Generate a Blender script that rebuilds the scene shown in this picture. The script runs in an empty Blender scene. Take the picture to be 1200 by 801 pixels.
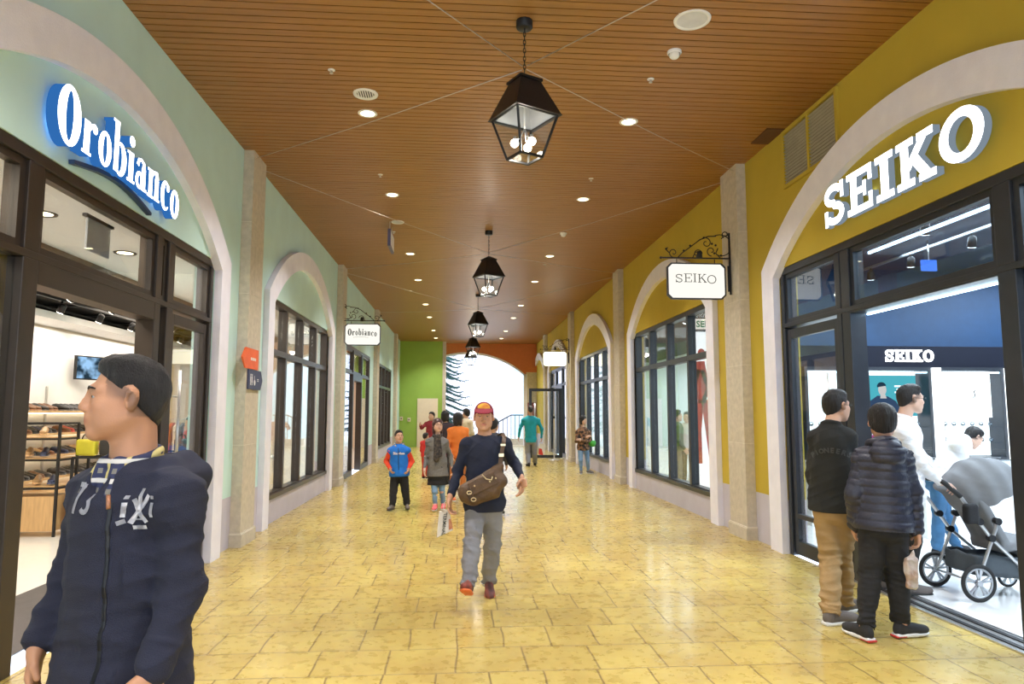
import bpy, bmesh, math, random
import numpy as np
from mathutils import Vector, Matrix
from mathutils.bvhtree import BVHTree
random.seed(7); RNG = np.random.default_rng(7)
SC = bpy.context.scene; COL = SC.collection
PI = math.pi

# ---------------------------------------------------------------- camera
F, CH = 818.0, 1.6
PITCH = math.atan(82/F); YAW = math.atan(63/math.hypot(F, 82))
RM = Matrix.Rotation(-YAW, 3, 'Z') @ Matrix.Rotation(PITCH, 3, 'X')
cam = bpy.data.cameras.new('camera'); co = bpy.data.objects.new('camera', cam); COL.objects.link(co)
co.location = (0, 0, CH)
co.rotation_euler = (Matrix.Rotation(-YAW, 4, 'Z') @ Matrix.Rotation(PITCH + PI/2, 4, 'X')).to_euler()
cam.sensor_width = 36; cam.lens = 36*F/1200; cam.clip_start = .05; cam.clip_end = 300
SC.camera = co
def at(px, py, Y):
    "point of the place seen at a pixel, on the upright plane Y metres down the corridor"
    d = RM @ Vector(((px-600)/F, 1, -(py-400.5)/F)); return Vector((0, 0, CH)) + d*(Y/d.y)

# ---------------------------------------------------------------- object helpers
def link(o, parent=None):
    COL.objects.link(o)
    if parent is not None: o.parent = parent
    return o
def tag(o, label=None, cat=None, group=None, kind=None):
    if label: o['label'] = label
    if cat: o['category'] = cat
    if group: o['group'] = group
    if kind: o['kind'] = kind
    return o
def thing(name, loc, label, cat, group=None, rz=0.0):
    o = bpy.data.objects.new(name, None); o.empty_display_size = .1; link(o)
    o.location = loc; o.rotation_euler = (0, 0, rz)
    return tag(o, label, cat, group)
def node(name, parent):
    o = bpy.data.objects.new(name, None); o.empty_display_size = .05; return link(o, parent)
def copy_tree(o, parent=None):
    c = o.copy(); link(c, parent)
    for ch in [x for x in TREE.get(o.name, o.children)]: copy_tree(ch, c)
    return c
TREE = {}

class MB:
    "collects polygons and links them as ONE mesh object"
    def __init__(s): s.v = []; s.f = []; s.m = []; s.sm = []
    def add(s, vs, fs, mi=0, smooth=False):
        b = len(s.v); s.v.extend([tuple(v) for v in vs])
        for f in fs: s.f.append([b+i for i in f]); s.m.append(mi); s.sm.append(smooth)
        return s
    def box(s, a, b, mi=0, M=None):
        (x0, y0, z0), (x1, y1, z1) = [(min(a[i], b[i]) for i in range(3)), (max(a[i], b[i]) for i in range(3))]
        vs = [Vector(p) for p in ((x0,y0,z0),(x1,y0,z0),(x1,y1,z0),(x0,y1,z0),(x0,y0,z1),(x1,y0,z1),(x1,y1,z1),(x0,y1,z1))]
        if M is not None: vs = [M @ v for v in vs]
        return s.add(vs, [(0,3,2,1),(4,5,6,7),(0,1,5,4),(1,2,6,5),(2,3,7,6),(3,0,4,7)], mi)
    def bar(s, p, q, w, h=None, mi=0, up=(0,0,1)):
        "rectangular bar from p to q"
        p, q = Vector(p), Vector(q); h = h or w; d = (q-p).normalized(); up = Vector(up)
        if abs(d.dot(up)) > .98: up = Vector((0, 1, 0))
        a = d.cross(up).normalized()*w/2; b = a.cross(d).normalized()*h/2
        vs = [p-a-b, p+a-b, p+a+b, p-a+b, q-a-b, q+a-b, q+a+b, q-a+b]
        return s.add(vs, [(0,1,2,3),(4,7,6,5),(0,4,5,1),(1,5,6,2),(2,6,7,3),(3,7,4,0)], mi)
    def tube(s, pts, r, n=8, mi=0, caps=True, smooth=True):
        pts = [Vector(p) for p in pts]; k = len(pts); rs = r if hasattr(r, '__len__') else [r]*k
        vs = []; prev = None
        for i, p in enumerate(pts):
            d = (pts[min(i+1, k-1)]-pts[max(i-1, 0)]).normalized()
            if prev is None:
                u = Vector((0,0,1)) if abs(d.z) < .9 else Vector((1,0,0)); a = d.cross(u).normalized()
            else:
                a = (prev - d*prev.dot(d)).normalized()
            prev = a; b = d.cross(a)
            for j in range(n):
                t = 2*PI*j/n; vs.append(p + (a*math.cos(t)+b*math.sin(t))*rs[i])
        fs = [(i*n+j, i*n+(j+1) % n, (i+1)*n+(j+1) % n, (i+1)*n+j) for i in range(k-1) for j in range(n)]
        s.add(vs, fs, mi, smooth)
        if caps:
            b = len(s.v)-len(vs)
            s.f += [[b+j for j in range(n)][::-1], [b+(k-1)*n+j for j in range(n)]]; s.m += [mi, mi]; s.sm += [False, False]
        return s
    def lathe(s, prof, c=(0,0,0), n=24, mi=0, M=None, smooth=True):
        "profile of (radius, height) turned about the local z axis"
        c = Vector(c); vs = []
        for r, z in prof:
            for j in range(n):
                t = 2*PI*j/n; v = Vector((r*math.cos(t), r*math.sin(t), z)); vs.append(c + (M @ v if M is not None else v))
        k = len(prof); fs = [(i*n+j, i*n+(j+1) % n, (i+1)*n+(j+1) % n, (i+1)*n+j) for i in range(k-1) for j in range(n)]
        return s.add(vs, fs, mi, smooth)
    def ball(s, c, r, n=12, mi=0, sc=(1,1,1)):
        vs = []; fs = []; c = Vector(c); h = n//2
        for i in range(h+1):
            a = PI*i/h
            for j in range(n):
                t = 2*PI*j/n; vs.append(c+Vector((r*sc[0]*math.sin(a)*math.cos(t), r*sc[1]*math.sin(a)*math.sin(t), r*sc[2]*math.cos(a))))
        for i in range(h):
            for j in range(n): fs.append((i*n+j, (i+1)*n+j, (i+1)*n+(j+1) % n, i*n+(j+1) % n))
        return s.add(vs, fs, mi, True)
    def prism(s, loop, d, o, U, V, N, mi=0, ms=None):
        "flat outline in the (U,V) plane at o, from depth 0 to d along N"
        ms = mi if ms is None else ms; o, U, V, N = Vector(o), Vector(U), Vector(V), Vector(N); n = len(loop)
        a = [o+U*x+V*y for x, y in loop]; b = [p+N*d for p in a]
        s.add(a+b, [list(range(n))], ms); s.add(a+b, [[n+i for i in range(n)][::-1]], mi)
        s.add(a+b, [(i, (i+1) % n, n+(i+1) % n, n+i) for i in range(n)], ms)
        return s
    def strip(s, A, B, d, o, U, V, N, mi=0, ms=None, closed=False):
        "band between two equally long lines A and B, given thickness d"
        ms = mi if ms is None else ms; o, U, V, N = Vector(o), Vector(U), Vector(V), Vector(N); n = len(A)
        P = lambda L, k: [o+U*x+V*y+N*k for x, y in L]
        vs = P(A, 0)+P(B, 0)+P(A, d)+P(B, d); m = n if closed else n-1
        R = [(i, (i+1) % n) for i in range(m)]
        s.add(vs, [(i, j, n+j, n+i) for i, j in R], ms); s.add(vs, [(2*n+i, 3*n+i, 3*n+j, 2*n+j) for i, j in R], mi)
        s.add(vs, [(i, 2*n+i, 2*n+j, j) for i, j in R]+[(n+i, n+j, 3*n+j, 3*n+i) for i, j in R], ms)
        if not closed: s.add(vs, [(0, n, 3*n, 2*n), (n-1, 3*n-1, 4*n-1, 2*n-1)], ms)
        return s
    def build(s, name, mats, parent=None, bevel=0, rel=None):
        me = bpy.data.meshes.new(name); V0 = s.v
        if parent is not None and rel is not False:
            if rel is None: M = world_of(parent).inverted()
            else: M = rel
            V0 = [tuple(M @ Vector(v)) for v in s.v]
        me.from_pydata(V0, [], s.f)
        me.polygons.foreach_set('material_index', s.m); me.polygons.foreach_set('use_smooth', s.sm)
        for m in (mats if isinstance(mats, (list, tuple)) else [mats]): me.materials.append(m)
        bm = bmesh.new(); bm.from_mesh(me); bmesh.ops.recalc_face_normals(bm, faces=bm.faces); bm.to_mesh(me); bm.free()
        o = bpy.data.objects.new(name, me); link(o, parent)
        if bevel:
            md = o.modifiers.new('bevel', 'BEVEL'); md.width = bevel; md.segments = 2; md.limit_method = 'ANGLE'
        return o
def world_of(o):
    M = Matrix.Identity(4); c = o
    while c is not None:
        M = Matrix.LocRotScale(c.location, c.rotation_euler, c.scale) @ M; c = c.parent
    return M

# ---------------------------------------------------------------- materials
def nmat(name):
    m = bpy.data.materials.new(name); m.use_nodes = True; nt = m.node_tree; nt.nodes.clear()
    out = nt.nodes.new('ShaderNodeOutputMaterial'); return m, nt, out
def N(nt, t, **k):
    n = nt.nodes.new(t)
    for a, b in k.items():
        if a.startswith('_'): setattr(n, a[1:], b)
        else: n.inputs[a.replace('__', ' ')].default_value = b
    return n
def L(nt, a, b): nt.links.new(a, b)
def mat(name, col, rough=.6, metal=0.0, var=.08, scale=8.0, bump=.0, bscale=60.0, spec=.5, coat=0.0, stretch=(1,1,1), col2=None, fac=.5, sheen=0):
    m, nt, out = nmat(name); p = N(nt, 'ShaderNodeBsdfPrincipled'); L(nt, p.outputs[0], out.inputs[0])
    p.inputs['Roughness'].default_value = rough; p.inputs['Metallic'].default_value = metal
    p.inputs['Specular IOR Level'].default_value = spec; p.inputs['Coat Weight'].default_value = coat; p.inputs['Coat Roughness'].default_value = .12
    p.inputs['Sheen Weight'].default_value = sheen
    tc = N(nt, 'ShaderNodeTexCoord'); mp = N(nt, 'ShaderNodeMapping'); mp.inputs['Scale'].default_value = stretch; L(nt, tc.outputs['Object'], mp.inputs[0])
    nz = N(nt, 'ShaderNodeTexNoise', Scale=scale, Detail=5.0); L(nt, mp.outputs[0], nz.inputs['Vector'])
    mx = N(nt, 'ShaderNodeMix', _data_type='RGBA'); c = Vector(col[:3])
    a = Vector(col2) if col2 else c*(1+var); b = c if col2 else c*(1-var)
    mx.inputs[6].default_value = (*[max(0, x) for x in b], 1); mx.inputs[7].default_value = (*[min(1, x) for x in a], 1)
    rp = N(nt, 'ShaderNodeMapRange'); rp.inputs['From Min'].default_value = fac-.22; rp.inputs['From Max'].default_value = fac+.22
    L(nt, nz.outputs['Fac'], rp.inputs['Value']); L(nt, rp.outputs[0], mx.inputs[0]); L(nt, mx.outputs[2], p.inputs['Base Color'])
    if bump:
        n2 = N(nt, 'ShaderNodeTexNoise', Scale=bscale, Detail=4.0); L(nt, mp.outputs[0], n2.inputs['Vector'])
        bp = N(nt, 'ShaderNodeBump', Strength=bump, Distance=.01); L(nt, n2.outputs['Fac'], bp.inputs['Height']); L(nt, bp.outputs[0], p.inputs['Normal'])
    return m
def emis(name, col, st):
    m, nt, out = nmat(name); e = N(nt, 'ShaderNodeEmission', Strength=st); e.inputs[0].default_value = (*col, 1)
    L(nt, e.outputs[0], out.inputs[0]); return m
def glassm(name, tint=(.96,.98,.98), k=1.0):
    m, nt, out = nmat(name); t = N(nt, 'ShaderNodeBsdfTransparent'); t.inputs[0].default_value = (*tint, 1)
    g = N(nt, 'ShaderNodeBsdfGlossy', Roughness=.01); g.inputs[0].default_value = (1,1,1,1)
    ge = N(nt, 'ShaderNodeNewGeometry'); dp = N(nt, 'ShaderNodeVectorMath', _operation='DOT_PRODUCT'); L(nt, ge.outputs['Normal'], dp.inputs[0]); L(nt, ge.outputs['Incoming'], dp.inputs[1])
    ab = N(nt, 'ShaderNodeMath', _operation='ABSOLUTE'); L(nt, dp.outputs['Value'], ab.inputs[0])
    iv = N(nt, 'ShaderNodeMath', _operation='SUBTRACT'); iv.inputs[0].default_value = 1; L(nt, ab.outputs[0], iv.inputs[1])
    pw = N(nt, 'ShaderNodeMath', _operation='POWER'); pw.inputs[1].default_value = 5; L(nt, iv.outputs[0], pw.inputs[0])
    mu = N(nt, 'ShaderNodeMath', _operation='MULTIPLY_ADD'); mu.inputs[1].default_value = .9*k; mu.inputs[2].default_value = .045*k; mu.use_clamp = True; L(nt, pw.outputs[0], mu.inputs[0])
    mx = N(nt, 'ShaderNodeMixShader'); L(nt, mu.outputs[0], mx.inputs[0]); L(nt, t.outputs[0], mx.inputs[1]); L(nt, g.outputs[0], mx.inputs[2])
    L(nt, mx.outputs[0], out.inputs[0]); return m
def attrmat(name, rough=.6, bump=.25, bscale=90, spec=.4, sub=0.0):
    "material whose colour follows the part's own colour attribute (dyed cloth, skin and lips)"
    m, nt, out = nmat(name); p = N(nt, 'ShaderNodeBsdfPrincipled', Roughness=rough); L(nt, p.outputs[0], out.inputs[0])
    p.inputs['Specular IOR Level'].default_value = spec
    if sub: p.inputs['Subsurface Weight'].default_value = sub; p.inputs['Subsurface Radius'].default_value = (.01, .004, .002); 
    a = N(nt, 'ShaderNodeAttribute', _attribute_name='dye'); L(nt, a.outputs['Color'], p.inputs['Base Color'])
    tc = N(nt, 'ShaderNodeTexCoord'); n2 = N(nt, 'ShaderNodeTexNoise', Scale=float(bscale), Detail=3.0); L(nt, tc.outputs['Object'], n2.inputs['Vector'])
    bp = N(nt, 'ShaderNodeBump', Strength=bump, Distance=.004); L(nt, n2.outputs['Fac'], bp.inputs['Height']); L(nt, bp.outputs[0], p.inputs['Normal'])
    return m
def floor_mat():
    m, nt, out = nmat('stamped_concrete'); p = N(nt, 'ShaderNodeBsdfPrincipled'); L(nt, p.outputs[0], out.inputs[0])
    tc = N(nt, 'ShaderNodeTexCoord')
    wz = N(nt, 'ShaderNodeTexNoise', Scale=1.7, Detail=3.0); L(nt, tc.outputs['Object'], wz.inputs['Vector'])
    vm = N(nt, 'ShaderNodeVectorMath', _operation='SUBTRACT'); L(nt, wz.outputs['Color'], vm.inputs[0]); vm.inputs[1].default_value = (.5,.5,.5)
    sc = N(nt, 'ShaderNodeVectorMath', _operation='SCALE'); sc.inputs['Scale'].default_value = .05; L(nt, vm.outputs[0], sc.inputs[0])
    ad = N(nt, 'ShaderNodeVectorMath', _operation='ADD'); L(nt, tc.outputs['Object'], ad.inputs[0]); L(nt, sc.outputs[0], ad.inputs[1])
    br = N(nt, 'ShaderNodeTexBrick', Scale=1.0); br.inputs['Mortar Size'].default_value = .0075; br.inputs['Mortar Smooth'].default_value = .5
    br.inputs['Brick Width'].default_value = .33; br.inputs['Row Height'].default_value = .45; br.offset = .37; br.offset_frequency = 3; br.squash = 1.35; br.squash_frequency = 2
    br.inputs['Color1'].default_value = (0,0,0,1); br.inputs['Color2'].default_value = (1,1,1,1); br.inputs['Mortar'].default_value = (.5,.5,.5,1); br.inputs['Bias'].default_value = 0
    mq = N(nt, 'ShaderNodeMapping'); mq.inputs['Rotation'].default_value = (0, 0, 0); L(nt, ad.outputs[0], mq.inputs[0]); L(nt, mq.outputs[0], br.inputs['Vector'])
    n1 = N(nt, 'ShaderNodeTexNoise', Scale=1.9, Detail=7.0, Roughness=.62); L(nt, tc.outputs['Object'], n1.inputs['Vector'])
    n2 = N(nt, 'ShaderNodeTexNoise', Scale=11.0, Detail=5.0, Roughness=.55); L(nt, tc.outputs['Object'], n2.inputs['Vector'])
    cr = N(nt, 'ShaderNodeValToRGB'); e = cr.color_ramp.elements
    e[0].position = .24; e[0].color = (.34,.23,.06,1); e[1].position = .76; e[1].color = (.62,.50,.165,1)
    k = e.new(.43); k.color = (.44,.32,.085,1); k = e.new(.60); k.color = (.54,.42,.12,1)
    a1 = N(nt, 'ShaderNodeMath', _operation='MULTIPLY_ADD'); a1.inputs[1].default_value = .34; L(nt, n2.outputs['Fac'], a1.inputs[0])
    a2 = N(nt, 'ShaderNodeMath', _operation='MULTIPLY_ADD'); a2.inputs[1].default_value = .66; L(nt, n1.outputs['Fac'], a2.inputs[0]); L(nt, a2.outputs[0], a1.inputs[2])
    rb = N(nt, 'ShaderNodeRGBToBW'); L(nt, br.outputs['Color'], rb.inputs[0])
    a3 = N(nt, 'ShaderNodeMath', _operation='MULTIPLY_ADD'); a3.inputs[1].default_value = .12; a3.inputs[2].default_value = -.06; L(nt, rb.outputs[0], a3.inputs[0]); L(nt, a3.outputs[0], a2.inputs[2])
    L(nt, a1.outputs[0], cr.inputs[0])
    mx = N(nt, 'ShaderNodeMix', _data_type='RGBA'); L(nt, cr.outputs[0], mx.inputs[6]); mx.inputs[7].default_value = (.20,.13,.045,1)
    mf = N(nt, 'ShaderNodeMath', _operation='MULTIPLY'); mf.inputs[1].default_value = .85; L(nt, br.outputs['Fac'], mf.inputs[0]); L(nt, mf.outputs[0], mx.inputs[0])
    L(nt, mx.outputs[2], p.inputs['Base Color'])
    rr = N(nt, 'ShaderNodeMapRange'); rr.inputs['To Min'].default_value = .16; rr.inputs['To Max'].default_value = .42; L(nt, n2.outputs['Fac'], rr.inputs['Value']); L(nt, rr.outputs[0], p.inputs['Roughness'])
    hb = N(nt, 'ShaderNodeMath', _operation='MULTIPLY_ADD'); hb.inputs[1].default_value = -1.0; L(nt, br.outputs['Fac'], hb.inputs[0])
    nb = N(nt, 'ShaderNodeTexNoise', Scale=5.0, Detail=6.0); L(nt, tc.outputs['Object'], nb.inputs['Vector'])
    L(nt, nb.outputs['Fac'], hb.inputs[2])
    bp = N(nt, 'ShaderNodeBump', Strength=.5, Distance=.02); L(nt, hb.outputs[0], bp.inputs['Height']); L(nt, bp.outputs[0], p.inputs['Normal'])
    p.inputs['Coat Weight'].default_value = .25; p.inputs['Coat Roughness'].default_value = .12
    return m
M = {}
M['floor'] = floor_mat()
M['slat'] = mat('ceiling_wood_slats', (.31,.145,.040), .36, var=.16, scale=3, stretch=(.35, 9, 1), bump=.1, bscale=30)
M['slat_back'] = mat('ceiling_backing', (.10,.04,.015), .7)
M['mint'] = mat('mint_green_plaster', (.55,.78,.77), .85, var=.05, scale=2, bump=.15, bscale=140)
M['yellow'] = mat('mustard_yellow_plaster', (.52,.39,.04), .85, var=.05, scale=2, bump=.15, bscale=140)
M['lime'] = mat('lime_green_plaster', (.30,.48,.09), .85, var=.04, scale=2)
M['rust'] = mat('rust_orange_plaster', (.55,.17,.06), .85, var=.05)
M['dado'] = mat('grey_lilac_dado', (.52,.50,.60), .8, var=.06, scale=3, bump=.15, bscale=120)
M['arch'] = mat('lilac_white_stucco', (.84,.84,.98), .85, var=.04, scale=6, bump=.35, bscale=90)
M['stone'] = mat('beige_cast_stone', (.56,.51,.42), .85, var=.12, scale=14, bump=.5, bscale=60)
M['joint'] = mat('pale_stone_joint', (.70,.66,.56), .8)
M['bronze'] = mat('dark_bronze_metal', (.045,.034,.027), .35, .3, var=.1)
M['blueframe'] = mat('dark_blue_grey_metal', (.035,.04,.05), .35, .3, var=.1)
M['blackmetal'] = mat('black_iron', (.012,.012,.014), .45, .2)
M['steel'] = mat('brushed_steel', (.62,.62,.62), .28, .9)
M['white'] = mat('white_paint', (.82,.82,.82), .6, var=.02)
M['cream'] = mat('cream_paint', (.80,.70,.58), .7, var=.03)
M['peach'] = mat('peach_paint', (.80,.62,.50), .7, var=.03)
M['whitetile'] = mat('white_glossy_floor_tile', (.80,.80,.80), .12, var=.02)
M['darkmat'] = mat('dark_grey_entrance_mat', (.09,.08,.08), .8, bump=.4, bscale=200)
M['darkceil'] = mat('dark_shop_ceiling', (.015,.014,.014), .8)
M['brownceil'] = mat('brown_slatted_bulkhead', (.12,.075,.05), .7)
M['navyceil'] = mat('navy_shop_ceiling', (.015,.03,.07), .55)
M['navywall'] = mat('deep_blue_shop_wall', (.012,.05,.13), .5)
M['woodlight'] = mat('light_oak', (.56,.36,.17), .45, var=.15, scale=4, stretch=(8,1,1))
M['glass'] = glassm('clear_glass', (.93,.95,.95), 1.0)
M['glassdark'] = glassm('grey_tinted_glass', (.72,.76,.78), 1.6)
M['lens'] = emis('lit_downlight_lens', (1,.84,.5), 9)
M['bulb'] = emis('lit_globe_bulb', (1,.93,.78), 22)
M['signwhite'] = emis('lit_white_sign_face', (.93,.97,1), 4.5)
M['signblue'] = emis('lit_blue_letter_side', (.04,.20,.60), .75)
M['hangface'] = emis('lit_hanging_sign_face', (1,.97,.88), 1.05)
M['ink'] = mat('black_sign_ink', (.02,.03,.03), .5)
M['navyink'] = mat('dark_navy_metal_swoosh', (.02,.05,.13), .4)
M['signedge'] = emis('dim_white_letter_side', (.42,.52,.62), .5)
M['led'] = emis('led_strip', (.55,.8,1), 9)
M['showlit'] = emis('lit_showcase_back', (.86,.95,1), 2.6)
M['screenlit'] = emis('lit_white_screen', (.9,.97,1), 3.2)
M['tealposter'] = emis('backlit_teal_poster', (.10,.55,.66), 1.0)
M['rubber'] = mat('black_rubber', (.02,.02,.02), .75)
M['silver'] = mat('silver_plastic', (.5,.52,.55), .35, .6)
# ---------------------------------------------------------------- the corridor
XL, XR, ZC = -2.70, 3.76, 4.87
Y0, Y1 = -4.75, 33.4
BC = [5.55 + 6.87*k for k in range(-1, 5)]          # bay centres
PIL = [8.98 + 6.87*k for k in range(-2, 4)]         # pilaster centres
def struct(name, mb, mats, parent=None, **k):
    return tag(mb.build(name, mats, parent, **k), kind=None if parent else 'structure')
mb = MB(); n = 10
mb.add([(XL-.02, Y0, 0), (XR+.02, Y0, 0), (XR+.02, Y1+.2, 0), (XL-.02, Y1+.2, 0)], [(0,1,2,3)])
struct('floor', mb, M['floor'])
mb = MB(); mb.box((XL-.6, Y0, ZC+.06), (XR+.3, Y1+.1, ZC+.1), 1)
y = Y0
while y < Y1:
    mb.box((XL-.6, y, ZC), (XR+.3, min(y+.086, Y1), ZC+.03)); y += .1
struct('ceiling', mb, [M['slat'], M['slat_back']])

def side_wall(side, X, sgn, kinds, wm, far):
    "wall with an opening in each bay: 'w' window (sill .37), 'd' door, 'o' open passage"
    W = MB(); B = MB(); D = .22*sgn; cur = Y0
    ops = [(c-2.3, c+2.3, .37 if k == 'w' else 0) for c, k in zip(BC, kinds) if k]
    for a, b, z0 in ops:
        W.box((X, cur, .6), (X+D, a, ZC)); B.box((X, cur, 0), (X+D, a, .6))
        W.box((X, a, 3.27), (X+D, b, ZC))
        if z0: B.box((X, a, 0), (X+D, b, z0))
        cur = b
    W.box((X, cur, .6), (X+D, far, ZC)); B.box((X, cur, 0), (X+D, far, .6))
    struct('wall_'+side, W, wm); struct('baseboard_'+side, B, M['dado'])
side_wall('left', XL, -1, ['d', 'd', 'w', 'd', 'w', None], M['mint'], Y1+.1)
side_wall('right', XR, 1, ['w', 'd', 'w', 'w', 'd', None], M['yellow'], Y1+.1)
# flat dark panel: shade of a ceiling-corner recess by the vent, put in as colour
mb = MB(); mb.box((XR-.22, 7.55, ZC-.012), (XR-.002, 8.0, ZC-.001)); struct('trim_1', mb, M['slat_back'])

def arch_trim(i, X, sgn, c, z0=0.0):
    "raised arch surround: segmental arc on two posts, 9 cm proud of the wall"
    mb = MB(); zc, ro, ri = .50, 3.82, 3.52; ho, hi = 2.6, 2.3
    def arc(r, h):
        t = math.asin(h/r); return [(r*math.sin(-t+2*t*k/48), zc+r*math.cos(-t+2*t*k/48)) for k in range(49)]
    A, Bq = arc(ro, ho), arc(ri, hi)
    A = [(-ho, z0)]+A+[(ho, z0)]; Bq = [(-hi, z0)]+Bq+[(hi, z0)]
    mb.strip(A, Bq, .13, (X+.05*sgn, c, 0), (0,1,0), (0,0,1), (-sgn,0,0))
    return struct('trim_%d' % i, mb, M['arch'])
ti = 2
for k, c in enumerate(BC):
    for X, s in ((XL, -1), (XR, 1)):
        if c > 30 and s < 0: continue
        if s < 0 and k in (3, 4): continue            # the far left bays have plain square openings
        arch_trim(ti, X, s, c if c < 30 else 32.2); ti += 1
def pilaster(i, X, sgn, c):
    mb = MB(); p = .125
    for a, b in ((.16, 1.2), (1.206, 2.2), (2.206, 3.05), (3.056, 3.95), (3.956, ZC)):
        mb.box((X+.05*sgn, c-.275, a), (X-p*sgn, c+.275, b))
    mb.box((X+.05*sgn, c-.30, 0), (X-(p+.022)*sgn, c+.30, .145))
    mb.box((X+.05*sgn, c-.295, .145), (X-(p+.014)*sgn, c+.295, .165), 1)
    mb.box((X+.04*sgn, c-.272, .1), (X-(p-.004)*sgn, c+.272, ZC-.01), 1)
    return struct('trim_%d' % i, mb, [M['stone'], M['joint']])
for c in PIL:
    pilaster(ti, XL, -1, c); pilaster(ti+1, XR, 1, c); ti += 2

# ---------------------------------------------------------------- glazing
def glass_box(mb, a, b): mb.box(a, b)
wi = 1; di = 1
def window(X, s, c, fm, name):
    "five deep mullions, mid rail, sill; s = -1 left, 1 right"
    root = tag(thing(name, (X, c, .37), None, None), kind='structure')
    fr = MB(); x0, x1 = X+.02*s, X+.15*s
    for k in range(5):
        y = c-2.3+1.15*k; w = .055 if k in (0, 4) else .05
        yy = min(max(y, c-2.3+w), c+2.3-w); fr.box((x0, yy-w, .37), (x1, yy+w, 3.27))
    for k in range(4):
        a = c-2.3+1.15*k+.05; fr.box((x0, a, 2.44), (x1, a+1.05, 2.53)); fr.box((x0, a, 3.19), (x1, a+1.05, 3.27)); fr.box((x0, a, .37), (x1, a+1.05, .43))
    fr.build('frame', fm, root, bevel=.004)
    sl = MB(); sl.box((X-.02*s, c-2.3, .345), (X+.02*s, c+2.3, .41)); sl.build('sill', fm, root)
    for k in range(4):
        a = c-2.3+1.15*k+.052
        for z0, z1 in ((.43, 2.44), (2.53, 3.19)):
            g = MB(); g.box((X+.085*s, a, z0), (X+.093*s, a+1.046, z1)); g.build('pane', M['glass'], root)
    return root
def door_leaf(root, hinge, tip, z1, fm, s, panel=.35, hand=1):
    "glazed leaf between two floor points: dark stiles, low panel rail, bar handles on both faces"
    a, b = Vector(hinge), Vector(tip); d = (b-a).normalized(); n = Vector((-d.y, d.x, 0)); w = (b-a).length
    P = lambda u, z, t=0: a+d*u+n*t+Vector((0,0,z))
    lf = MB()
    def bb(u0, u1, z0, z1_, t=.028):
        vs = [P(u0, z0, -t), P(u1, z0, -t), P(u1, z0, t), P(u0, z0, t), P(u0, z1_, -t), P(u1, z1_, -t), P(u1, z1_, t), P(u0, z1_, t)]
        lf.add(vs, [(0,3,2,1),(4,5,6,7),(0,1,5,4),(1,2,6,5),(2,3,7,6),(3,0,4,7)])
    bb(0, .075, 0.02, z1); bb(w-.075, w, 0.02, z1); bb(.075, w-.075, z1-.1, z1); bb(.075, w-.075, .02, .17); bb(.075, w-.075, .42, .47)
    o = lf.build('leaf', fm, root, bevel=.003)
    g = MB(); vs = [P(.07, .17, -.004), P(w-.07, .17, -.004), P(w-.07, .17, .004), P(.07, .17, .004), P(.07, z1-.1, -.004), P(w-.07, z1-.1, -.004), P(w-.07, z1-.1, .004), P(.07, z1-.1, .004)]
    g.add(vs, [(0,3,2,1),(4,5,6,7),(0,1,5,4),(1,2,6,5),(2,3,7,6),(3,0,4,7)]); g.build('pane', M['glass'], o)
    for t in (-1, 1):
        h = MB(); u = w-.14 if hand > 0 else .14
        h.tube([P(u, .75, .08*t), P(u, 2.0, .08*t)], .014, 10)
        for z in (1.0, 1.75): h.tube([P(u, z, .02*t), P(u, z, .08*t)], .010, 8)
        h.build('handle', M['steel'], o)
    return o
def shopfront(X, s, c, fm, name, posts, open_span, zt=2.62, leaves=(), hd=.20):
    "bronze shopfront: jamb posts, header, transom bar with fixed lights above"
    root = tag(thing(name, (X, c, 0), None, None), kind='structure')
    fr = MB(); x0, x1 = X+.01*s, X+.17*s; a0, b0 = c-2.3, c+2.3
    fr.box((x0, a0, 3.19), (x1, b0, 3.27))
    fr.box((x0, a0, zt-.05), (x1, b0, zt))
    P = sorted([(a0, a0+.07), (b0-.07, b0)]+posts)
    for i, (a, b) in enumerate(P):
        fr.box((x0, a, 0), (x1, b, zt-.05)); fr.box((x0, a, zt), (x1, b, 3.19))
    o, q = open_span; fr.box((x0, o, zt-hd), (x1, q, zt-.05))
    fr.build('frame', fm, root, bevel=.005)
    for (a, b), (a2, b2) in zip(P, P[1:]):
        if a2-b < .1: continue
        g = MB(); sf = MB()
        for u, v, z0, z1 in ((b, b+.055, zt, 3.19), (a2-.055, a2, zt, 3.19), (b+.055, a2-.055, zt, zt+.05), (b+.055, a2-.055, 3.14, 3.19)): sf.box((X+.035*s, u, z0), (X+.10*s, v, z1))
        f2 = sf.build('transom_sash', fm, root); g.box((X+.06*s, b+.055, zt+.05), (X+.068*s, a2-.055, 3.14)); g.build('pane', M['glassdark'] if s > 0 else M['glass'], f2)
        if not (b >= o-.02 and a2 <= q+.02) and not any(abs(b-l[0]) < .05 for l in leaves):
            g = MB(); g.box((X+.06*s, b, .12), (X+.068*s, a2, zt-.05)); g.build('pane', M['glassdark'], root)
            k = MB(); k.box((x0, b, 0), (x1, a2, .12)); k.build('kick_rail', fm, root)
    for l in leaves: door_leaf(root, *l[1:], fm=fm, s=s)
    return root
c = BC[1]
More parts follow.
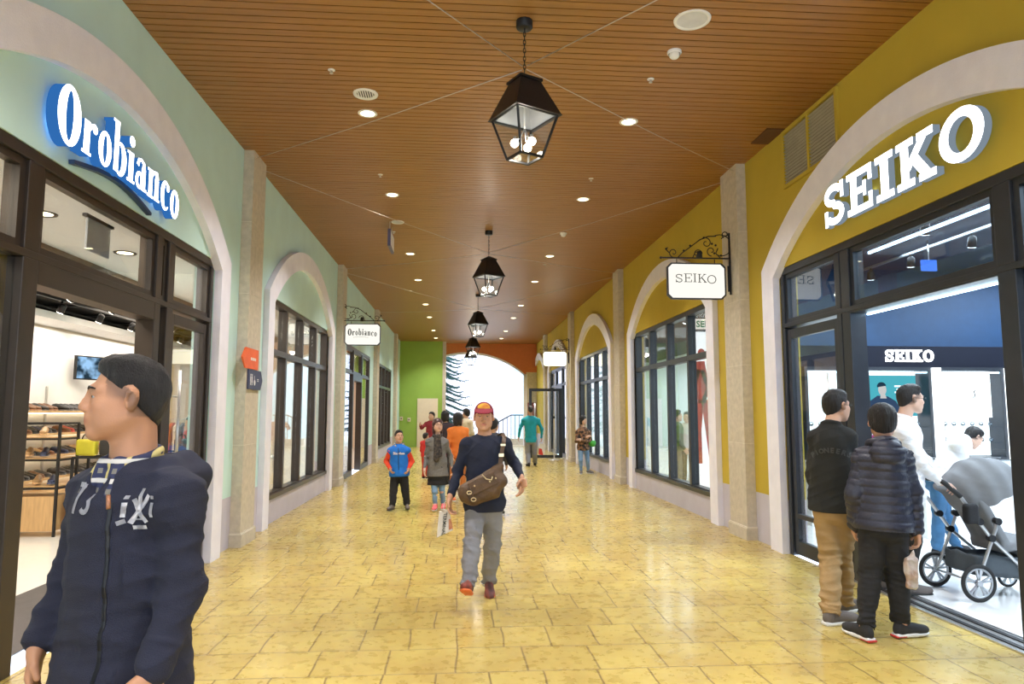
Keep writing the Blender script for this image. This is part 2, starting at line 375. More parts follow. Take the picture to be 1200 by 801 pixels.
# left shop 1: wide opening Y 4.66-6.40, leaf parked against the far jamb
shopfront(XL, -1, c, M['bronze'], 'door_1', [(4.50, 4.66), (6.40, 6.52), (6.66, 6.80)], (4.66, 6.40),
          leaves=[(6.80, (XL-.06, 7.76, 0), (XL-.06, 6.82, 0), 2.54)])
shopfront(XR, 1, c, M['blueframe'], 'door_2', [(4.40, 4.56), (6.42, 6.56), (6.58, 6.66)], (4.56, 6.42),
          leaves=[(6.66, (XR+.06, 7.76, 0), (XR+.06, 6.68, 0), 2.54)], hd=.07)
window(XL, -1, BC[2], M['bronze'], 'window_1'); window(XR, 1, BC[2], M['blueframe'], 'window_2')
shopfront(XL, -1, BC[3], M['bronze'], 'door_3', [(18.3, 18.42), (19.9, 20.02)], (18.42, 19.9), leaves=[])
window(XR, 1, BC[3], M['blueframe'], 'window_3')
window(XL, -1, BC[4], M['bronze'], 'window_4')
shopfront(XR, 1, BC[4], M['blueframe'], 'door_4', [(25.3, 25.42), (26.9, 27.02)], (25.42, 26.9), leaves=[])
shopfront(XL, -1, BC[0], M['bronze'], 'door_5', [(-2.4, -2.3), (-.6, -.5)], (-2.3, -.6))
window(XR, 1, BC[0], M['blueframe'], 'window_5')
# door leaves standing open across the corridor side
r = tag(thing('door_6', (XR, 24.3, 0), None, None), kind='structure')
dl = MB()
for a, b in (((2.46, 24.3, .02), (2.56, 24.36, 2.42)), ((3.5, 24.3, .02), (3.62, 24.36, 2.42)), ((2.56, 24.3, 2.32), (3.5, 24.36, 2.42)), ((2.56, 24.3, .02), (3.5, 24.36, .12))): dl.box(a, b)
dl.build('leaf', M['blueframe'], r, bevel=.004); g = MB(); g.box((2.55, 24.325, .1), (3.51, 24.333, 2.33)); g.build('pane', M['glass'], r)
for yy in (24.22, 24.44):
    h = MB(); h.tube([(2.66, yy, .8), (2.66, yy, 1.9)], .014, 8); h.tube([(2.66, yy, 1), (2.66, 24.33, 1)], .01, 6); h.tube([(2.66, yy, 1.7), (2.66, 24.33, 1.7)], .01, 6); h.build('handle', M['steel'], r)
# threshold strip of the right shop (two sliding tracks)
mb = MB(); mb.box((XR-.02, 4.45, 0), (XR+.24, 6.6, .012)); mb.box((XR+.03, 4.5, .012), (XR+.07, 6.6, .02), 1); mb.box((XR+.14, 4.5, .012), (XR+.18, 6.6, .02), 1)
struct('trim_%d' % ti, mb, [M['steel'], M['blackmetal']]); ti += 1

# ---------------------------------------------------------------- the end of the corridor and the bright court beyond
mb = MB(); mb.box((-3.3, Y1-.9, 0), (-.74, Y1-.7, ZC)); struct('wall_end', mb, M['lime'])
mb = MB(); mb.box((-.74, Y1-.95, 0), (-.58, Y1-.65, ZC)); struct('trim_%d' % ti, mb, M['stone']); ti += 1
mb = MB()
top = [(-.62, ZC+.05), (4.0, ZC+.05)]; arcp = []
for k in range(33):
    x = -.62+(3.24+.62)*k/32; arcp.append((x, .35+math.sqrt(max(0, 4.1**2-(x-.45)**2))))
up = [(-.62+(3.24+.62)*k/32, ZC+.05) for k in range(33)]
mb.strip(up, arcp, .2, (0, Y1, 0), (1,0,0), (0,0,1), (0,1,0)); mb.box((3.24, Y1, 3.5), (4.0, Y1+.2, ZC+.05)); struct('wall_far', mb, M['rust'])
mb = MB(); mb.box((3.24, Y1, 0), (4.0, Y1+.2, 3.5)); struct('wall_far_pier', mb, M['stone'])
mb = MB(); mb.strip([(x, z+.0) for x, z in arcp], [(x, z-.09) for x, z in arcp], .26, (0, Y1-.03, 0), (1,0,0), (0,0,1), (0,1,0)); struct('trim_%d' % ti, mb, M['arch']); ti += 1
mb = MB(); mb.box((3.12, Y1-.03, 0), (3.3, Y1+.23, 3.4)); struct('trim_%d' % ti, mb, M['arch']); ti += 1
M['courtwall'] = mat('pale_lavender_court_wall', (.78,.72,.82), .9, var=.03)
M['courtblue'] = mat('pale_blue_court_facade', (.52,.78,.85), .9, var=.04)
M['courtfloor'] = mat('pale_court_paving', (.72,.66,.55), .6, var=.08)
mb = MB(); mb.add([(-14, Y1+.2, -.01), (16, Y1+.2, -.01), (16, 62, -.01), (-14, 62, -.01)], [(0,1,2,3)]); struct('floor_court', mb, M['courtfloor'])
mb = MB(); mb.box((-14, 50, 0), (16, 50.3, 14)); struct('wall_court_back', mb, M['courtwall'])
mb = MB(); mb.box((3.9, Y1+2, 0), (4.2, 50, 9))
for yy in (37.5, 42, 46.5):
    mb.box((3.8, yy-.9, 4.6), (3.9, yy-.75, 6.6)); mb.box((3.8, yy+.75, 4.6), (3.9, yy+.9, 6.6)); mb.box((3.8, yy-1, 6.6), (3.9, yy+1, 6.75)); mb.box((3.78, yy-1, 4.45), (3.9, yy+1, 4.6))
struct('wall_court_side', mb, M['courtblue'])
ri = tag(thing('court_railing', (2.6, 34.5, 0), 'white and blue-grey metal railing beside the court step at the far end', 'railing'))
mb = MB()
for k in range(7):
    mb.tube([(2.0+.2*k, 34.5, .30), (2.0+.2*k, 34.5, 1.15+.10*min(k, 3))], .018, 6)
mb.build('baluster', M['blueframe'], ri)
mb = MB(); mb.tube([(1.95, 34.5, 1.1), (2.6, 34.5, 1.45), (3.3, 34.5, 1.45)], .03, 8); mb.build('handrail', M['blueframe'], ri)
mb = MB(); mb.box((1.9, 34.2, 0), (3.9, 34.9, .30)); o = struct('trim_%d' % ti, mb, M['stone']); ti += 1
# cream service door and call points on the green wall
r = tag(thing('door_7', (-1.4, Y1-.92, 0), None, None), kind='structure')
mb = MB(); mb.box((-1.88, Y1-.96, 0), (-.94, Y1-.905, 2.22)); mb.build('leaf', M['cream'], r, bevel=.004)
mb = MB(); mb.tube([(-1.74, Y1-.99, 1.0), (-1.62, Y1-.99, 1.0)], .018, 8); mb.build('handle', M['steel'], r)
for k, (x, z) in enumerate(((-2.25, 1.25), (-2.6, 1.3))):
    t = thing('wall_mounted_call_point', (x, Y1-.94, z), 'small cream call point box on the green end wall, '+('beside the cream door' if k == 0 else 'nearer the left corner'), 'call point')
    mb = MB(); mb.box((x-.07, Y1-.96, z-.09), (x+.07, Y1-.9, z+.09)); mb.build('housing', M['cream'], t, bevel=.01)
    mb = MB(); mb.tube([(x, Y1-.96, z), (x, Y1-.975, z)], .03, 12); mb.build('button', M['ink'], t)

# ---------------------------------------------------------------- shop interiors (shells)
def shell(name, x0, x1, y0, y1, z1, wm, fm, cm):
    mb = MB(); s = 1 if x1 > x0 else -1; t = .1
    mb.box((x1, y0, 0), (x1+t*s, y1, z1)); mb.box((x0, y0-t, 0), (x1+t*s, y0, z1)); mb.box((x0, y1, 0), (x1+t*s, y1+t, z1)); struct('wall_'+name, mb, wm)
    mb = MB(); mb.box((x0, y0, -.02), (x1, y1, .012)); struct('floor_'+name, mb, fm)
    mb = MB(); mb.box((x0, y0-t, z1), (x1+t*s, y1+t, z1+.08)); struct('ceiling_'+name, mb, cm)
shell('shoe_shop', XL-.22, -6.5, .5, 16.2, 4.3, M['cream'], M['whitetile'], M['darkceil'])
shell('left_far_shop', XL-.22, -6.5, 16.4, 32.3, 3.9, M['peach'], M['whitetile'], M['cream'])
shell('watch_shop', XR+.22, 12.0, .5, 10.0, 3.75, M['navywall'], M['whitetile'], M['navyceil'])
M['coolwall'] = mat('cool_white_shop_wall', (.72,.82,.84), .7, var=.03)
shell('right_far_shop', XR+.22, 9.0, 10.2, 32.0, 3.9, M['coolwall'], M['whitetile'], M['darkceil'])
# shoe shop: entrance mat, white soffit along the front, brown bulkhead
mb = MB(); mb.box((XL-.2, 2.0, .012), (-3.80, 9.0, .02)); struct('floor_entrance_mat', mb, M['darkmat'])
mb = MB(); mb.box((XL-.2, .5, 3.3), (-4.25, 16.2, 3.4)); struct('ceiling_soffit', mb, M['white'])
mb = MB(); mb.box((-4.20, .5, 3.18), (-4.25, 16.2, 3.34), 0); struct('trim_%d' % ti, mb, M['brownceil']); ti += 1
mb = MB(); mb.box((-4.25, .5, 3.20), (-6.6, 16.2, 3.26)); struct('ceiling_dark', mb, M['darkceil'])
mb = MB(); mb.box((-5.9, 6.0, 2.95), (-6.5, 16.2, 3.05)); struct('ceiling_shelf_soffit', mb, M['white'])
# ---------------------------------------------------------------- ceiling fixtures
ORD = ['first', 'second', 'third', 'fourth', 'fifth', 'sixth', 'seventh', 'eighth', 'ninth', 'tenth', 'eleventh', 'twelfth']
def downlight(x, y, label, power=0, z=ZC, r=.095):
    t = thing('ceiling_light', (x, y, z), label, 'ceiling light', 'recessed downlights in the wooden ceiling')
    mb = MB(); mb.lathe([(r*.8, .02), (r*.8, -.004), (r*1.05, -.008), (r*1.12, -.002), (r*1.12, .01)], (x, y, z), 28); mb.build('rim', M['white'], t)
    mb = MB(); mb.lathe([(.0001, -.003), (r*.8, -.003), (r*.8, .004)], (x, y, z), 28); mb.build('lens', M['lens'], t)
    if power: spot(x, y, z-.03, power*.62, (1, .96, .92), 120, .9); spot(x, y, z-.03, power*.55, (1, .86, .60), 40, 1.0)
    return t
def spot(x, y, z, e, col, ang, blend, tgt=None, r=.05):
    l = bpy.data.lights.new('lamp', 'SPOT'); l.energy = e; l.color = col; l.spot_size = math.radians(ang); l.spot_blend = blend; l.shadow_soft_size = r
    o = bpy.data.objects.new('lamp_beam', l); link(o); o.location = (x, y, z)
    if tgt is not None: o.rotation_euler = (Vector(tgt)-Vector((x, y, z))).to_track_quat('-Z', 'Y').to_euler()
    return o
def area(x, y, z, sx, sy, e, col, rot=(0,0,0)):
    l = bpy.data.lights.new('lamp', 'AREA'); l.shape = 'RECTANGLE'; l.size = sx; l.size_y = sy; l.energy = e; l.color = col
    o = bpy.data.objects.new('lamp_panel', l); link(o); o.location = (x, y, z); o.rotation_euler = rot; return o
def point(x, y, z, e, col, r=.04):
    l = bpy.data.lights.new('lamp', 'POINT'); l.energy = e; l.color = col; l.shadow_soft_size = r
    o = bpy.data.objects.new('lamp_glow', l); link(o); o.location = (x, y, z); return o
DLP = 620
ys = []
for p in PIL: ys += [p-1.48, p+1.42]
ys = sorted(y for y in ys if y > -4)
vis = [y for y in ys if y > 7]
for X, side in ((-1.02, 'left'), (1.90, 'right')):
    for y in ys:
        if y > 7: lab = 'round lit downlight in the %s row of the wooden ceiling, %s from the front' % (side, ORD[vis.index(y)])
        else: lab = 'round lit downlight in the %s row, behind the viewer' % side
        downlight(X, y, lab, DLP)
def disc(name, x, y, r, label, cat, face=None, z=ZC):
    t = thing(name, (x, y, z), label, cat)
    mb = MB(); mb.lathe([(r*.82, .0), (r*.84, -.008), (r, -.012), (r*1.03, -.002), (r*1.03, .01)], (x, y, z), 32); mb.build('rim', M['white'], t)
    mb = MB(); mb.lathe([(.0001, -.004), (r*.84, -.004)], (x, y, z), 32); mb.build('grille', face or M['white'], t); return t
M['grille'] = mat('pale_speaker_mesh', (.62,.63,.66), .6, bump=.4, bscale=400)
disc('ceiling_speaker', 1.93, 5.42, .15, 'large round white ceiling speaker at the upper right, nearest the viewer', 'speaker', M['grille'])
disc('ceiling_speaker', -1.07, 11.93, .11, 'small round white ceiling speaker behind the left hanging sign blade', 'speaker', M['grille'])
# round swirl air diffuser
t = thing('air_vent', (-.98, 7.02, ZC), 'round white slotted air outlet just in front of the nearest left downlight', 'air outlet')
mb = MB(); mb.lathe([(.085, .01), (.09, -.01), (.125, -.012), (.13, .005)], (-.98, 7.02, ZC), 28); mb.build('rim', M['white'], t)
mb = MB()
for k in range(-3, 4):
    h = math.sqrt(max(0, .085**2-(k*.024)**2)); mb.bar((-.98+k*.024, 7.02-h, ZC-.006), (-.98+k*.024, 7.02+h, ZC-.006), .010, .008)
mb.build('blade', M['white'], t)
mb = MB(); mb.lathe([(.0001, .0), (.088, .0)], (-.98, 7.02, ZC-.0015), 24); mb.build('backing', M['blackmetal'], t)
# smoke detectors and sprinklers
for x, y, lab in ((1.94, 5.94, 'white domed smoke detector near the large round ceiling speaker'), (1.90, 12.46, 'small white smoke detector farther down the right side of the ceiling')):
    t = thing('smoke_detector', (x, y, ZC), lab, 'smoke detector')
    mb = MB(); mb.lathe([(.065, 0), (.065, -.02), (.055, -.028)], (x, y, ZC), 24); mb.build('base', M['white'], t)
    mb = MB(); mb.lathe([(.045, -.02), (.045, -.05), (.03, -.065), (.0001, -.068)], (x, y, ZC), 24); mb.build('dome', M['white'], t)
for i, (x, y) in enumerate(((-1.24, 6.53), (1.87, 6.48), (1.84, 9.44), (-1.1, 9.5), (-1.2, 12.6), (1.9, 15.2))):
    lab = ['left of the round air outlet', 'between the smoke detector and nearest right downlight', 'between the first two right downlights', 'between the first two left downlights',
           'by the blade sign on the left', 'far down the right side'][i]
    t = thing('sprinkler', (x, y, ZC), 'tiny chrome ceiling sprinkler '+lab, 'sprinkler', 'sprinklers')
    mb = MB(); mb.lathe([(.035, 0), (.035, -.004), (.012, -.010)], (x, y, ZC), 16); mb.build('escutcheon', M['white'], t)
    mb = MB(); mb.lathe([(.008, -.008), (.008, -.03), (.018, -.032), (.018, -.036), (.0001, -.037)], (x, y, ZC), 12); mb.build('deflector', M['steel'], t)
# blade sign seen edge-on
t = thing('blade_sign', (-1.2, 12.05, 4.6), 'slim hanging direction sign seen edge-on under the ceiling on the left', 'sign')
mb = MB(); mb.box((-1.225, 11.8, 4.42), (-1.175, 12.45, 4.72)); mb.build('board', [mat('blue_sign_edge', (.10,.10,.22), .4)], t, bevel=.004)
mb = MB(); mb.box((-1.228, 11.83, 4.45), (-1.226, 12.42, 4.69)); mb.box((-1.174, 11.83, 4.45), (-1.172, 12.42, 4.69)); mb.build('face', M['white'], t)
mb = MB(); mb.tube([(-1.2, 11.9, 4.72), (-1.2, 11.9, ZC)], .008, 6); mb.tube([(-1.2, 12.3, 4.72), (-1.2, 12.3, ZC)], .008, 6); mb.build('rod', M['steel'], t)

# ---------------------------------------------------------------- lanterns
M['lantin'] = mat('grey_enamel_lantern_lining', (.35,.36,.38), .35, .5)
def lantern():
    t = thing('hanging_lantern', (.53, 5.55, 4.42), 'x', 'lantern', 'black hanging lanterns down the middle of the ceiling')
    a0 = math.radians(28); c = Vector((.53, 5.55, 0))
    def ring(h, z, k=4):
        return [c+Vector((h*math.cos(a0+PI/2*j+PI/4)*1.4142, h*math.sin(a0+PI/2*j+PI/4)*1.4142, z)) for j in range(4)]
    def frust(mb, h0, z0, h1, z1, mi=0):
        A, B = ring(h0, z0), ring(h1, z1); mb.add(A+B, [(j, (j+1) % 4, 4+(j+1) % 4, 4+j) for j in range(4)], mi)
    rf = MB(); frust(rf, .215, 4.035, .095, 4.33); frust(rf, .225, 4.02, .215, 4.035); frust(rf, .11, 4.325, .11, 4.345); frust(rf, .11, 4.345, .02, 4.40)
    A = ring(.11, 4.325); rf.add(A, [(0,1,2,3)])
    frust(rf, .225, 4.02, .20, 4.02); rf.build('roof', M['blackmetal'], t)
    ln = MB(); frust(ln, .20, 4.022, .085, 4.31); A = ring(.085, 4.31); ln.add(A, [(0,1,2,3)]); ln.build('lining', M['lantin'], t)
    top, bot = ring(.195, 4.02), ring(.105, 3.68)
    f = MB()
    for j in range(4):
        f.bar(top[j], bot[j], .018); f.bar(bot[j], bot[(j+1) % 4], .018); f.bar(top[j], top[(j+1) % 4], .014)
    f.build('cage', M['blackmetal'], t)
    for j in range(4):
        g = MB(); g.add([top[j], top[(j+1) % 4], bot[(j+1) % 4], bot[j]], [(0,1,2,3)]); g.build('pane', M['glass'], t)
    g = MB(); b2 = ring(.10, 3.682); g.add(b2, [(0,1,2,3)]); g.build('base_glass', M['glass'], t)
    arm = MB(); hub = c+Vector((0,0,3.93)); arm.tube([c+Vector((0,0,4.31)), hub], .008, 8); P = []
    for k in range(3):
        an = a0+.7+2*PI*k/3; p = c+Vector((.085*math.cos(an), .085*math.sin(an), 3.80)); P.append(p)
        arm.tube([hub, (hub+p)/2+Vector((0,0,-.02)), p+Vector((0,0,.03))], .006, 6); arm.tube([p+Vector((0,0,.055)), p+Vector((0,0,.015))], .015, 10)
    arm.build('candle_arm', M['steel'], t)
    for p in P:
        b = MB(); b.ball(p, .034, 14); b.build('bulb', M['bulb'], t)
    ch = MB()
    for k in range(11):
        z = 4.41+.036*k+.02; d = (.010, 0) if k % 2 else (0, .010)
        ch.tube([c+Vector((d[0]*math.cos(2*PI*j/8), d[1]*math.cos(2*PI*j/8), z+.024*math.sin(2*PI*j/8))) for j in range(9)], .0035, 5)
    ch.build('chain', M['blackmetal'], t)
    b = MB(); b.lathe([(.0001, 4.80), (.062, 4.80), (.07, 4.81), (.07, 4.87)], c, 12); b.build('ceiling_rose', M['blackmetal'], t)
    return t
LN = lantern()
LY = [5.55, 12.42, 19.29, 26.16, 31.2]
LN['label'] = 'black four-sided glass lantern hanging closest to the viewer, largest in view'
lanterns = [LN]
SC.view_layers[0].update()
for k, y in enumerate(LY[1:]):
    c = LN.copy(); COL.objects.link(c); c.location = (.53, y, 4.42)
    for ch in LN.children:
        d = ch.copy(); COL.objects.link(d); d.parent = c
    c['label'] = ['black glass lantern hanging second from the viewer, just behind the nearest', 'black glass lantern hanging third down the corridor', 'black glass lantern hanging fourth down the corridor, low above the far arch', 'smallest black lantern farthest down the corridor, against the bright arch'][k]
for y in LY: point(.53, y, 3.76, 14, (1, .9, .75), .06)
# thin steel guy wires from the pilasters to each lantern
M['wire'] = mat('pale_steel_wire', (.55,.5,.48), .4, .6)
for i, y in enumerate(LY[:3]):
    for j, (x, dy) in enumerate(((XL+.13, 3.2), (XR-.13, 3.2), (XL+.13, -3.2), (XR-.13, -3.2))):
        mb = MB(); b = Vector((x, y+dy, 4.78)); dv = (b-Vector((.53, y, 4.45))).normalized(); a = Vector((.53, y, 4.45))+Vector((dv.x*.03, dv.y*.03, .006*j)); mb.tube([a, (a+b)/2-Vector((0,0,.02)), b], .0045, 5)
        tag(mb.build('guy_wire', M['wire']), 'thin pale wire from the %s lantern to the %s pilaster %s it' % (['nearest', 'second', 'third'][i], ['left', 'right'][j % 2], ['beyond', 'before'][j//2]), 'wire', 'guy wires under the ceiling')
# louvred vent on the yellow wall
t = thing('wall_vent', (XR, 7.0, 4.5), 'grey louvred air vent high on the yellow wall above the bright shop letters', 'vent')
mb = MB()
for a, b in (((XR-.03, 6.42, 4.16), (XR, 6.46, 4.84)), ((XR-.03, 7.56, 4.16), (XR, 7.6, 4.84)), ((XR-.03, 6.46, 4.8), (XR, 7.56, 4.84)), ((XR-.03, 6.46, 4.16), (XR, 7.56, 4.2)), ((XR-.03, 6.99, 4.2), (XR, 7.03, 4.8))): mb.box(a, b)
mb.build('frame', M['yellow'], t)
mb = MB()
for k in range(16):
    z = 4.215+.0368*k; mb.bar((XR-.014, 6.46, z), (XR-.014, 7.56, z), .026, .006, up=(.6, 0, .8))
mb.build('louvre', mat('grey_louvre_metal', (.36,.34,.28), .5, .4), t)
mb = MB(); mb.box((XR-.002, 6.46, 4.2), (XR, 7.56, 4.8)); mb.build('backing', M['slat_back'], t)

# ---------------------------------------------------------------- lettering
def arcpts(cx, cy, rx, ry, a0, a1, n=14): return [(cx+rx*math.cos(math.radians(a0+(a1-a0)*k/n)), cy+ry*math.sin(math.radians(a0+(a1-a0)*k/n))) for k in range(n+1)]
def stroke(pts, w):
    "two edges of a line of varying width"
    k = len(pts); ws = w if hasattr(w, '__len__') else [w]*k; A = []; B = []
    for i, p in enumerate(pts):
        q, r = pts[max(i-1, 0)], pts[min(i+1, k-1)]; dx, dy = r[0]-q[0], r[1]-q[1]; l = math.hypot(dx, dy) or 1; nx, ny = -dy/l, dx/l
        A.append((p[0]+nx*ws[i]/2, p[1]+ny*ws[i]/2)); B.append((p[0]-nx*ws[i]/2, p[1]-ny*ws[i]/2))
    return ('s', A, B, False)
def R(x0, y0, x1, y1): return ('p', [(x0, y0), (x1, y0), (x1, y1), (x0, y1)])
def O(cx, cy, rx, ry, ix, iy): return ('s', arcpts(cx, cy, rx, ry, 0, 350, 35), arcpts(cx, cy, ix, iy, 0, 350, 35), True)
SLAB = {  # bold slab capitals, height 1
 'S': (.86, [stroke(arcpts(.42, .73, .28, .19, 25, 268, 14)+arcpts(.44, .27, .28, .19, 88, -155, 14), .17), R(.68, .60, .80, 1.0), R(.06, 0, .18, .40)]),
 'E': (.90, [R(.12, 0, .34, 1), R(0, 0, .86, .15), R(0, .85, .86, 1), R(.34, .43, .60, .58), R(.74, 0, .86, .36), R(.74, .64, .86, 1), R(.56, .33, .66, .68)]),
 'I': (.56, [R(.15, 0, .39, 1), R(0, 0, .54, .15), R(0, .85, .54, 1)]),
 'K': (1.04, [R(.12, 0, .34, 1), R(0, 0, .48, .15), R(0, .85, .48, 1), stroke([(.30, .38), (.76, .90)], .17), stroke([(.46, .58), (.82, .08)], .21), R(.58, .85, 1.0, 1), R(.60, 0, 1.04, .15)]),
 'O': (1.0, [O(.50, .5, .50, .5, .28, .33)]),
}
FAT = {  # condensed fat-face lower case
 'O': (.66, [O(.31, .5, .31, .52, .10, .43)]),
 'r': (.42, [R(.02, 0, .19, .60), R(-.03, 0, .24, .05), stroke([(.15, .45), (.24, .56), (.34, .59)], [.06, .08, .08]), ('p', arcpts(.33, .53, .075, .085, 0, 330, 11))]),
 'o': (.45, [O(.21, .30, .21, .33, .065, .26)]),
 'b': (.48, [R(.02, .02, .17, 1.0), R(-.04, .95, .17, 1.0), ('s', arcpts(.24, .30, .21, .33, 150, -150, 22), arcpts(.20, .30, .09, .26, 150, -150, 22), False)]),
 'i': (.27, [R(.03, 0, .20, .60), R(-.03, .55, .2, .60), R(-.03, 0, .26, .05), ('p', arcpts(.115, .82, .10, .11, 0, 330, 11))]),
 'a': (.46, [R(.22, 0, .38, .46), R(.22, 0, .43, .06), stroke([(.06, .46), (.10, .58), (.20, .61), (.29, .56), (.30, .44)], [.10, .08, .06, .10, .14]), O(.14, .17, .15, .18, .05, .11)]),
 'n': (.52, [R(.03, 0, .18, .60), R(-.03, .55, .18, .60), R(-.03, 0, .23, .05), R(.28, 0, .44, .46), R(.26, 0, .49, .05), stroke([(.16, .48), (.24, .58), (.33, .59), (.36, .46)], [.05, .07, .12, .16])]),
 'c': (.42, [('s', arcpts(.21, .30, .21, .33, 55, 318, 22), arcpts(.25, .30, .10, .27, 65, 308, 22), False), ('p', arcpts(.32, .50, .075, .085, 0, 330, 11))]),
}
def glyph(mb, g, d, o, U, V, Nn, h, sx=1.0, mi=0, ms=None):
    o, U, V = Vector(o), Vector(U)*h*sx, Vector(V)*h
    for k, it in enumerate(g[1]):
        e = .0004*k
        if it[0] == 'p': mb.prism(it[1], d+e, o, U, V, Nn, mi, ms)
        else: mb.strip(it[1], it[2], d+e, o, U, V, Nn, mi, ms, it[3])
def word(txt, font, parent, d, o, U, V, Nn, h, mats, sx=1.0, gap=.10, arch=0.0, name='letter', split=True, slope=0.0):
    U, V = Vector(U).normalized(), Vector(V).normalized(); x = 0; tot = sum(font[c][0]+gap for c in txt); mb = MB(); outs = []
    for c in txt:
        w = font[c][0]; m = (x+w/2)/tot*2-1; up = arch*(1-m*m)+slope*m
        if split: mb = MB()
        glyph(mb, font[c], d, Vector(o)+U*x*h*sx+V*up, U, V, Nn, h, sx, 0, 1 if len(mats) > 1 else 0)
        if split: outs.append(mb.build(name, mats, parent))
        x += w+gap
    if not split: outs.append(mb.build(name, mats, parent))
    return outs, tot*h*sx
def glow(o, Nn, w, h, e, col):
    pass
# big lit shop names
t = thing('lit_shop_sign', (XR-.12, 5.6, 3.6), 'glowing white slab-serif letters SEIKO on the yellow arch wall above the right shop', 'sign')
tw = sum(SLAB[c][0]+.08 for c in 'SEIKO')
word('SEIKO', SLAB, t, .06, (XR-.05, 6.60, 3.42), (0,-1,0), (0,0,1), (-1,0,0), .40, [M['signwhite'], M['signedge']], sx=2.20/(tw*.40), gap=.08)
for y in (6.45, 5.9, 5.4, 4.9): point(XR-.02, y, 3.6, .1, (.75, .9, 1), .03)
t = thing('lit_shop_sign', (XL+.1, 5.5, 3.5), 'glowing white Orobianco lettering with blue edges on the mint arch wall above the left shop', 'sign')
tw = sum(FAT[c][0]+.03 for c in 'Orobianco')
FB = mat('unlit_sign_back', (.02,.05,.12), .5)
word('Orobianco', FAT, t, .075, (XL+.03, 4.55, 3.35), (0,1,0), (0,0,1), (1,0,0), .40, [M['signwhite'], M['signblue']], sx=2.0/(tw*.40), gap=.03, arch=.055)
mb = MB(); pts = [(4.88+1.22*k/16, 3.315+.085*math.sin(PI*(k/16)**1.05)-.02*(k/16)) for k in range(17)]
s_ = stroke(pts, [.03]+[.032]*15+[.024]); mb.strip(s_[1], s_[2], .04, (XL+.01, 0, 0), (0,1,0), (0,0,1), (1,0,0)); mb.build('swoosh', M['navyink'], t)
for y in (4.7, 5.2, 5.7, 6.2): point(XL+.04, y, 3.5, 1.2, (.15, .4, 1), .03)

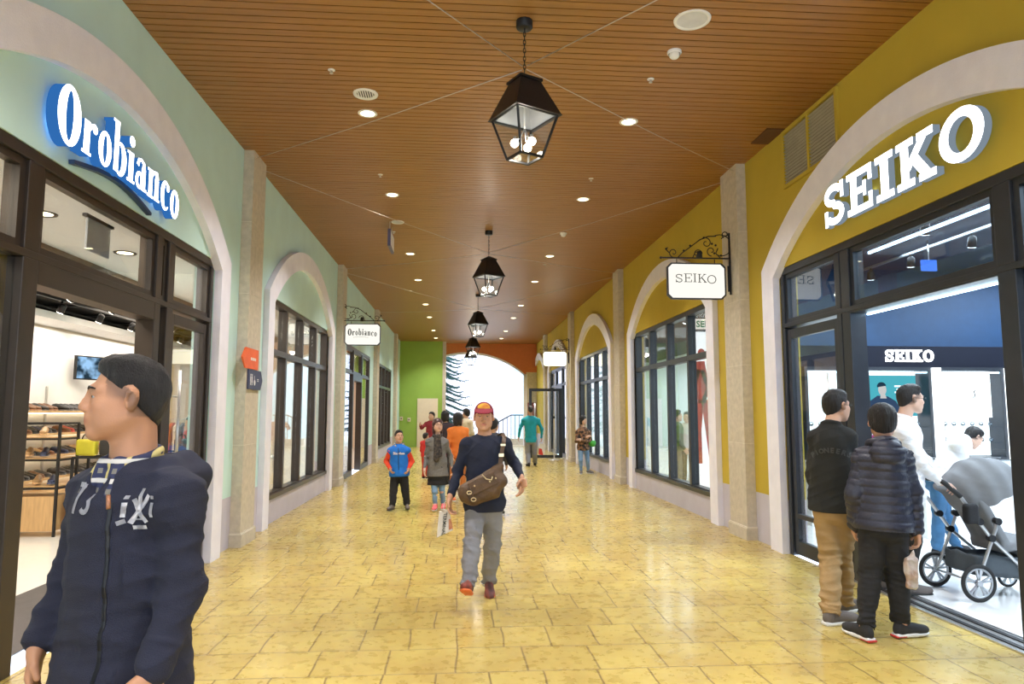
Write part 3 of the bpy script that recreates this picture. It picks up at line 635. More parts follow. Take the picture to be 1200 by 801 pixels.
# ---------------------------------------------------------------- iron brackets with hanging signs
def spiral(cx, cz, r0, r1, a0, a1, n=22):
    return [(cx+(r0+(r1-r0)*k/n)*math.cos(math.radians(a0+(a1-a0)*k/n)), cz+(r0+(r1-r0)*k/n)*math.sin(math.radians(a0+(a1-a0)*k/n))) for k in range(n+1)]
def hanging_sign(X, s, Y, txt, font, label, blabel, lit=None):
    "s = direction from the pilaster into the corridor"
    P = lambda u, z: (X+s*u, Y, z)
    br = thing('sign_bracket', (X, Y, 3.6), blabel, 'bracket', 'scrolled iron sign brackets')
    mb = MB(); mb.bar(P(.012, 3.16), P(.012, 4.0), .018, .03); mb.bar(P(.03, 3.2), P(.03, 3.55), .03, .012); mb.build('wall_bar', M['blackmetal'], br)
    mb = MB(); mb.bar(P(.0, 3.65), P(.95, 3.65), .022, .016); mb.ball(P(.955, 3.65), .018, 8); mb.build('cross_arm', M['blackmetal'], br)
    sc = MB()
    for pts, r in ((spiral(.06, 3.98, .05, .02, -60, 240), .009), (spiral(.13, 3.82, .16, .13, 60, 300, 20), .008),
                   ([(.02+.02*k, 3.97-.002*k*k) for k in range(6)], .008),
                   ([(.19, 3.955), (.30, 3.95), (.42, 3.90), (.55, 3.80), (.66, 3.72), (.72, 3.66)], .010),
                   (spiral(.33, 3.86, .07, .015, 90, 470), .008), (spiral(.26, 3.75, .07, .012, -90, 280), .008), (spiral(.45, 3.71, .065, .012, 180, -200), .008),
                   (spiral(.78, 3.72, .065, .012, -90, 320), .008), ([(.84, 3.72), (.88, 3.76), (.86, 3.79)], .009), ([(.14, 3.66), (.2, 3.72), (.17, 3.79)], .009)):
        sc.tube([P(u, z) for u, z in pts], r*.8, 6)
    for u, z in ((.55, 3.82), (.36, 3.93), (.64, 3.75), (.20, 3.83), (.25, 3.85), (.13, 3.69), (.22, 3.72), (.88, 3.77)): sc.ball(P(u, z), .016, 8)
    sc.build('scroll', M['blackmetal'], br)
    lp = MB(); lp.tube([P(.52, 3.655), (X+s*.50, Y-.05, 3.72), (X+s*.48, Y-.16, 3.70)], .007, 6); b = [(X+s*.48, Y-.16, 3.71), (X+s*.48, Y-.14, 3.62)]
    lp.tube(b, [.03, .045], 12); lp.build('spot_lamp', M['blackmetal'], br)
    sg = thing('hanging_sign', (X+s*.48, Y, 3.35), label, 'sign', 'white hanging shop signs')
    w, z0, z1, c = .40, 3.09, 3.58, .055; cx = .48
    oct_ = [(cx-w+c, z0), (cx+w-c, z0), (cx+w, z0+c), (cx+w, z1-c), (cx+w-c, z1), (cx-w+c, z1), (cx-w, z1-c), (cx-w, z0+c)]
    mb = MB(); inn = [((u-cx)*.955+cx, (z-3.335)*.93+3.335) for u, z in oct_]
    mb.strip(oct_, inn, .05, (X, Y-.025, 0), (s,0,0), (0,0,1), (0,1,0), closed=True); mb.build('rim', M['blueframe'], sg)
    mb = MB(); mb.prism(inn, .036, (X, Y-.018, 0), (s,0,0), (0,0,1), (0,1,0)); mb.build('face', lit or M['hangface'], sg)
    mb = MB()
    for u in (.22, .74): mb.tube([P(u, 3.636), P(u, 3.58)], .006, 6)
    mb.build('hanger', M['blackmetal'], sg)
    if txt:
        for Uv, Nn, yy in (((1,0,0), (0,-1,0), Y-.0185), ((-1,0,0), (0,1,0), Y+.0185)):
            tot = sum(font[c_][0]+.08 for c_ in txt); h = .115 if font is not FAT else .15; wd = .58 if font is not FAT else .66; sx = wd/(tot*h); x0 = X+s*cx-Uv[0]*wd/2
            word(txt, font, sg, .003, (x0, yy, 3.30), Uv, (0,0,1), Nn, h, [M['ink']], sx=sx, gap=.08, split=False, name='lettering', arch=.0 if font is SLAB else .02, slope=0 if font is SLAB else -.008)
            if font is FAT:
                q = MB(); pp = stroke([(x0+Uv[0]*(.12+.34*k/10), 3.268+.014*math.sin(PI*k/10)) for k in range(11)], .005); q.strip(pp[1], pp[2], .003, (0, yy, 0), (1,0,0), (0,0,1), Nn); q.build('underline', M['ink'], sg)
    return sg
THIN = {k: (w, its) for k, (w, its) in {
 'S': (.80, [stroke(arcpts(.38, .74, .28, .21, 20, 268, 14)+arcpts(.40, .26, .28, .21, 88, -160, 14), .085), R(.64, .66, .70, .98), R(.06, .02, .12, .34)]),
 'E': (.86, [R(.16, 0, .26, 1), R(.02, 0, .80, .06), R(.02, .94, .80, 1), R(.26, .47, .56, .53), R(.75, 0, .81, .28), R(.75, .72, .81, 1), R(.54, .38, .60, .62)]),
 'I': (.40, [R(.14, 0, .24, 1), R(.02, 0, .36, .06), R(.02, .94, .36, 1)]),
 'K': (.92, [R(.14, 0, .24, 1), R(.02, 0, .36, .06), R(.02, .94, .36, 1), stroke([(.24, .42), (.74, .96)], .06), stroke([(.40, .60), (.80, .04)], .10), R(.58, .94, .88, 1), R(.62, 0, .94, .06)]),
 'O': (1.0, [O(.46, .5, .46, .5, .38, .42)]), }.items()}
SLAB_, SLAB = SLAB, SLAB
def hs_font(f): return f
hanging_sign(XR-.125, -1, 8.98, 'SEIKO', THIN, 'white cut-corner hanging sign reading SEIKO on the right wall, nearest of its kind', 'black scrolled iron bracket carrying the SEIKO hanging sign')
hanging_sign(XL+.06, 1, 15.85, 'Orobianco', FAT, 'white cut-corner hanging sign reading Orobianco on the left wall', 'black scrolled iron bracket carrying the Orobianco hanging sign')
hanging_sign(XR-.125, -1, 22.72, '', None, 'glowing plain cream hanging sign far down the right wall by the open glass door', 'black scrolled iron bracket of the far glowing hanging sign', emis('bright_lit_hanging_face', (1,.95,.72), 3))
# wayfinding arrows on the first left pilaster
ws = thing('direction_sign', (XL+.13, 8.8, 2.25), 'orange arrow-shaped sign pointing left on the first left stone pilaster, above the navy one', 'sign')
mb = MB(); X_ = XL+.128
mb.prism([(9.12, 2.13), (9.12, 2.38), (8.6, 2.38), (8.47, 2.255), (8.6, 2.13)], .02, (X_, 0, 0), (0,1,0), (0,0,1), (1,0,0)); mb.build('board', mat('orange_sign_paint', (.80,.13,.03), .5), ws)
mb = MB()
for k in range(8): mb.box((X_+.02, 8.80+.028*k, 2.235), (X_+.022, 8.80+.028*k+(.014 if k % 3 else .02), 2.27))
mb.build('lettering', M['white'], ws)
ws = thing('direction_sign', (XL+.13, 9.05, 2.0), 'navy arrow-shaped toilet sign pointing right on the first left stone pilaster', 'sign')
mb = MB(); mb.prism([(8.74, 1.88), (8.74, 2.122), (9.26, 2.122), (9.34, 2.0), (9.26, 1.88)], .02, (X_, 0, 0), (0,1,0), (0,0,1), (1,0,0)); mb.build('board', mat('navy_sign_paint', (.04,.05,.12), .5), ws)
mb = MB()
def fig(y, z, h, skirt=False, chair=False):
    mb.prism([(y+.012*h/.12*math.cos(a), z+h*.9+.012*h/.12*math.sin(a)) for a in [2*PI*k/10 for k in range(10)]], .002, (X_+.02, 0, 0), (0,1,0), (0,0,1), (1,0,0))
    mb.box((X_+.02, y-.016, z+h*.35), (X_+.022, y+.016, z+h*.78))
    if skirt: mb.prism([(y-.028, z+h*.25), (y+.028, z+h*.25), (y+.014, z+h*.5), (y-.014, z+h*.5)], .002, (X_+.02, 0, 0), (0,1,0), (0,0,1), (1,0,0))
    mb.box((X_+.02, y-.013, z), (X_+.022, y-.003, z+h*.35)); mb.box((X_+.02, y+.003, z), (X_+.022, y+.013, z+h*.35))
fig(8.82, 1.93, .14); fig(8.88, 1.93, .14, True)
mb.prism(arcpts(8.99, 1.965, .035, .035, 0, 340, 17), .002, (X_+.02, 0, 0), (0,1,0), (0,0,1), (1,0,0)); mb.box((X_+.02, 8.975, 1.99), (X_+.022, 8.987, 2.05)); mb.box((X_+.02, 8.965, 1.985), (X_+.022, 9.01, 1.997))
mb.box((X_+.02, 9.10, 1.985), (X_+.022, 9.16, 1.995)); mb.box((X_+.02, 9.10, 2.005), (X_+.022, 9.16, 2.015)); mb.build('pictogram', M['white'], ws)
# ---------------------------------------------------------------- modelling solid bodies: blended volumes turned into one mesh
class Sdf:
    def __init__(s, lo, hi, h):
        s.h = h; s.lo = np.array(lo, float); n = np.maximum(2, np.ceil((np.array(hi)-s.lo)/h).astype(int)+1); s.n = n
        s.ax = [s.lo[i]+h*np.arange(n[i]) for i in range(3)]; s.d = np.full(n, .5, np.float32)
    def sub(s, lo, hi):
        sl = []
        for i in range(3):
            a = int(np.clip(np.floor((lo[i]-s.lo[i])/s.h), 0, s.n[i])); b = int(np.clip(np.ceil((hi[i]-s.lo[i])/s.h)+1, 0, s.n[i])); sl.append(slice(a, b))
        if any(q.stop-q.start < 1 for q in sl): return None
        X = s.ax[0][sl[0]][:, None, None]; Y = s.ax[1][sl[1]][None, :, None]; Z = s.ax[2][sl[2]][None, None, :]
        return tuple(sl), X, Y, Z
    def put(s, fn, lo, hi, k=.02, op='u'):
        m = k*1.2+3*s.h; r = s.sub(np.array(lo)-m, np.array(hi)+m)
        if r is None: return s
        sl, X, Y, Z = r; d = fn(X, Y, Z).astype(np.float32); o = s.d[sl]
        if op == 'u':
            h = np.clip(.5+.5*(o-d)/k, 0, 1) if k > 0 else (d < o)*1.0; s.d[sl] = o*(1-h)+d*h-k*h*(1-h)
        elif op == 's':
            d = -d; h = np.clip(.5-.5*(o-d)/k, 0, 1); s.d[sl] = o*(1-h)+d*h+k*h*(1-h)
        return s
    def cap(s, a, b, ra, rb, k=.02, op='u', flat=None, fr=1.0):
        "tapered limb from a to b; flat = direction in which the section is squeezed by fr"
        a, b = np.array(a, float), np.array(b, float); ba = b-a; L2 = max(1e-9, ba@ba); R_ = max(ra, rb)
        fl = None if flat is None else np.array(flat, float)/np.linalg.norm(flat)
        def fn(X, Y, Z):
            px, py, pz = X-a[0], Y-a[1], Z-a[2]; t = np.clip((px*ba[0]+py*ba[1]+pz*ba[2])/L2, 0, 1); r = ra+(rb-ra)*t
            qx, qy, qz = px-t*ba[0], py-t*ba[1], pz-t*ba[2]; q2 = qx*qx+qy*qy+qz*qz
            if fl is not None:
                f = qx*fl[0]+qy*fl[1]+qz*fl[2]; q2 = q2+f*f*(1/fr**2-1); return (np.sqrt(q2)-r)*fr**.5
            return np.sqrt(q2)-r
        return s.put(fn, np.minimum(a, b)-R_, np.maximum(a, b)+R_, k, op)
    def ell(s, c, r, ax=None, k=.02, op='u'):
        c = np.array(c, float); r = np.array(r, float); A = np.eye(3) if ax is None else np.array([np.array(v, float) for v in ax])
        def fn(X, Y, Z):
            px, py, pz = X-c[0], Y-c[1], Z-c[2]; k0 = 0; k1 = 0
            for i in range(3):
                u = px*A[i][0]+py*A[i][1]+pz*A[i][2]; k0 = k0+(u/r[i])**2; k1 = k1+(u/r[i]**2)**2
            k0 = np.sqrt(k0); k1 = np.sqrt(k1)+1e-9; return k0*(k0-1)/k1
        e = np.sqrt(((A*r[:, None])**2).sum(0)); return s.put(fn, c-e, c+e, k, op)
    def box(s, c, hf, ax=None, r=.01, k=.01, op='u'):
        c = np.array(c, float); hf = np.array(hf, float); A = np.eye(3) if ax is None else np.array([np.array(v, float) for v in ax])
        def fn(X, Y, Z):
            px, py, pz = X-c[0], Y-c[1], Z-c[2]; o2 = 0; ins = -1e9
            for i in range(3):
                q = np.abs(px*A[i][0]+py*A[i][1]+pz*A[i][2])-(hf[i]-r); o2 = o2+np.maximum(q, 0)**2; ins = np.maximum(ins, q)
            return np.sqrt(o2)+np.minimum(ins, 0)-r
        e = np.abs(A*hf[:, None]).sum(0); return s.put(fn, c-e, c+e, k, op)
    def torus(s, c, R_, r, ax, sc=1.0, k=.01, op='u'):
        c = np.array(c, float); n = np.array(ax[2], float); A = np.array([np.array(v, float) for v in ax])
        def fn(X, Y, Z):
            px, py, pz = X-c[0], Y-c[1], Z-c[2]; u = px*A[0][0]+py*A[0][1]+pz*A[0][2]; v = (px*A[1][0]+py*A[1][1]+pz*A[1][2])/sc; w_ = px*n[0]+py*n[1]+pz*n[2]
            return np.sqrt((np.sqrt(u*u+v*v)-R_)**2+w_*w_)-r
        e = np.full(3, R_*max(1, sc)+r); return s.put(fn, c-e, c+e, k, op)
    def cut(s, p, n, k=.004, near=None, rad=None):
        "remove everything on the side n points to (within rad of near)"
        p, n = np.array(p, float), np.array(n, float); n = n/np.linalg.norm(n)
        lo, hi = s.lo, s.lo+s.h*(s.n-1)
        if near is not None: lo, hi = np.array(near)-rad, np.array(near)+rad
        r = s.sub(lo, hi)
        if r is None: return s
        sl, X, Y, Z = r; d = (X-p[0])*n[0]+(Y-p[1])*n[1]+(Z-p[2])*n[2]; o = s.d[sl]
        if near is not None:
            q = np.sqrt((X-near[0])**2+(Y-near[1])**2+(Z-near[2])**2); d = np.where(q < rad*.98, d, -9)
        s.d[sl] = np.maximum(o, d.astype(np.float32)); return s
    def warp(s, fn):
        "fine relief added near the surface: fn(points) -> metres"
        m = np.abs(s.d) < 3.0*s.h; i, j, k = np.nonzero(m); P = np.stack([s.ax[0][i], s.ax[1][j], s.ax[2][k]], 1); s.d[m] -= fn(P).astype(np.float32); return s
    def mesh(s, name, mats, parent=None, origin=(0,0,0), dye=None, mi=None):
        d = s.d.copy()
        for a in range(3):
            ix = [slice(None)]*3; ix[a] = 0; d[tuple(ix)] = np.maximum(d[tuple(ix)], s.h*.5); ix[a] = -1; d[tuple(ix)] = np.maximum(d[tuple(ix)], s.h*.5)
        ins = d < 0; c = np.zeros(np.array(d.shape)-1, np.int8)
        off = [(x, y, z) for x in (0, 1) for y in (0, 1) for z in (0, 1)]; S = [slice(None, -1), slice(1, None)]
        for o in off: c += ins[S[o[0]], S[o[1]], S[o[2]]]
        cells = np.nonzero((c > 0) & (c < 8)); idx = -np.ones(c.shape, np.int64); nC = len(cells[0])
        if nC == 0: return None
        idx[cells] = np.arange(nC); acc = np.zeros((nC, 3)); cnt = np.zeros(nC)
        C = np.stack(cells, 1)
        for a in range(3):
            for o in off:
                if o[a]: continue
                p = list(o); q = list(o); q[a] = 1
                v0 = d[C[:,0]+p[0], C[:,1]+p[1], C[:,2]+p[2]]; v1 = d[C[:,0]+q[0], C[:,1]+q[1], C[:,2]+q[2]]; m = (v0 < 0) != (v1 < 0)
                t = np.where(m, v0/np.where(m, v0-v1, 1), 0); pt = np.tile(np.array(o, float), (nC, 1)); pt[:, a] = t; acc[m] += pt[m]; cnt[m] += 1
        V = s.lo+s.h*(C+acc/cnt[:, None]); Fq = []
        for a in range(3):
            b, e = (a+1) % 3, (a+2) % 3; q0 = [slice(None)]*3; q1 = [slice(None)]*3; q0[a] = slice(None, -1); q1[a] = slice(1, None)
            A_, B_ = ins[tuple(q0)], ins[tuple(q1)]; ed = np.nonzero(A_ != B_); E = np.stack(ed, 1)
            ok = (E[:, b] > 0) & (E[:, e] > 0) & (E[:, b] < d.shape[b]-1) & (E[:, e] < d.shape[e]-1); E = E[ok]; fl = A_[tuple(E.T)]
            def g(db, de):
                Q = E.copy(); Q[:, b] -= db; Q[:, e] -= de; return idx[tuple(Q.T)]
            q = np.stack([g(1, 1), g(0, 1), g(0, 0), g(1, 0)], 1); q[~fl] = q[~fl][:, ::-1]; Fq.append(q)
        Fq = np.concatenate(Fq); Fq = Fq[(Fq >= 0).all(1)]
        me = bpy.data.meshes.new(name); O_ = np.array(origin, float)
        me.vertices.add(len(V)); me.vertices.foreach_set('co', (V-O_).astype(np.float32).ravel()); me.loops.add(len(Fq)*4); me.polygons.add(len(Fq))
        me.loops.foreach_set('vertex_index', Fq.ravel().astype(np.int32)); me.polygons.foreach_set('loop_start', np.arange(0, len(Fq)*4, 4, dtype=np.int32))
        me.polygons.foreach_set('use_smooth', np.ones(len(Fq), bool))
        for m in (mats if isinstance(mats, (list, tuple)) else [mats]): me.materials.append(m)
        if mi is not None: me.polygons.foreach_set('material_index', mi(V[Fq].mean(1)).astype(np.int32))
        me.update(); me.validate()
        if dye is not None:
            at_ = me.color_attributes.new('dye', 'FLOAT_COLOR', 'POINT'); cc = np.ones((len(V), 4), np.float32); cc[:, :3] = dye(V); at_.data.foreach_set('color', cc.ravel())
        o = bpy.data.objects.new(name, me); link(o, parent); return o
def wr(seed, sc=(1,1,1), amp=1.0, n=7, lo=12, hi=34):
    "soft folds: a sum of bent waves"
    g = np.random.default_rng(seed); K = g.normal(size=(n, 3)); K /= np.linalg.norm(K, axis=1)[:, None]; K *= g.uniform(lo, hi, n)[:, None]*np.array(sc); ph = g.uniform(0, 6.28, n)
    W = g.normal(size=(3, 3))*6
    def f(P):
        Q = P+.018*np.sin(P@W+1.3); v = 0
        for i in range(n):
            g_ = np.sin(Q@K[i]+ph[i]); v = v+(g_ if i % 2 else 1.1-2.2*np.sqrt(np.abs(g_)+.02))
        return 1.9*amp*v/n
    return f

def unit(v): v = np.array(v, float); return v/max(1e-9, np.linalg.norm(v))
def smooth01(x): x = np.clip(x, 0, 1); return x*x*(3-2*x)
M['skin'] = attrmat('skin', .5, .12, 220, .4)
def haircol(name, c): return mat(name, c, .42, var=.35, scale=60, bump=.9, bscale=160, stretch=(3, 3, .5), spec=.45)
M['hair'] = haircol('black_hair', (.012,.010,.010)); M['hairbrown'] = haircol('dark_brown_hair', (.035,.018,.012))
M['eye'] = mat('eye_white', (.42,.40,.38), .25); M['iris'] = mat('dark_brown_iris', (.02,.01,.008), .1)

class Person:
    """J: joints as world points. Keys: head, neck, shL shR elL elR wrL wrR hipL hipR knL knR anL anR toL toR.
       face = direction the face points, hands: dict side -> (finger direction, palm normal, curl)"""
    def __init__(s, J, label, H=1.7, face=(0,-1,0), skin=(.62,.36,.24), vox=.010, cat='person', group=None, hair='short', hairmat=None, hands=None, build=1.0, headup=(0,0,1), glasses=False, head_k=1.0, detail=True, ground=0.0, mouth_open=False):
        s.J = {k: np.array(v, float) for k, v in J.items()}; J = s.J; s.H = H; s.q = H/1.72; s.v = vox; s.b = build; s.skin = skin; s.detail = detail
        s.root = thing('person', (0, 0, 0), label, cat, group); base = (J['anL']+J['anR'])/2; s.root.location = (base[0], base[1], ground); s.o = np.array(s.root.location)
        s.pel = (J['hipL']+J['hipR'])/2; s.side = unit(J['shL']-J['shR']); s.up = unit(J['neck']-s.pel); s.fw = unit(np.cross(s.side, s.up)); s.fw = -s.fw if False else s.fw
        s.hside = unit(J['hipL']-J['hipR']); s.hf = unit(np.cross(s.hside, s.up))
        f = unit(face); u = unit(headup); s.fs = unit(np.cross(u, f)); s.fu = unit(np.cross(f, s.fs)); s.ff = f; s.hk = head_k*s.q
        s.hands = hands or {}; s.hair = hair; s.head(hair, hairmat or M['hair'], glasses, mouth_open); s.bodymesh()
    def hp(s, a, f, u): return s.J['head']+s.hk*(s.fs*a+s.ff*f+s.fu*u)
    def bounds(s, pts, m): P = np.array(pts); return P.min(0)-m, P.max(0)+m
    def headsdf(s, S):
        k = s.hk; ax = (s.fs, s.ff, s.fu); hp = s.hp
        S.ell(hp(0, -.014, .030), np.array((.074, .094, .086))*k, ax, .01)
        S.ell(hp(0, .026, -.030), np.array((.060, .066, .082))*k, ax, .03*k)
        for e in (-1, 1):
            S.cap(hp(.052*e, -.004, -.052), hp(.018*e, .066, -.096), .018*k, .017*k, .03*k)
            S.cap(hp(.012*e, .084, .024), hp(.044*e, .070, .022), .012*k, .011*k, .016*k)
            S.ell(hp(.044*e, .060, -.022), np.array((.020, .022, .020))*k, ax, .02*k)
        for e in (-1, 1): S.ell(hp(.040*e, .036, -.052), np.array((.024, .040, .042))*k, ax, .025*k)
        S.ell(hp(0, .074, -.098), np.array((.020, .018, .017))*k, ax, .02*k)
        S.ell(hp(0, .078, -.055), np.array((.030, .022, .026))*k, ax, .02*k)
        for e in (-1, 1): S.ell(hp(.032*e, .098, .004), np.array((.017, .012, .010))*k, ax, .012*k, 's')
        S.cap(hp(0, .086, .020), hp(0, .106, -.026), .008*k, .012*k, .012*k)
        for e in (-1, 1): S.ell(hp(.012*e, .100, -.032), np.array((.009, .012, .008))*k, ax, .006*k)
        if s.v < .009:
            S.cap(hp(-.020, .091, -.059), hp(.020, .091, -.059), .006*k, .006*k, .006*k); S.cap(hp(-.016, .092, -.069), hp(.016, .092, -.069), .0075*k, .0075*k, .006*k)
            S.cap(hp(-.024, .096, -.064), hp(.024, .096, -.064), .0022*k, .0022*k, .003*k, 's')
            for e in (-1, 1): S.ell(hp(.0305*e, .0775, .0105), np.array((.0155, .0130, .0075))*k, ax, .004*k); S.ell(hp(.0305*e, .0765, -.0075), np.array((.0145, .0115, .0060))*k, ax, .004*k)
        for e in (-1, 1):
            a = (unit(s.fs*e*.85-s.ff*.45), unit(s.ff*.9+s.fs*e*.45), s.fu)
            S.ell(hp(.079*e, -.008, -.004), np.array((.011, .020, .032))*k, a, .006*k)
            if s.v < .009: S.ell(hp(.089*e, -.004, .002), np.array((.008, .010, .017))*k, a, .004*k, 's')
    def head(s, hair, hm, glasses, mouth_open):
        k = s.hk; hp = s.hp; S = Sdf(*s.bounds([hp(a, b, c) for a in (-.13, .13) for b in (-.15, .14) for c in (-.16, .16)] if hair != 'long' else [hp(a, b, c) for a in (-.14, .14) for b in (-.17, .14) for c in (-.36, .16)], .0), max(.004, s.v*.6))
        ax = (s.fs, s.ff, s.fu)
        if hair in ('short', 'crop', 'mop', 'bob', 'long', 'tail'):
            r = {'short': (.081, .101, .089), 'crop': (.0775, .0985, .088), 'mop': (.092, .110, .098), 'bob': (.090, .108, .096), 'long': (.089, .108, .096), 'tail': (.082, .102, .090)}[hair]
            S.ell(hp(0, -.016, .038), np.array(r)*k, ax, .004)
            if hair == 'mop': S.ell(hp(0, -.04, -.02), np.array((.080, .075, .085))*k, ax, .03*k)
            if hair == 'crop': S.ell(hp(0, .020, .094), np.array((.058, .060, .030))*k, ax, .03*k); S.ell(hp(0, -.05, -.01), np.array((.066, .055, .085))*k, ax, .03*k)
            if hair in ('short',): S.ell(hp(0, -.045, -.01), np.array((.072, .062, .085))*k, ax, .03*k); S.ell(hp(0, .018, .090), np.array((.062, .060, .032))*k, ax, .03*k)
            if hair in ('bob', 'long'):
                for e in (-1, 1): S.cap(hp(.062*e, -.02, .03), hp(.066*e, -.012, -.10), .034*k, .026*k, .03*k)
                S.ell(hp(0, -.06, -.04), np.array((.08, .05, .09))*k, ax, .03*k)
            if hair == 'long':
                for e in (-1, 1): S.cap(hp(.060*e, -.02, -.08), hp(.066*e, .01, -.27), .030*k, .022*k, .03*k)
                S.cap(hp(0, -.07, -.06), hp(0, -.09, -.28), .060*k, .05*k, .04*k)
            if hair == 'tail': S.cap(hp(0, -.11, .03), hp(0, -.13, -.12), .024*k, .016*k, .01)
            if s.v < .009: S.warp(wr(3, (1, 1, .35), .0035*k, 9, 90, 190))
            sl = {'mop': .75, 'bob': 1.6, 'long': 1.6}.get(hair, .95); off = {'mop': -.012, 'bob': -.035, 'long': -.035}.get(hair, -.004)
            if hair in ('bob', 'long'):
                S.ell(hp(0, .085, -.045), np.array((.058, .085, .095))*k, ax, .01*k, 's'); S.cap(hp(0, .06, -.1), hp(0, .10, -.3), .05*k, .09*k, .01*k, 's')
            else:
                n = unit(s.ff*sl-s.fu); p = hp(0, 0, off+.006); S.cut(p, n)
                if hair != 'crop': S.ell(hp(0, .118, -.012), np.array((.060, .072, .058))*k, ax, .02*k, 's')
            o = S.mesh('hair', hm, s.root, s.o)
        elif hair == 'cap':
            S.ell(hp(0, -.016, .034), np.array((.0835, .102, .093))*k, ax, .004)
            n = unit(s.ff*.55-s.fu); S.cut(hp(0, 0, .010), n); S.ell(hp(0, .12, -.02), np.array((.065, .07, .062))*k, ax, .008*k, 's')
            s.cap = S
    def eyes(s):
        for e in (-1, 1):
            mb = MB(); c = s.hp(.0305*e, .0775, .003); mb.ball(Vector(c), .0098*s.hk, 10); nd = node('eye', s.root)
            COL.objects.unlink(nd); bpy.data.objects.remove(nd); o = mb.build('eye', M['eye'], s.root)
            mb = MB(); mb.ball(Vector(s.hp(.0305*e, .0812, .003)), .0070*s.hk, 8); mb.build('iris', M['iris'], o)
            mb = MB(); mb.tube([Vector(s.hp(.014*e, .0965, .024)), Vector(s.hp(.032*e, .0945, .029)), Vector(s.hp(.050*e, .080, .024))], [.0028*s.hk, .0036*s.hk, .002*s.hk], 6); mb.build('eyebrow', M['hair'], s.root)
    def glasses(s, m=None):
        m = m or M['blackmetal']; mb = MB(); hp = lambda a, f, u: Vector(s.hp(a, f, u))
        for e in (-1, 1):
            mb.tube([hp(.033*e+.024*math.cos(t), .106-.006*abs(math.cos(t)), .000+.017*math.sin(t)) for t in [2*PI*j/16 for j in range(17)]], .0016*s.hk, 5)
            mb.tube([hp(.057*e, .100, .004), hp(.078*e, .07, .005), hp(.082*e, -.01, .006)], .0016*s.hk, 5)
        mb.tube([hp(-.009, .108, .004), hp(.009, .108, .004)], .0016*s.hk, 5); return mb.build('spectacles', m, s.root)
    def limb_radii(s): q = s.q*s.b; return dict(ua=.044*q, el=.034*q, wr=.024*q, th=.080*q, kn=.052*q, an=.036*q)
    def hand(s, S, sd, thin=False):
        J = s.J; q = s.q; w = J['wr'+sd]; el = J['el'+sd]; d, n, curl = s.hands.get(sd, (None, None, .55))
        d = unit(w-el) if d is None else unit(d); inn = (-s.side if sd == 'L' else s.side)
        n = inn if n is None else np.array(n, float); n = unit(n-d*(n@d)); t = unit(np.cross(d, n))
        # thumb side: forward for a hanging arm
        if t@s.fw < 0: t = -t
        if sd+'t' in s.hands: t = unit(np.array(s.hands[sd+'t'], float)-d*(np.array(s.hands[sd+'t'], float)@d)); 
        kn = w+d*.088*q; S.cap(w-d*.01, w+d*.02*q, .024*q, .026*q, .02*q, flat=n, fr=.72); S.box(w+d*.052*q, (.038*q, .040*q, .014*q), (d, t, n), .013*q, .02*q)
        for i, (o_, l) in enumerate(((.030, .040), (.010, .045), (-.011, .041), (-.031, .032))):
            p = kn+t*o_*q-d*.006*q; a = 0
            for j, f in enumerate((1, .68, .55)):
                a += curl*(.55 if j == 0 else .85)+.05*i*curl; e = p+(d*math.cos(a)+n*math.sin(a))*l*f*q; S.cap(p, e, (.0098-.0008*j)*q, (.0090-.0010*j)*q, .003*q); p = e
        p = w+d*.022*q+t*.030*q; e = p+unit(t*.75+d*.75+n*.25)*.036*q; S.cap(p, e, .014*q, .011*q, .012*q); S.cap(e, e+unit(d*.9+t*.15+n*.45)*.030*q, .0108*q, .0085*q, .004*q)
    def bodymesh(s):
        J = s.J; q = s.q; b = s.b; R_ = s.limb_radii(); h = s.v
        pts = list(J.values()); lo, hi = s.bounds(pts, .16*q); S = Sdf(lo, hi, h)
        s.headsdf(S); S.cap(s.hp(0, -.022, -.055), J['neck']-s.up*.02, .054*q*b, .058*q*b, .02*q)
        S.ell(J['neck']-s.up*.02, (.075*q, .05*q, .04*q), (s.side, s.fw, s.up), .03*q)
        s.torso(S, -.012*q, .04)
        for sd in 'LR':
            S.cap(J['sh'+sd], J['el'+sd], R_['ua'], R_['el'], .03*q); S.cap(J['el'+sd], J['wr'+sd], R_['el'], R_['wr'], .02*q); s.hand(S, sd)
            S.cap(J['hip'+sd], J['kn'+sd], R_['th']*.9, R_['kn'], .03*q); S.cap(J['kn'+sd], J['an'+sd], R_['kn']*.95, R_['an'], .02*q)
            ft = unit(J['to'+sd]-J['an'+sd]); S.cap(J['an'+sd], J['to'+sd]-ft*.02, .030*q, .022*q, .02*q)
        sk = np.array(s.skin); hp = s.hp
        def dye(V):
            c = np.tile(sk, (len(V), 1)); r = V-J['head']; a = np.abs(r@s.fs)/s.hk; f = (r@s.ff)/s.hk; u = (r@s.fu)/s.hk
            lip = smooth01(1.6-np.sqrt((a/.022)**2+((u+.064)/.0105)**2)*1.0)*(f > .07); lip *= .75 if s.v < .012 else 0
            c = c*(1-lip[:, None])+np.array((.42, .13, .11))*sk/np.array((.62,.36,.24))*lip[:, None]
            pd = (V-hp(0, 0, 0))@unit(s.ff*.95-s.fu)/s.hk; st_ = smooth01(1-pd/.045)*(pd > -.02)*(f < .055)*(f > -.15)*(u > -.05)*(np.abs(u) < .2)*(.62 if s.hair in ('crop', 'short') else 0)*np.where(f > .0, smooth01((u+.012)/.02), 1); c = c*(1-st_[:, None])+np.array((.05,.035,.03))*st_[:, None]
            ck = smooth01(1-np.sqrt(((a-.042)/.028)**2+((u+.03)/.026)**2))*(f > .03)*.25; c = c*(1-ck[:, None])+c*np.array((1.08, .82, .80))*ck[:, None]; return c
        s.body = S.mesh('body', M['skin'], s.root, s.o, dye)
        if s.detail: s.eyes()
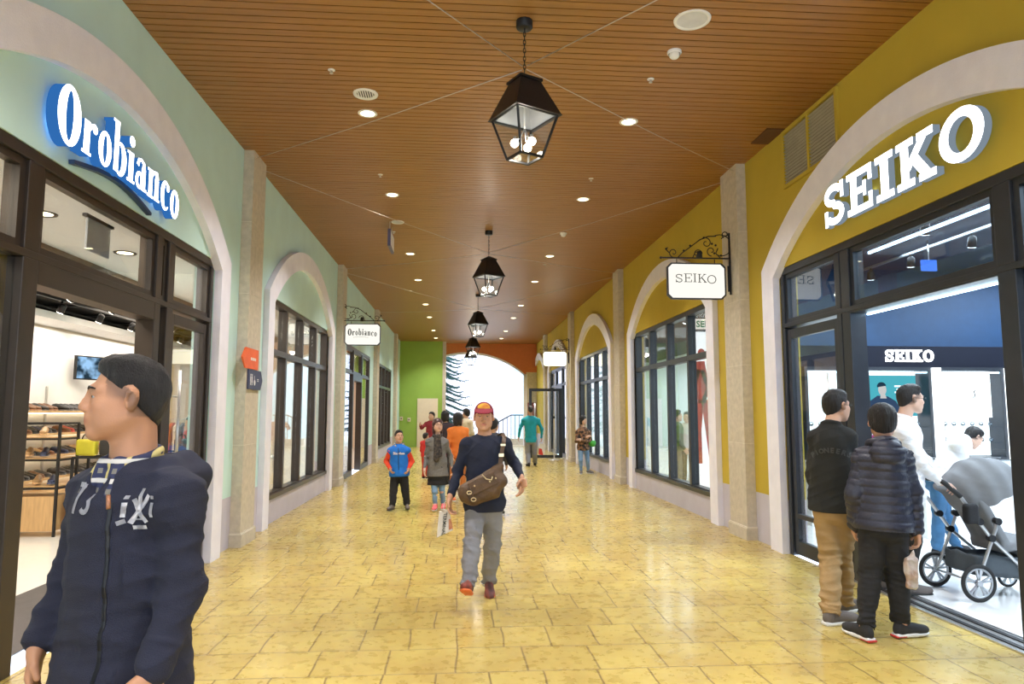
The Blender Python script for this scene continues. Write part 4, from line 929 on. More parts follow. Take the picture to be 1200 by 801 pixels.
    def torso(s, S, off, k=.05, drop=0.0):
        J = s.J; q = s.q; b = s.b; P = lambda t: s.pel+(J['neck']-s.pel)*t; A = (s.side, s.fw, s.up); w = np.linalg.norm(J['shL']-J['shR'])
        S.ell(P(.72), (w*.44+off, .112*q*b+off, .17*q+off), A, k*q); S.ell(P(.80), (w*.40+off, .098*q*b+off, .11*q+off), A, k*q)
        S.cap(P(.10), P(.50), .138*q*b+off, .134*q*b+off, k*q, flat=s.fw, fr=.76)
        S.ell(s.pel+s.up*.02, (.158*q*b+off, .118*q*b+off, .11*q+off), (s.hside, s.hf, s.up), k*q)
        S.cap(J['shL'], J['shR'], .050*q*b+off*.8, .050*q*b+off*.8, k*q)
        for e in 'LR': S.cap(J['neck']-s.up*.01, J['sh'+e], .048*q+off*.5, .046*q+off*.5, .04*q)
    # ---- clothing
    def top(s, name, mt, off=.018, sleeve=.052, cuff=.036, hem=.0, collar=None, fold=.006, dye=None, seed=1, hemr=0.0, sleeves=True, fn=None, vox=None, mi=None, short=1.0, rib=False):
        J = s.J; q = s.q; b = s.b; h = vox or s.v*.9; pts = [J[k] for k in ('neck', 'shL', 'shR', 'elL', 'elR', 'wrL', 'wrR', 'hipL', 'hipR')]; lo, hi = s.bounds(pts, .26*q); S = Sdf(lo, hi, h)
        s.torso(S, off*q, .05); hz = s.pel+s.up*hem*q
        S.cap(hz, s.pel+(J['neck']-s.pel)*.45, .145*q*b+(off+hemr)*q, .138*q*b+off*q, .05*q, flat=s.fw, fr=.78)
        for sd in ('LR' if sleeves else ''):
            e = J['wr'+sd]-unit(J['wr'+sd]-J['el'+sd])*.012*q
            if short < 1: e = J['el'+sd]
            S.cap(J['sh'+sd], J['el'+sd], (sleeve+.006)*q*b, sleeve*q*b, .04*q)
            if short >= 1: S.cap(J['el'+sd], e, sleeve*q*b, cuff*q, .03*q)
        S.warp(lambda P: s.folds(P, seed, fold*q))
        S.cut(hz, -s.up, near=hz-s.up*.15*q, rad=.36*q) if False else None
        # straight hem
        r = s.pel+s.up*hem*q; X = S.ax[0][:, None, None]; Y = S.ax[1][None, :, None]; Z = S.ax[2][None, None, :]
        dd = -((X-r[0])*s.up[0]+(Y-r[1])*s.up[1]+(Z-r[2])*s.up[2]); lat = np.sqrt((X-r[0])**2+(Y-r[1])**2+(Z-r[2])**2)
        # leave sleeves that hang lower than the hem alone
        arm = np.full(S.d.shape, 9., np.float32)
        for sd in 'LR':
            T = Sdf(lo, hi, h); T.ax = S.ax; T.cap(J['el'+sd], J['wr'+sd], sleeve*q*b+.012, cuff*q+.014, 0.001); np.minimum(arm, T.d, out=arm)
        S.d = np.where((arm > 0) | (lat < .0), np.maximum(S.d, dd.astype(np.float32)), S.d)
        # neck opening
        S.cap(J['neck']+s.up*.02*q+s.fw*.012*q, J['head'], .050*q, .052*q, .008, 's')
        if collar == 'stand': S.torus(J['neck']+s.up*.020*q+s.fw*.004, .060*q, .014*q, s.nax(.25), 1.0, .012*q)
        if collar == 'fold':
            S.torus(J['neck']+s.up*.014*q+s.fw*.006*q, .064*q, .013*q, s.nax(.30), 1.0, .01*q)
            for e in (-1, 1): S.cap(J['neck']+s.fw*.060*q+s.side*e*.028*q-s.up*.004*q, J['neck']+s.fw*.082*q+s.side*e*.052*q-s.up*.052*q, .012*q, .010*q, .008*q)
        if collar == 'hood':
            S.torus(J['neck']+s.up*.012*q-s.fw*.014*q, .090*q, .034*q, s.nax(.35), 1.0, .012*q)
            S.ell(J['neck']-s.fw*.110*q-s.up*.055*q, (.122*q, .070*q, .112*q), (s.side, s.fw, s.up), .006*q); S.ell(J['neck']-s.fw*.100*q+s.up*.035*q, (.05*q, .03*q, .02*q), (s.side, s.fw, s.up), .015*q, 's')
        if fn: fn(S)
        return S.mesh(name, mt, s.root, s.o, dye, mi)
    def nax(s, tilt): n = unit(s.up+s.fw*tilt); u = s.side; return (u, unit(np.cross(n, u)), n)
    def folds(s, P, seed, amp):
        J = s.J; v = wr(seed, (1, 1, 1.6), 1, 9, 14, 42)(P); wgt = .45*np.ones(len(P))
        for sd in 'LR':
            for j in ('el', 'sh'): d = np.linalg.norm(P-J[j+sd], axis=1); wgt += .9*np.exp(-(d/.09)**2)
        d = np.abs((P-s.pel)@s.up); wgt += .5*np.exp(-((d-.12)/.08)**2); return amp*v*wgt
    def trousers(s, mt, thigh=.092, knee=.070, ankle=.060, waist=.0, fold=.006, seed=5, hem=.03, name='trousers', dye=None, skirt=None, stack=1.0):
        J = s.J; q = s.q; b = s.b; h = s.v; pts = [J[k] for k in ('hipL', 'hipR', 'knL', 'knR', 'anL', 'anR')]; lo, hi = s.bounds(pts, .20*q); S = Sdf(lo, hi, h)
        S.ell(s.pel+s.up*.03*q, (.160*q*b, .122*q*b, .12*q), (s.hside, s.hf, s.up), .03*q)
        S.ell(s.pel-s.hf*.035*q-s.up*.02*q, (.13*q*b, .10*q*b, .09*q), (s.hside, s.hf, s.up), .03*q)
        for sd in 'LR':
            a = J['an'+sd]+unit(J['kn'+sd]-J['an'+sd])*hem*q
            S.cap(J['hip'+sd], J['kn'+sd], thigh*q*b, knee*q*b, .025*q); S.cap(J['kn'+sd], a, knee*q*b, ankle*q, .02*q); d = unit(a-J['kn'+sd])
            S.cut(a, d, near=a+d*.07*q, rad=.10*q)
        def fd(P):
            v = wr(seed, (1, 1, 2.6), 1, 9, 14, 36)(P); w_ = .35*np.ones(len(P))
            for sd in 'LR':
                w_ += 1.0*np.exp(-(np.linalg.norm(P-J['kn'+sd], axis=1)/.09)**2); w_ += 1.5*stack*np.exp(-(np.linalg.norm(P-J['an'+sd], axis=1)/.12)**2)
            return fold*q*v*w_
        S.warp(fd); return S.mesh(name, mt, s.root, s.o, dye)
    def shoe(s, sd, mt, sole, name='shoe', tint=None, h=None, hi_=.0):
        "sneaker: upper, padded collar, toe box and a separate sole"
        J = s.J; q = s.q; an = J['an'+sd]; to = J['to'+sd]; d = unit(to-an); flat = np.array((to[0]-an[0], to[1]-an[1], 0)); yaw = unit(flat)
        # foot frame: from the heel under the ankle to the toe
        tilt = s.__dict__.get('tilt', {}).get(sd, 0.0); f = yaw*math.cos(tilt)+np.array((0,0,1))*math.sin(tilt); sdv = unit(np.cross(f, (0,0,1))); u = unit(np.cross(sdv, f)); A = (f, sdv, u)
        q = q*1.06; heel = an-u*.075*q-f*.055*q; c = heel+f*.135*q; hh = h or max(.0045, s.v*.6); P = [heel+f*a*q+u*z*q+sdv*w_*q for a in (-.05, .32) for z in (-.03, .16) for w_ in (-.08, .08)]; lo, hi = s.bounds(P, .01)
        S = Sdf(lo, hi, hh); S.ell(heel+f*.205*q+u*.036*q, (.075*q, .044*q, .036*q), A, .02*q); S.ell(heel+f*.10*q+u*.048*q, (.10*q, .038*q, .046*q), A, .03*q); S.ell(heel+f*.038*q+u*.045*q, (.042*q, .036*q, .052*q), A, .02*q)
        S.cap(heel+f*.05*q+u*.07*q, heel+f*.05*q+u*(.10+hi_)*q, .038*q, .036*q, .02*q); S.cap(heel+f*.05*q+u*(.12+hi_)*q, heel+f*.06*q+u*(.16+hi_)*q, .030*q, .032*q, .006*q, 's')
        S.cut(heel+u*.018*q, -u); p = S.mesh(name, mt, s.root, s.o)
        T = Sdf(lo, hi, hh); T.box(heel+f*.08*q+u*.010*q, (.085*q, .036*q, .015*q), A, .012*q, .01); T.ell(heel+f*.20*q+u*.010*q, (.082*q, .046*q, .019*q), A, .02*q); T.cut(heel-u*.006*q, -u)
        T.mesh('sole', sole, p, (0,0,0) if False else s.o)
        if s.v < .009:
            lc = MB()
            for k in range(5):
                w0 = .110+.020*k; z0 = .096-.010*k
                lc.tube([Vector(heel+f*w0*q+u*(z0-.012)*q+sdv*.020*q), Vector(heel+f*(w0+.004)*q+u*z0*q), Vector(heel+f*w0*q+u*(z0-.012)*q-sdv*.020*q)], .0028*q, 5)
            lc.build('laces', tint or sole, p, rel=Matrix.Translation(-Vector(s.o)))
        return p
def decal(mb, name, mt, parent, target, origin, U, V, size, lift=.0025, dirn=None):
    "lays flat lettering (x, y in MB) onto a cloth surface by pressing it along -N"
    U, V = Vector(U).normalized(), Vector(V).normalized(); Nn = U.cross(V).normalized(); dr = -Nn if dirn is None else Vector(dirn).normalized()
    bm = bmesh.new(); me = bpy.data.meshes.new('t'); me.from_pydata(mb.v, [], mb.f); bm.from_mesh(me)
    bmesh.ops.triangulate(bm, faces=bm.faces[:])
    for _ in range(5):
        es = [e for e in bm.edges if (e.verts[0].co-e.verts[1].co).length*size > .012]
        if not es: break
        bmesh.ops.subdivide_edges(bm, edges=es, cuts=1); bmesh.ops.triangulate(bm, faces=[f for f in bm.faces if len(f.verts) > 3])
    tm = target.data; off = Vector(world_of(target).translation); vs = [v.co+off for v in tm.vertices]; tree = BVHTree.FromPolygons(vs, [tuple(p.vertices) for p in tm.polygons]); O_ = Vector(origin)
    for v in bm.verts:
        p = O_+U*v.co.x*size+V*v.co.y*size; h = tree.ray_cast(p-dr*.35, dr)
        z = v.co.z; v.co = (h[0]-dr*(lift+z*.001)) if h[0] is not None else p
    m2 = bpy.data.meshes.new(name); bm.to_mesh(m2); bm.free(); bpy.data.meshes.remove(me)
    m2.transform(world_of(parent).inverted()); m2.materials.append(mt); o = bpy.data.objects.new(name, m2); link(o, parent); return o
def fonttext(txt, bold=0.0):
    "text in Blender's own typeface, as a flat mesh of height about 1"
    cu = bpy.data.curves.new('t', 'FONT'); cu.body = txt; cu.offset = bold; cu.resolution_u = 2; cu.align_x = 'CENTER'; ob = bpy.data.objects.new('t', cu); COL.objects.link(ob)
    dg = bpy.context.evaluated_depsgraph_get(); dg.update(); me = bpy.data.meshes.new_from_object(ob.evaluated_get(dg)); mb = MB()
    mb.add([v.co for v in me.vertices], [tuple(p.vertices) for p in me.polygons]); COL.objects.unlink(ob); bpy.data.objects.remove(ob); bpy.data.meshes.remove(me); return mb
# ---------------------------------------------------------------- people
def cloth(name, col, rough=.85, var=.10, bump=.35, bscale=260, **k): return mat(name, col, rough, var=var, bump=bump, bscale=bscale, **k)
def plain(c): return lambda V: np.tile(np.array(c), (len(V), 1))
M['denim'] = cloth('faded_blue_denim', (.16,.27,.42), var=.25); M['denimdark'] = cloth('mid_blue_denim', (.04,.13,.26), var=.25)
M['blackcloth'] = cloth('black_cloth', (.012,.012,.014)); M['greycloth'] = cloth('grey_cotton_twill', (.235,.24,.27), var=.12)
M['khaki'] = cloth('khaki_cotton', (.36,.235,.105), var=.12); M['whitecloth'] = cloth('white_cotton', (.78,.78,.80), var=.03)
M['navyknit'] = cloth('dark_navy_knit', (.010,.015,.038), bscale=420); M['navyhood'] = cloth('navy_sweat_fabric', (.010,.012,.030), bscale=420, bump=.5)
M['solewhite'] = mat('white_foam_sole', (.72,.72,.72), .6); M['soleorange'] = mat('orange_rubber_sole', (.75,.17,.05), .6); M['solered'] = mat('red_rubber_heel', (.55,.04,.03), .6)
M['shoeblack'] = cloth('black_mesh_shoe', (.02,.02,.022)); M['shoegrey'] = cloth('grey_knit_shoe', (.14,.12,.11))
def legs(px, Y): return px

# --- man in the foreground on the left, cropped at the thighs
def J2(**k): return {a: np.array(b, float) for a, b in k.items()}
A = lambda x, y, Y: np.array(at(x, y, Y))
Yf = 1.95
J = J2(head=A(149, 467, Yf), neck=A(157, 550, Yf+.02), shL=A(208, 584, Yf-.07), shR=A(112, 580, Yf+.07), elL=A(214, 690, Yf-.10), elR=A(84, 676, Yf+.12), wrL=A(178, 790, Yf-.20), wrR=A(45, 752, Yf+.02),
       hipL=A(176, 800, Yf-.03), hipR=A(110, 800, Yf+.04), knL=(-.80, 1.80, .50), knR=(-1.05, 1.95, .50), anL=(-.78, 1.94, .085), anR=(-1.06, 2.12, .085), toL=(-.80, 1.77, .04), toR=(-1.12, 1.96, .04))
fg = Person(J, 'man in navy zip hoodie with white 73 badge in the left foreground, looking left', H=1.76, face=(-.90, -.44, .03), skin=(.46,.23,.13), vox=.0058, hair='crop', build=1.0,
            hands={'R': ((-.05, -.12, -1), (.9, .3, 0), .5), 'L': ((-.35, -.1, -.9), (-.8, .5, 0), .5)}, head_k=.92)
Mhh = M['navyhood']
def fg_hood(S):
    q = fg.q; n = fg.J['neck']; s_, u_, f_ = fg.side, fg.up, fg.fw
    # thick hood lying round the neck and over the shoulders
    for e, r in ((1, .034), (-1, .030)):
        S.cap(n+s_*e*.068*q+f_*.060*q-u_*.050*q, n+s_*e*.105*q-f_*.01*q+u_*.000*q, r*.8*q, r*q, .015*q); S.cap(n+s_*e*.105*q-f_*.01*q+u_*.00*q, n+s_*e*.07*q-f_*.10*q+u_*.012*q, r*q, r*1.1*q, .02*q)
        S.cap(n+s_*e*.145*q-f_*.00*q-u_*.028*q, n+s_*e*.10*q-f_*.12*q-u_*.015*q, r*.9*q, r*1.0*q, .018*q)
    S.cap(n+s_*.145*q-f_*.00*q-u_*.028*q, n+s_*.070*q+f_*.095*q-u_*.085*q, .026*q, .014*q, .015*q)
    S.ell(n-f_*.12*q-u_*.05*q, (.12*q, .055*q, .09*q), (s_, f_, u_), .03*q)
    S.cap(n+f_*.050*q+u_*.03*q, n+f_*.125*q-u_*.055*q, .050*q, .014*q, .008*q, 's')
    for sd in 'LR':
        w_ = fg.J['wr'+sd]; d = unit(w_-fg.J['el'+sd]); S.torus(w_-d*.065*q, .037*q, .007*q, (fg.side, unit(np.cross(d, fg.side)), d), 1.0, .008)
    # pouch pocket seams
    hz = fg.pel+u_*.02*q; 
top = fg.top('hoodie', Mhh, off=.020, sleeve=.054, cuff=.044, hem=-.015, fold=.010, seed=4, hemr=.004, fn=fg_hood)
fg.trousers(M['blackcloth'], name='jeans')
# plaid shirt collar
def plaidmat():
    m, nt, out = nmat('dark_plaid_shirting'); p = N(nt, 'ShaderNodeBsdfPrincipled', Roughness=.85); L(nt, p.outputs[0], out.inputs[0]); tc = N(nt, 'ShaderNodeTexCoord')
    mx0 = None; cur = None
    for ax, c, sc_, w_ in (('X', (.02,.025,.07,1), 26, .55), ('Z', (.02,.025,.07,1), 26, .55), ('X', (.50,.42,.16,1), 13, .88), ('Z', (.55,.53,.50,1), 13, .88)):
        wv = N(nt, 'ShaderNodeTexWave', Scale=sc_/2.0, Distortion=.3); wv.bands_direction = ax; L(nt, tc.outputs['Object'], wv.inputs[0])
        gt = N(nt, 'ShaderNodeMath', _operation='GREATER_THAN'); gt.inputs[1].default_value = w_; L(nt, wv.outputs['Fac'], gt.inputs[0])
        mx = N(nt, 'ShaderNodeMix', _data_type='RGBA'); L(nt, gt.outputs[0], mx.inputs[0])
        if cur is None: mx.inputs[6].default_value = (.16,.15,.13,1)
        else: L(nt, cur, mx.inputs[6])
        mx.inputs[7].default_value = c; cur = mx.outputs[2]
    L(nt, cur, p.inputs['Base Color']); return m
S = Sdf(*fg.bounds([fg.J['neck']], .13), .004); q = fg.q; n_ = fg.J['neck']
S.torus(n_+fg.up*.036*q+fg.fw*.006, .064*q, .012*q, fg.nax(.30), 1.0, .006)
S.torus(n_+fg.up*.014*q+fg.fw*.008, .070*q, .009*q, fg.nax(.34), 1.0, .008)
for e in (-1, 1): S.cap(n_+fg.fw*.064*q+fg.side*e*.026*q+fg.up*.012*q, n_+fg.fw*.108*q+fg.side*e*.046*q-fg.up*.056*q, .026*q, .012*q, .008*q, flat=fg.fw, fr=.6)
S.cap(n_+fg.fw*.080*q-fg.up*.035*q, n_+fg.fw*.10*q-fg.up*.085*q, .022*q, .018*q, .008*q, flat=fg.fw, fr=.5)
S.cap(n_-fg.up*.04, fg.J['head'], .053*q, .055*q, .003, 's')
S.mesh('shirt_collar', plaidmat(), fg.root, fg.o)
M['badge'] = mat('worn_white_flock_badge', (.72,.72,.74), .8, col2=(.45,.45,.50), scale=60, fac=.35)
f_, s_, u_ = fg.fw, fg.side, fg.up; ch = fg.pel+(n_-fg.pel)*.80
mb = MB()
for it in (R(.0, .84, .46, 1.0), stroke([(.38, .90), (.22, .48), (.17, .0)], [.2, .17, .16])): mb.prism(it[1], .0, (0,0,0), (1,0,0), (0,1,0), (0,0,1)) if it[0] == 'p' else mb.strip(it[1], it[2], .0, (0,0,0), (1,0,0), (0,1,0), (0,0,1))
st3 = stroke(arcpts(.78, .74, .17, .17, 150, -80, 10)+arcpts(.78, .27, .19, .20, 80, -150, 10), .17); mb.strip(st3[1], st3[2], 0, (0,0,0), (1,0,0), (0,1,0), (0,0,1))
decal(mb, 'number_badge', M['badge'], fg.root, top, Vector(A(44, 606, 1.80)), s_, u_, .076, dirn=-f_*.8+np.array((.0,.2,0)))
mb = MB()
for pts, w_ in (([(.30, .0), (.78, .82)], .13), ([(.70, .02), (.32, .70)], .13), ([(.12, .18), (.12, .60)], .13), ([(.12, .70), (.12, .80)], .13), ([(.92, .18), (.92, .60)], .13), ([(.92, .70), (.92, .80)], .13), ([(.5, .4), (.5, 1.0)], .13),
                ([(.0, .0), (.2, .08)], .13), ([(.35, -.12), (.65, -.12)], .12), ([(.35, .12), (.68, .12)], .05)):
    st = stroke(pts, w_); mb.strip(st[1], st[2], 0, (0,0,0), (1,0,0), (0,1,0), (0,0,1))
decal(mb, 'emblem_badge', M['badge'], fg.root, top, Vector(A(104, 618, 1.76)), s_, u_, .084, dirn=-f_)
zp = MB(); 
st = stroke([(0, 0), (0, -1)], .022); zp.strip(st[1], st[2], 0, (0,0,0), (1,0,0), (0,1,0), (0,0,1))
decal(zp, 'zip', M['blackmetal'], fg.root, top, Vector(A(116, 590, 1.80)), s_, u_, .43, dirn=-f_)
mb = MB(); mb.tube([Vector(A(127, 580, 1.765)), Vector(A(127, 596, 1.755))], .0055, 8); mb.build('zip_pull', mat('copper_zip_pull', (.35,.16,.09), .4, .5), fg.root)
for sd in 'LR': fg.shoe(sd, M['shoeblack'], M['solewhite'], h=.006)

# --- man walking towards the viewer in the middle
Yc = 6.15
J = J2(head=A(567, 488, Yc-.03), neck=A(568, 512, Yc), shL=A(590, 520, Yc), shR=A(547, 520, Yc), elL=A(603, 541, Yc+.10), elR=A(537, 552, Yc+.04), wrL=A(611, 560, Yc-.08), wrR=A(527, 583, Yc-.10),
       hipL=A(577, 592, Yc), hipR=A(558, 592, Yc), knL=A(577, 641, Yc+.12), knR=A(553, 638, Yc-.14), anL=A(573, 679, Yc+.26), anR=A(549, 684, Yc-.26), toL=A(574, 692, Yc+.13), toR=A(546, 691, Yc-.42))
cm = Person(J, 'man in maroon and yellow cap, navy polo and grey trousers walking towards the viewer', H=1.70, face=(-.05, -1, 0), skin=(.55,.30,.19), vox=.0065, hair='cap', build=1.04,
            hands={'R': ((-.05, -.1, -1), (.9, -.3, 0), .75), 'L': ((.05, -.25, -1), (-.7, -.3, 0), .5), 'Lt': (-.6, -1, 0)}, head_k=1.04)
S = cm.cap; S.warp(lambda P: .0*P[:, 0]); hp = cm.hp
capdy = lambda P: (((P-cm.J['head'])@cm.ff > .035*cm.hk) & (np.abs((P-cm.J['head'])@cm.fs) < .052*cm.hk) & ((P-cm.J['head'])@cm.fu > .06*cm.hk)).astype(int)
M['maroon'] = cloth('maroon_cap_cloth', (.24,.015,.035)); M['capyellow'] = cloth('yellow_cap_print', (.80,.52,.04), col2=(.55,.06,.04), scale=22, fac=.58)
cap = S.mesh('cap', [M['maroon'], M['capyellow']], cm.root, cm.o, mi=capdy)
T = Sdf(*cm.bounds([hp(a, b, c) for a in (-.1, .1) for b in (.03, .2) for c in (.0, .11)], .0), .005); T.ell(hp(0, .100, .050), np.array((.078, .082, .011))*cm.hk, (cm.fs, unit(cm.ff-cm.fu*.32), unit(cm.fu+cm.ff*.32)), .004)
T.mesh('brim', M['maroon'], cap, cm.o)
S = Sdf(*cm.bounds([hp(a, b, c) for a in (-.1, .1) for b in (-.12, .1) for c in (-.09, .08)], .0), .005); S.ell(hp(0, -.02, .0), np.array((.079, .092, .080))*cm.hk, (cm.fs, cm.ff, cm.fu), .004)
S.cut(hp(0, 0, -.012), unit(cm.ff*1.1-cm.fu)); S.ell(hp(0, .12, -.02), np.array((.066, .085, .07))*cm.hk, (cm.fs, cm.ff, cm.fu), .008, 's'); S.mesh('hair', M['hair'], cm.root, cm.o)
polo = cm.top('polo_shirt', M['navyknit'], off=.016, sleeve=.052, cuff=.036, hem=-.045, collar='fold', fold=.014, seed=8, hemr=.004)
cm.trousers(M['greycloth'], thigh=.098, knee=.078, ankle=.072, fold=.018, hem=-.035, seed=12)
mb = MB(); nk = cm.J['neck']
for k in range(2):
    p = Vector(nk+cm.fw*(.100+.014*k)*cm.q-cm.up*(.045+.04*k)*cm.q); mb.lathe([(.0001, .003), (.006, .002), (.006, -.002)], p, 10, M=Matrix.Rotation(PI/2, 3, 'X'))
mb.build('button', M['solewhite'], cm.root)
cm.tilt = {'R': .35, 'L': -.28}
for sd in 'LR': cm.shoe(sd, mat('dark_red_black_mesh_shoe', (.07,.03,.03), .7, col2=(.40,.07,.04), scale=14, fac=.6), M['soleorange'], h=.005)
# brown messenger bag across his front
M['brownleather'] = mat('brown_waxed_leather', (.095,.050,.022), .5, var=.3, scale=14, bump=.4, bscale=90); M['brass'] = mat('brass_hardware', (.75,.62,.38), .3, .9)
t = thing('messenger_bag', tuple(A(566, 575, Yc-.2)), 'brown leather messenger bag slung across the walking man in the cap', 'bag'); o_ = np.array(t.location)
px = lambda x, y, dY: A(x, y, Yc+dY)
pts = [px(*p) for p in ((540, 570, -.17), (562, 557, -.2), (588, 535, -.19), (591, 570, -.16), (556, 592, -.2))]
S = Sdf(np.min(pts, 0)-.09, np.max(pts, 0)+.09, .0055)
S.cap(px(549, 577, -.20), px(583, 563, -.20), .092, .088, .03, flat=(0,1,.0), fr=.60); S.cap(px(560, 566, -.20), px(586, 546, -.19), .060, .036, .03, flat=(0,1,0), fr=.7); S.cap(px(555, 583, -.2), px(578, 575, -.2), .070, .070, .03, flat=(0,1,0), fr=.7)
S.warp(wr(31, (1,1,1), .006, 9, 20, 60)); S.mesh('bag_body', M['brownleather'], t, o_)
S = Sdf(np.min(pts, 0)-.12, np.max(pts, 0)+.09, .0055)
S.box(px(566, 566, -.262), (.125, .011, .060), (unit(px(585, 553, 0)-px(548, 571, 0)), (0,1,0), unit(np.cross(unit(px(585, 553, 0)-px(548, 571, 0)), (0,1,0)))), .01, .01); S.warp(wr(32, (1,1,1), .004, 9, 20, 50)); fl = S.mesh('flap', M['brownleather'], t, o_)
mb = MB()
for x, y in ((551, 578), (556, 569), (574, 564), (581, 560)): mb.ball(Vector(px(x, y, -.285)), .008, 10)
mb.build('rivet', M['brass'], fl); mb = MB(); mb.tube([Vector(px(x, y, -.287)) for x, y in ((565, 556), (570, 561), (576, 562), (577, 558))], .006, 6); mb.build('edge_trim', M['brass'], fl)
for i, (x, y) in enumerate(((550, 577), (555, 585))):
    mb = MB(); c = Vector(px(x, y, -.30)); mb.tube([c+Vector((.02*math.cos(a), 0, .014*math.sin(a))) for a in [2*PI*j/12 for j in range(13)]], .004, 6); mb.build('buckle', M['brass'], t)
mb = MB(); mb.bar(px(546, 573, -.275), px(551, 588, -.285), .026, .006); mb.bar(px(551, 571, -.285), px(556, 587, -.29), .020, .006); mb.build('tab', M['brownleather'], t)
sp = [px(*p) for p in ((586, 543, -.20), (588, 530, -.19), (590, 519, -.165), (591, 512, -.09), (589, 508, -.0), (585, 510, .10), (574, 530, .17), (556, 560, .185), (541, 572, .10), (537, 574, -.04), (541, 573, -.17))]
mb = MB()
for i in range(len(sp)-1): mb.bar(sp[i]-unit(sp[i+1]-sp[i])*.008, sp[i+1]+unit(sp[i+1]-sp[i])*.008, .034, .007, up=(0,1,0) if 0 < i < 3 or i > 4 else (0,1,.3))
mb.build('strap', M['brownleather'], t)
mb = MB(); c = Vector(px(587.5, 533, -.21)); mb.box(c-Vector((.021, .004, .013)), c+Vector((.021, .004, .013))); c = Vector(px(589.5, 521, -.19)); mb.box(c-Vector((.021, .004, .008)), c+Vector((.021, .004, .008))); mb.build('strap_buckle', M['brass'], t)
# paper carrier hanging from his right hand
t = thing('paper_bag', tuple(A(521, 612, Yc-.12)), 'flat white paper bag with dark vertical lettering held low by the man in the cap', 'bag'); Yb = Yc-.12
c4 = [px(514.5, 599, -.14), px(526, 596.5, -.10), px(531, 621, -.10), px(511.5, 630, -.14)]
mb = MB(); th = np.array((0, .03, 0)); mb.add([*[Vector(p) for p in c4], *[Vector(p+th) for p in c4]], [(0,1,2,3), (7,6,5,4), (0,4,5,1), (1,5,6,2), (2,6,7,3), (3,7,4,0)]); M['paper'] = mat('off_white_paper', (.66,.62,.56), .7, bump=.3, bscale=30); mb.build('bag_body', M['paper'], t, bevel=.004)
Ub = Vector(unit(c4[3]-c4[0])); Vb = Vector(unit(c4[1]-c4[0])); Nb = Ub.cross(Vb).normalized(); Nb = Nb if Nb.y < 0 else -Nb
tb = fonttext('TERMINAL', .015); tx = MB(); tx.v = [tuple(Vector((c4[0]+c4[1])/2+(c4[3]-c4[0])*.52)+Ub*(v[0]*.040)-Vb*0+Vb*(v[1]*.045-.005)+Nb*.012) for v in tb.v]; tx.f = tb.f; tx.m = tb.m; tx.sm = tb.sm; tx.build('lettering', M['ink'], t)
mb = MB(); mb.add([Vector(c4[1]*.55+c4[2]*.45-(c4[1]-c4[0])*.22)+Nb*.003, Vector(c4[1]*.55+c4[2]*.45)+Nb*.003, Vector(c4[1]*.1+c4[2]*.9)+Nb*.003, Vector(c4[1]*.1+c4[2]*.9-(c4[2]-c4[3])*.25)+Nb*.003], [(0,1,2,3)]); mb.build('print', mat('reddish_brown_bag_print', (.45,.12,.06), .6, col2=(.6,.3,.15), scale=40), t)
mb = MB(); mb.tube([Vector(c4[0])+Vector((.03, .015, -.01)), Vector(px(521, 588, -.11)), Vector(px(527, 586, -.11)), Vector(c4[1])+Vector((-.01, .015, -.01))], .004, 6); mb.build('handle', M['paper'], t)
def pose(Y, **k):
    "joints from picture points; a third number is the extra depth"
    return J2(**{a: A(v[0], v[1], Y+(v[2] if len(v) > 2 else 0)) for a, v in k.items()})
def ground(J, dirs, Yt=None):
    "put ankles 8 cm above the floor, toes ahead of them"
    for sd in 'LR':
        J['an'+sd][2] = max(.085, J['an'+sd][2]) if J['an'+sd][2] > .14 else .085; d = unit(dirs[sd]); J['to'+sd] = J['an'+sd]+np.array([d[0], d[1], 0])*.17; J['to'+sd][2] = .04
    return J
# --- boy in a red and blue vest
J = ground(pose(11.8, head=(467.5, 511), neck=(467.5, 521.5), shL=(477, 528), shR=(458, 528), elL=(482.5, 540, .05), elR=(453, 540, .05), wrL=(479, 549, -.08), wrR=(457, 549, -.08), hipL=(472.5, 556), hipR=(463.5, 556), knL=(475, 575), knR=(461, 575, -.05), anL=(477, 593, 0), anR=(460, 592, -.1)), dict(L=(.15,-1), R=(-.35,-1)))
boy = Person(J, 'laughing boy in red and bright blue padded vest with black trousers, walking on the left', H=1.33, face=(.35, -1, .12), skin=(.60,.35,.24), vox=.0075, hair='short', head_k=1.12, build=1.12)
M['vestred'] = cloth('red_orange_sleeve_cloth', (.72,.06,.02)); M['vestblue'] = cloth('bright_blue_padded_cloth', (.01,.16,.62)); 
boy.top('jacket', M['vestred'], off=.022, sleeve=.056, cuff=.044, hem=.0, fold=.008, seed=22)
vs = boy.top('vest', M['vestblue'], off=.036, sleeve=.05, cuff=.04, hem=-.03, collar='stand', fold=.006, seed=23, sleeves=False)
S = Sdf(*boy.bounds([boy.J['neck']], .14), .007); q = boy.q
for e in (-1, 1): S.cap(boy.J['neck']+boy.side*e*.05*q+boy.fw*.085*q-boy.up*.03*q, boy.J['neck']+boy.side*e*.085*q-boy.fw*.03*q+boy.up*.03*q, .028*q, .034*q, .01)
S.cap(boy.J['neck']+boy.side*.08*q-boy.fw*.05*q+boy.up*.02*q, boy.J['neck']-boy.side*.08*q-boy.fw*.05*q+boy.up*.02*q, .034*q, .034*q, .01); S.cap(boy.J['neck']-boy.up*.05, boy.J['head'], .058*q, .058*q, .005, 's')
S.mesh('patterned_hood', mat('black_white_print_cloth', (.05,.05,.06), .8, col2=(.7,.7,.7), scale=38, fac=.55), boy.root, boy.o)
boy.trousers(M['blackcloth'], thigh=.098, knee=.080, ankle=.072, hem=-.01, fold=.009)
c = boy.pel+(boy.J['neck']-boy.pel)*.70
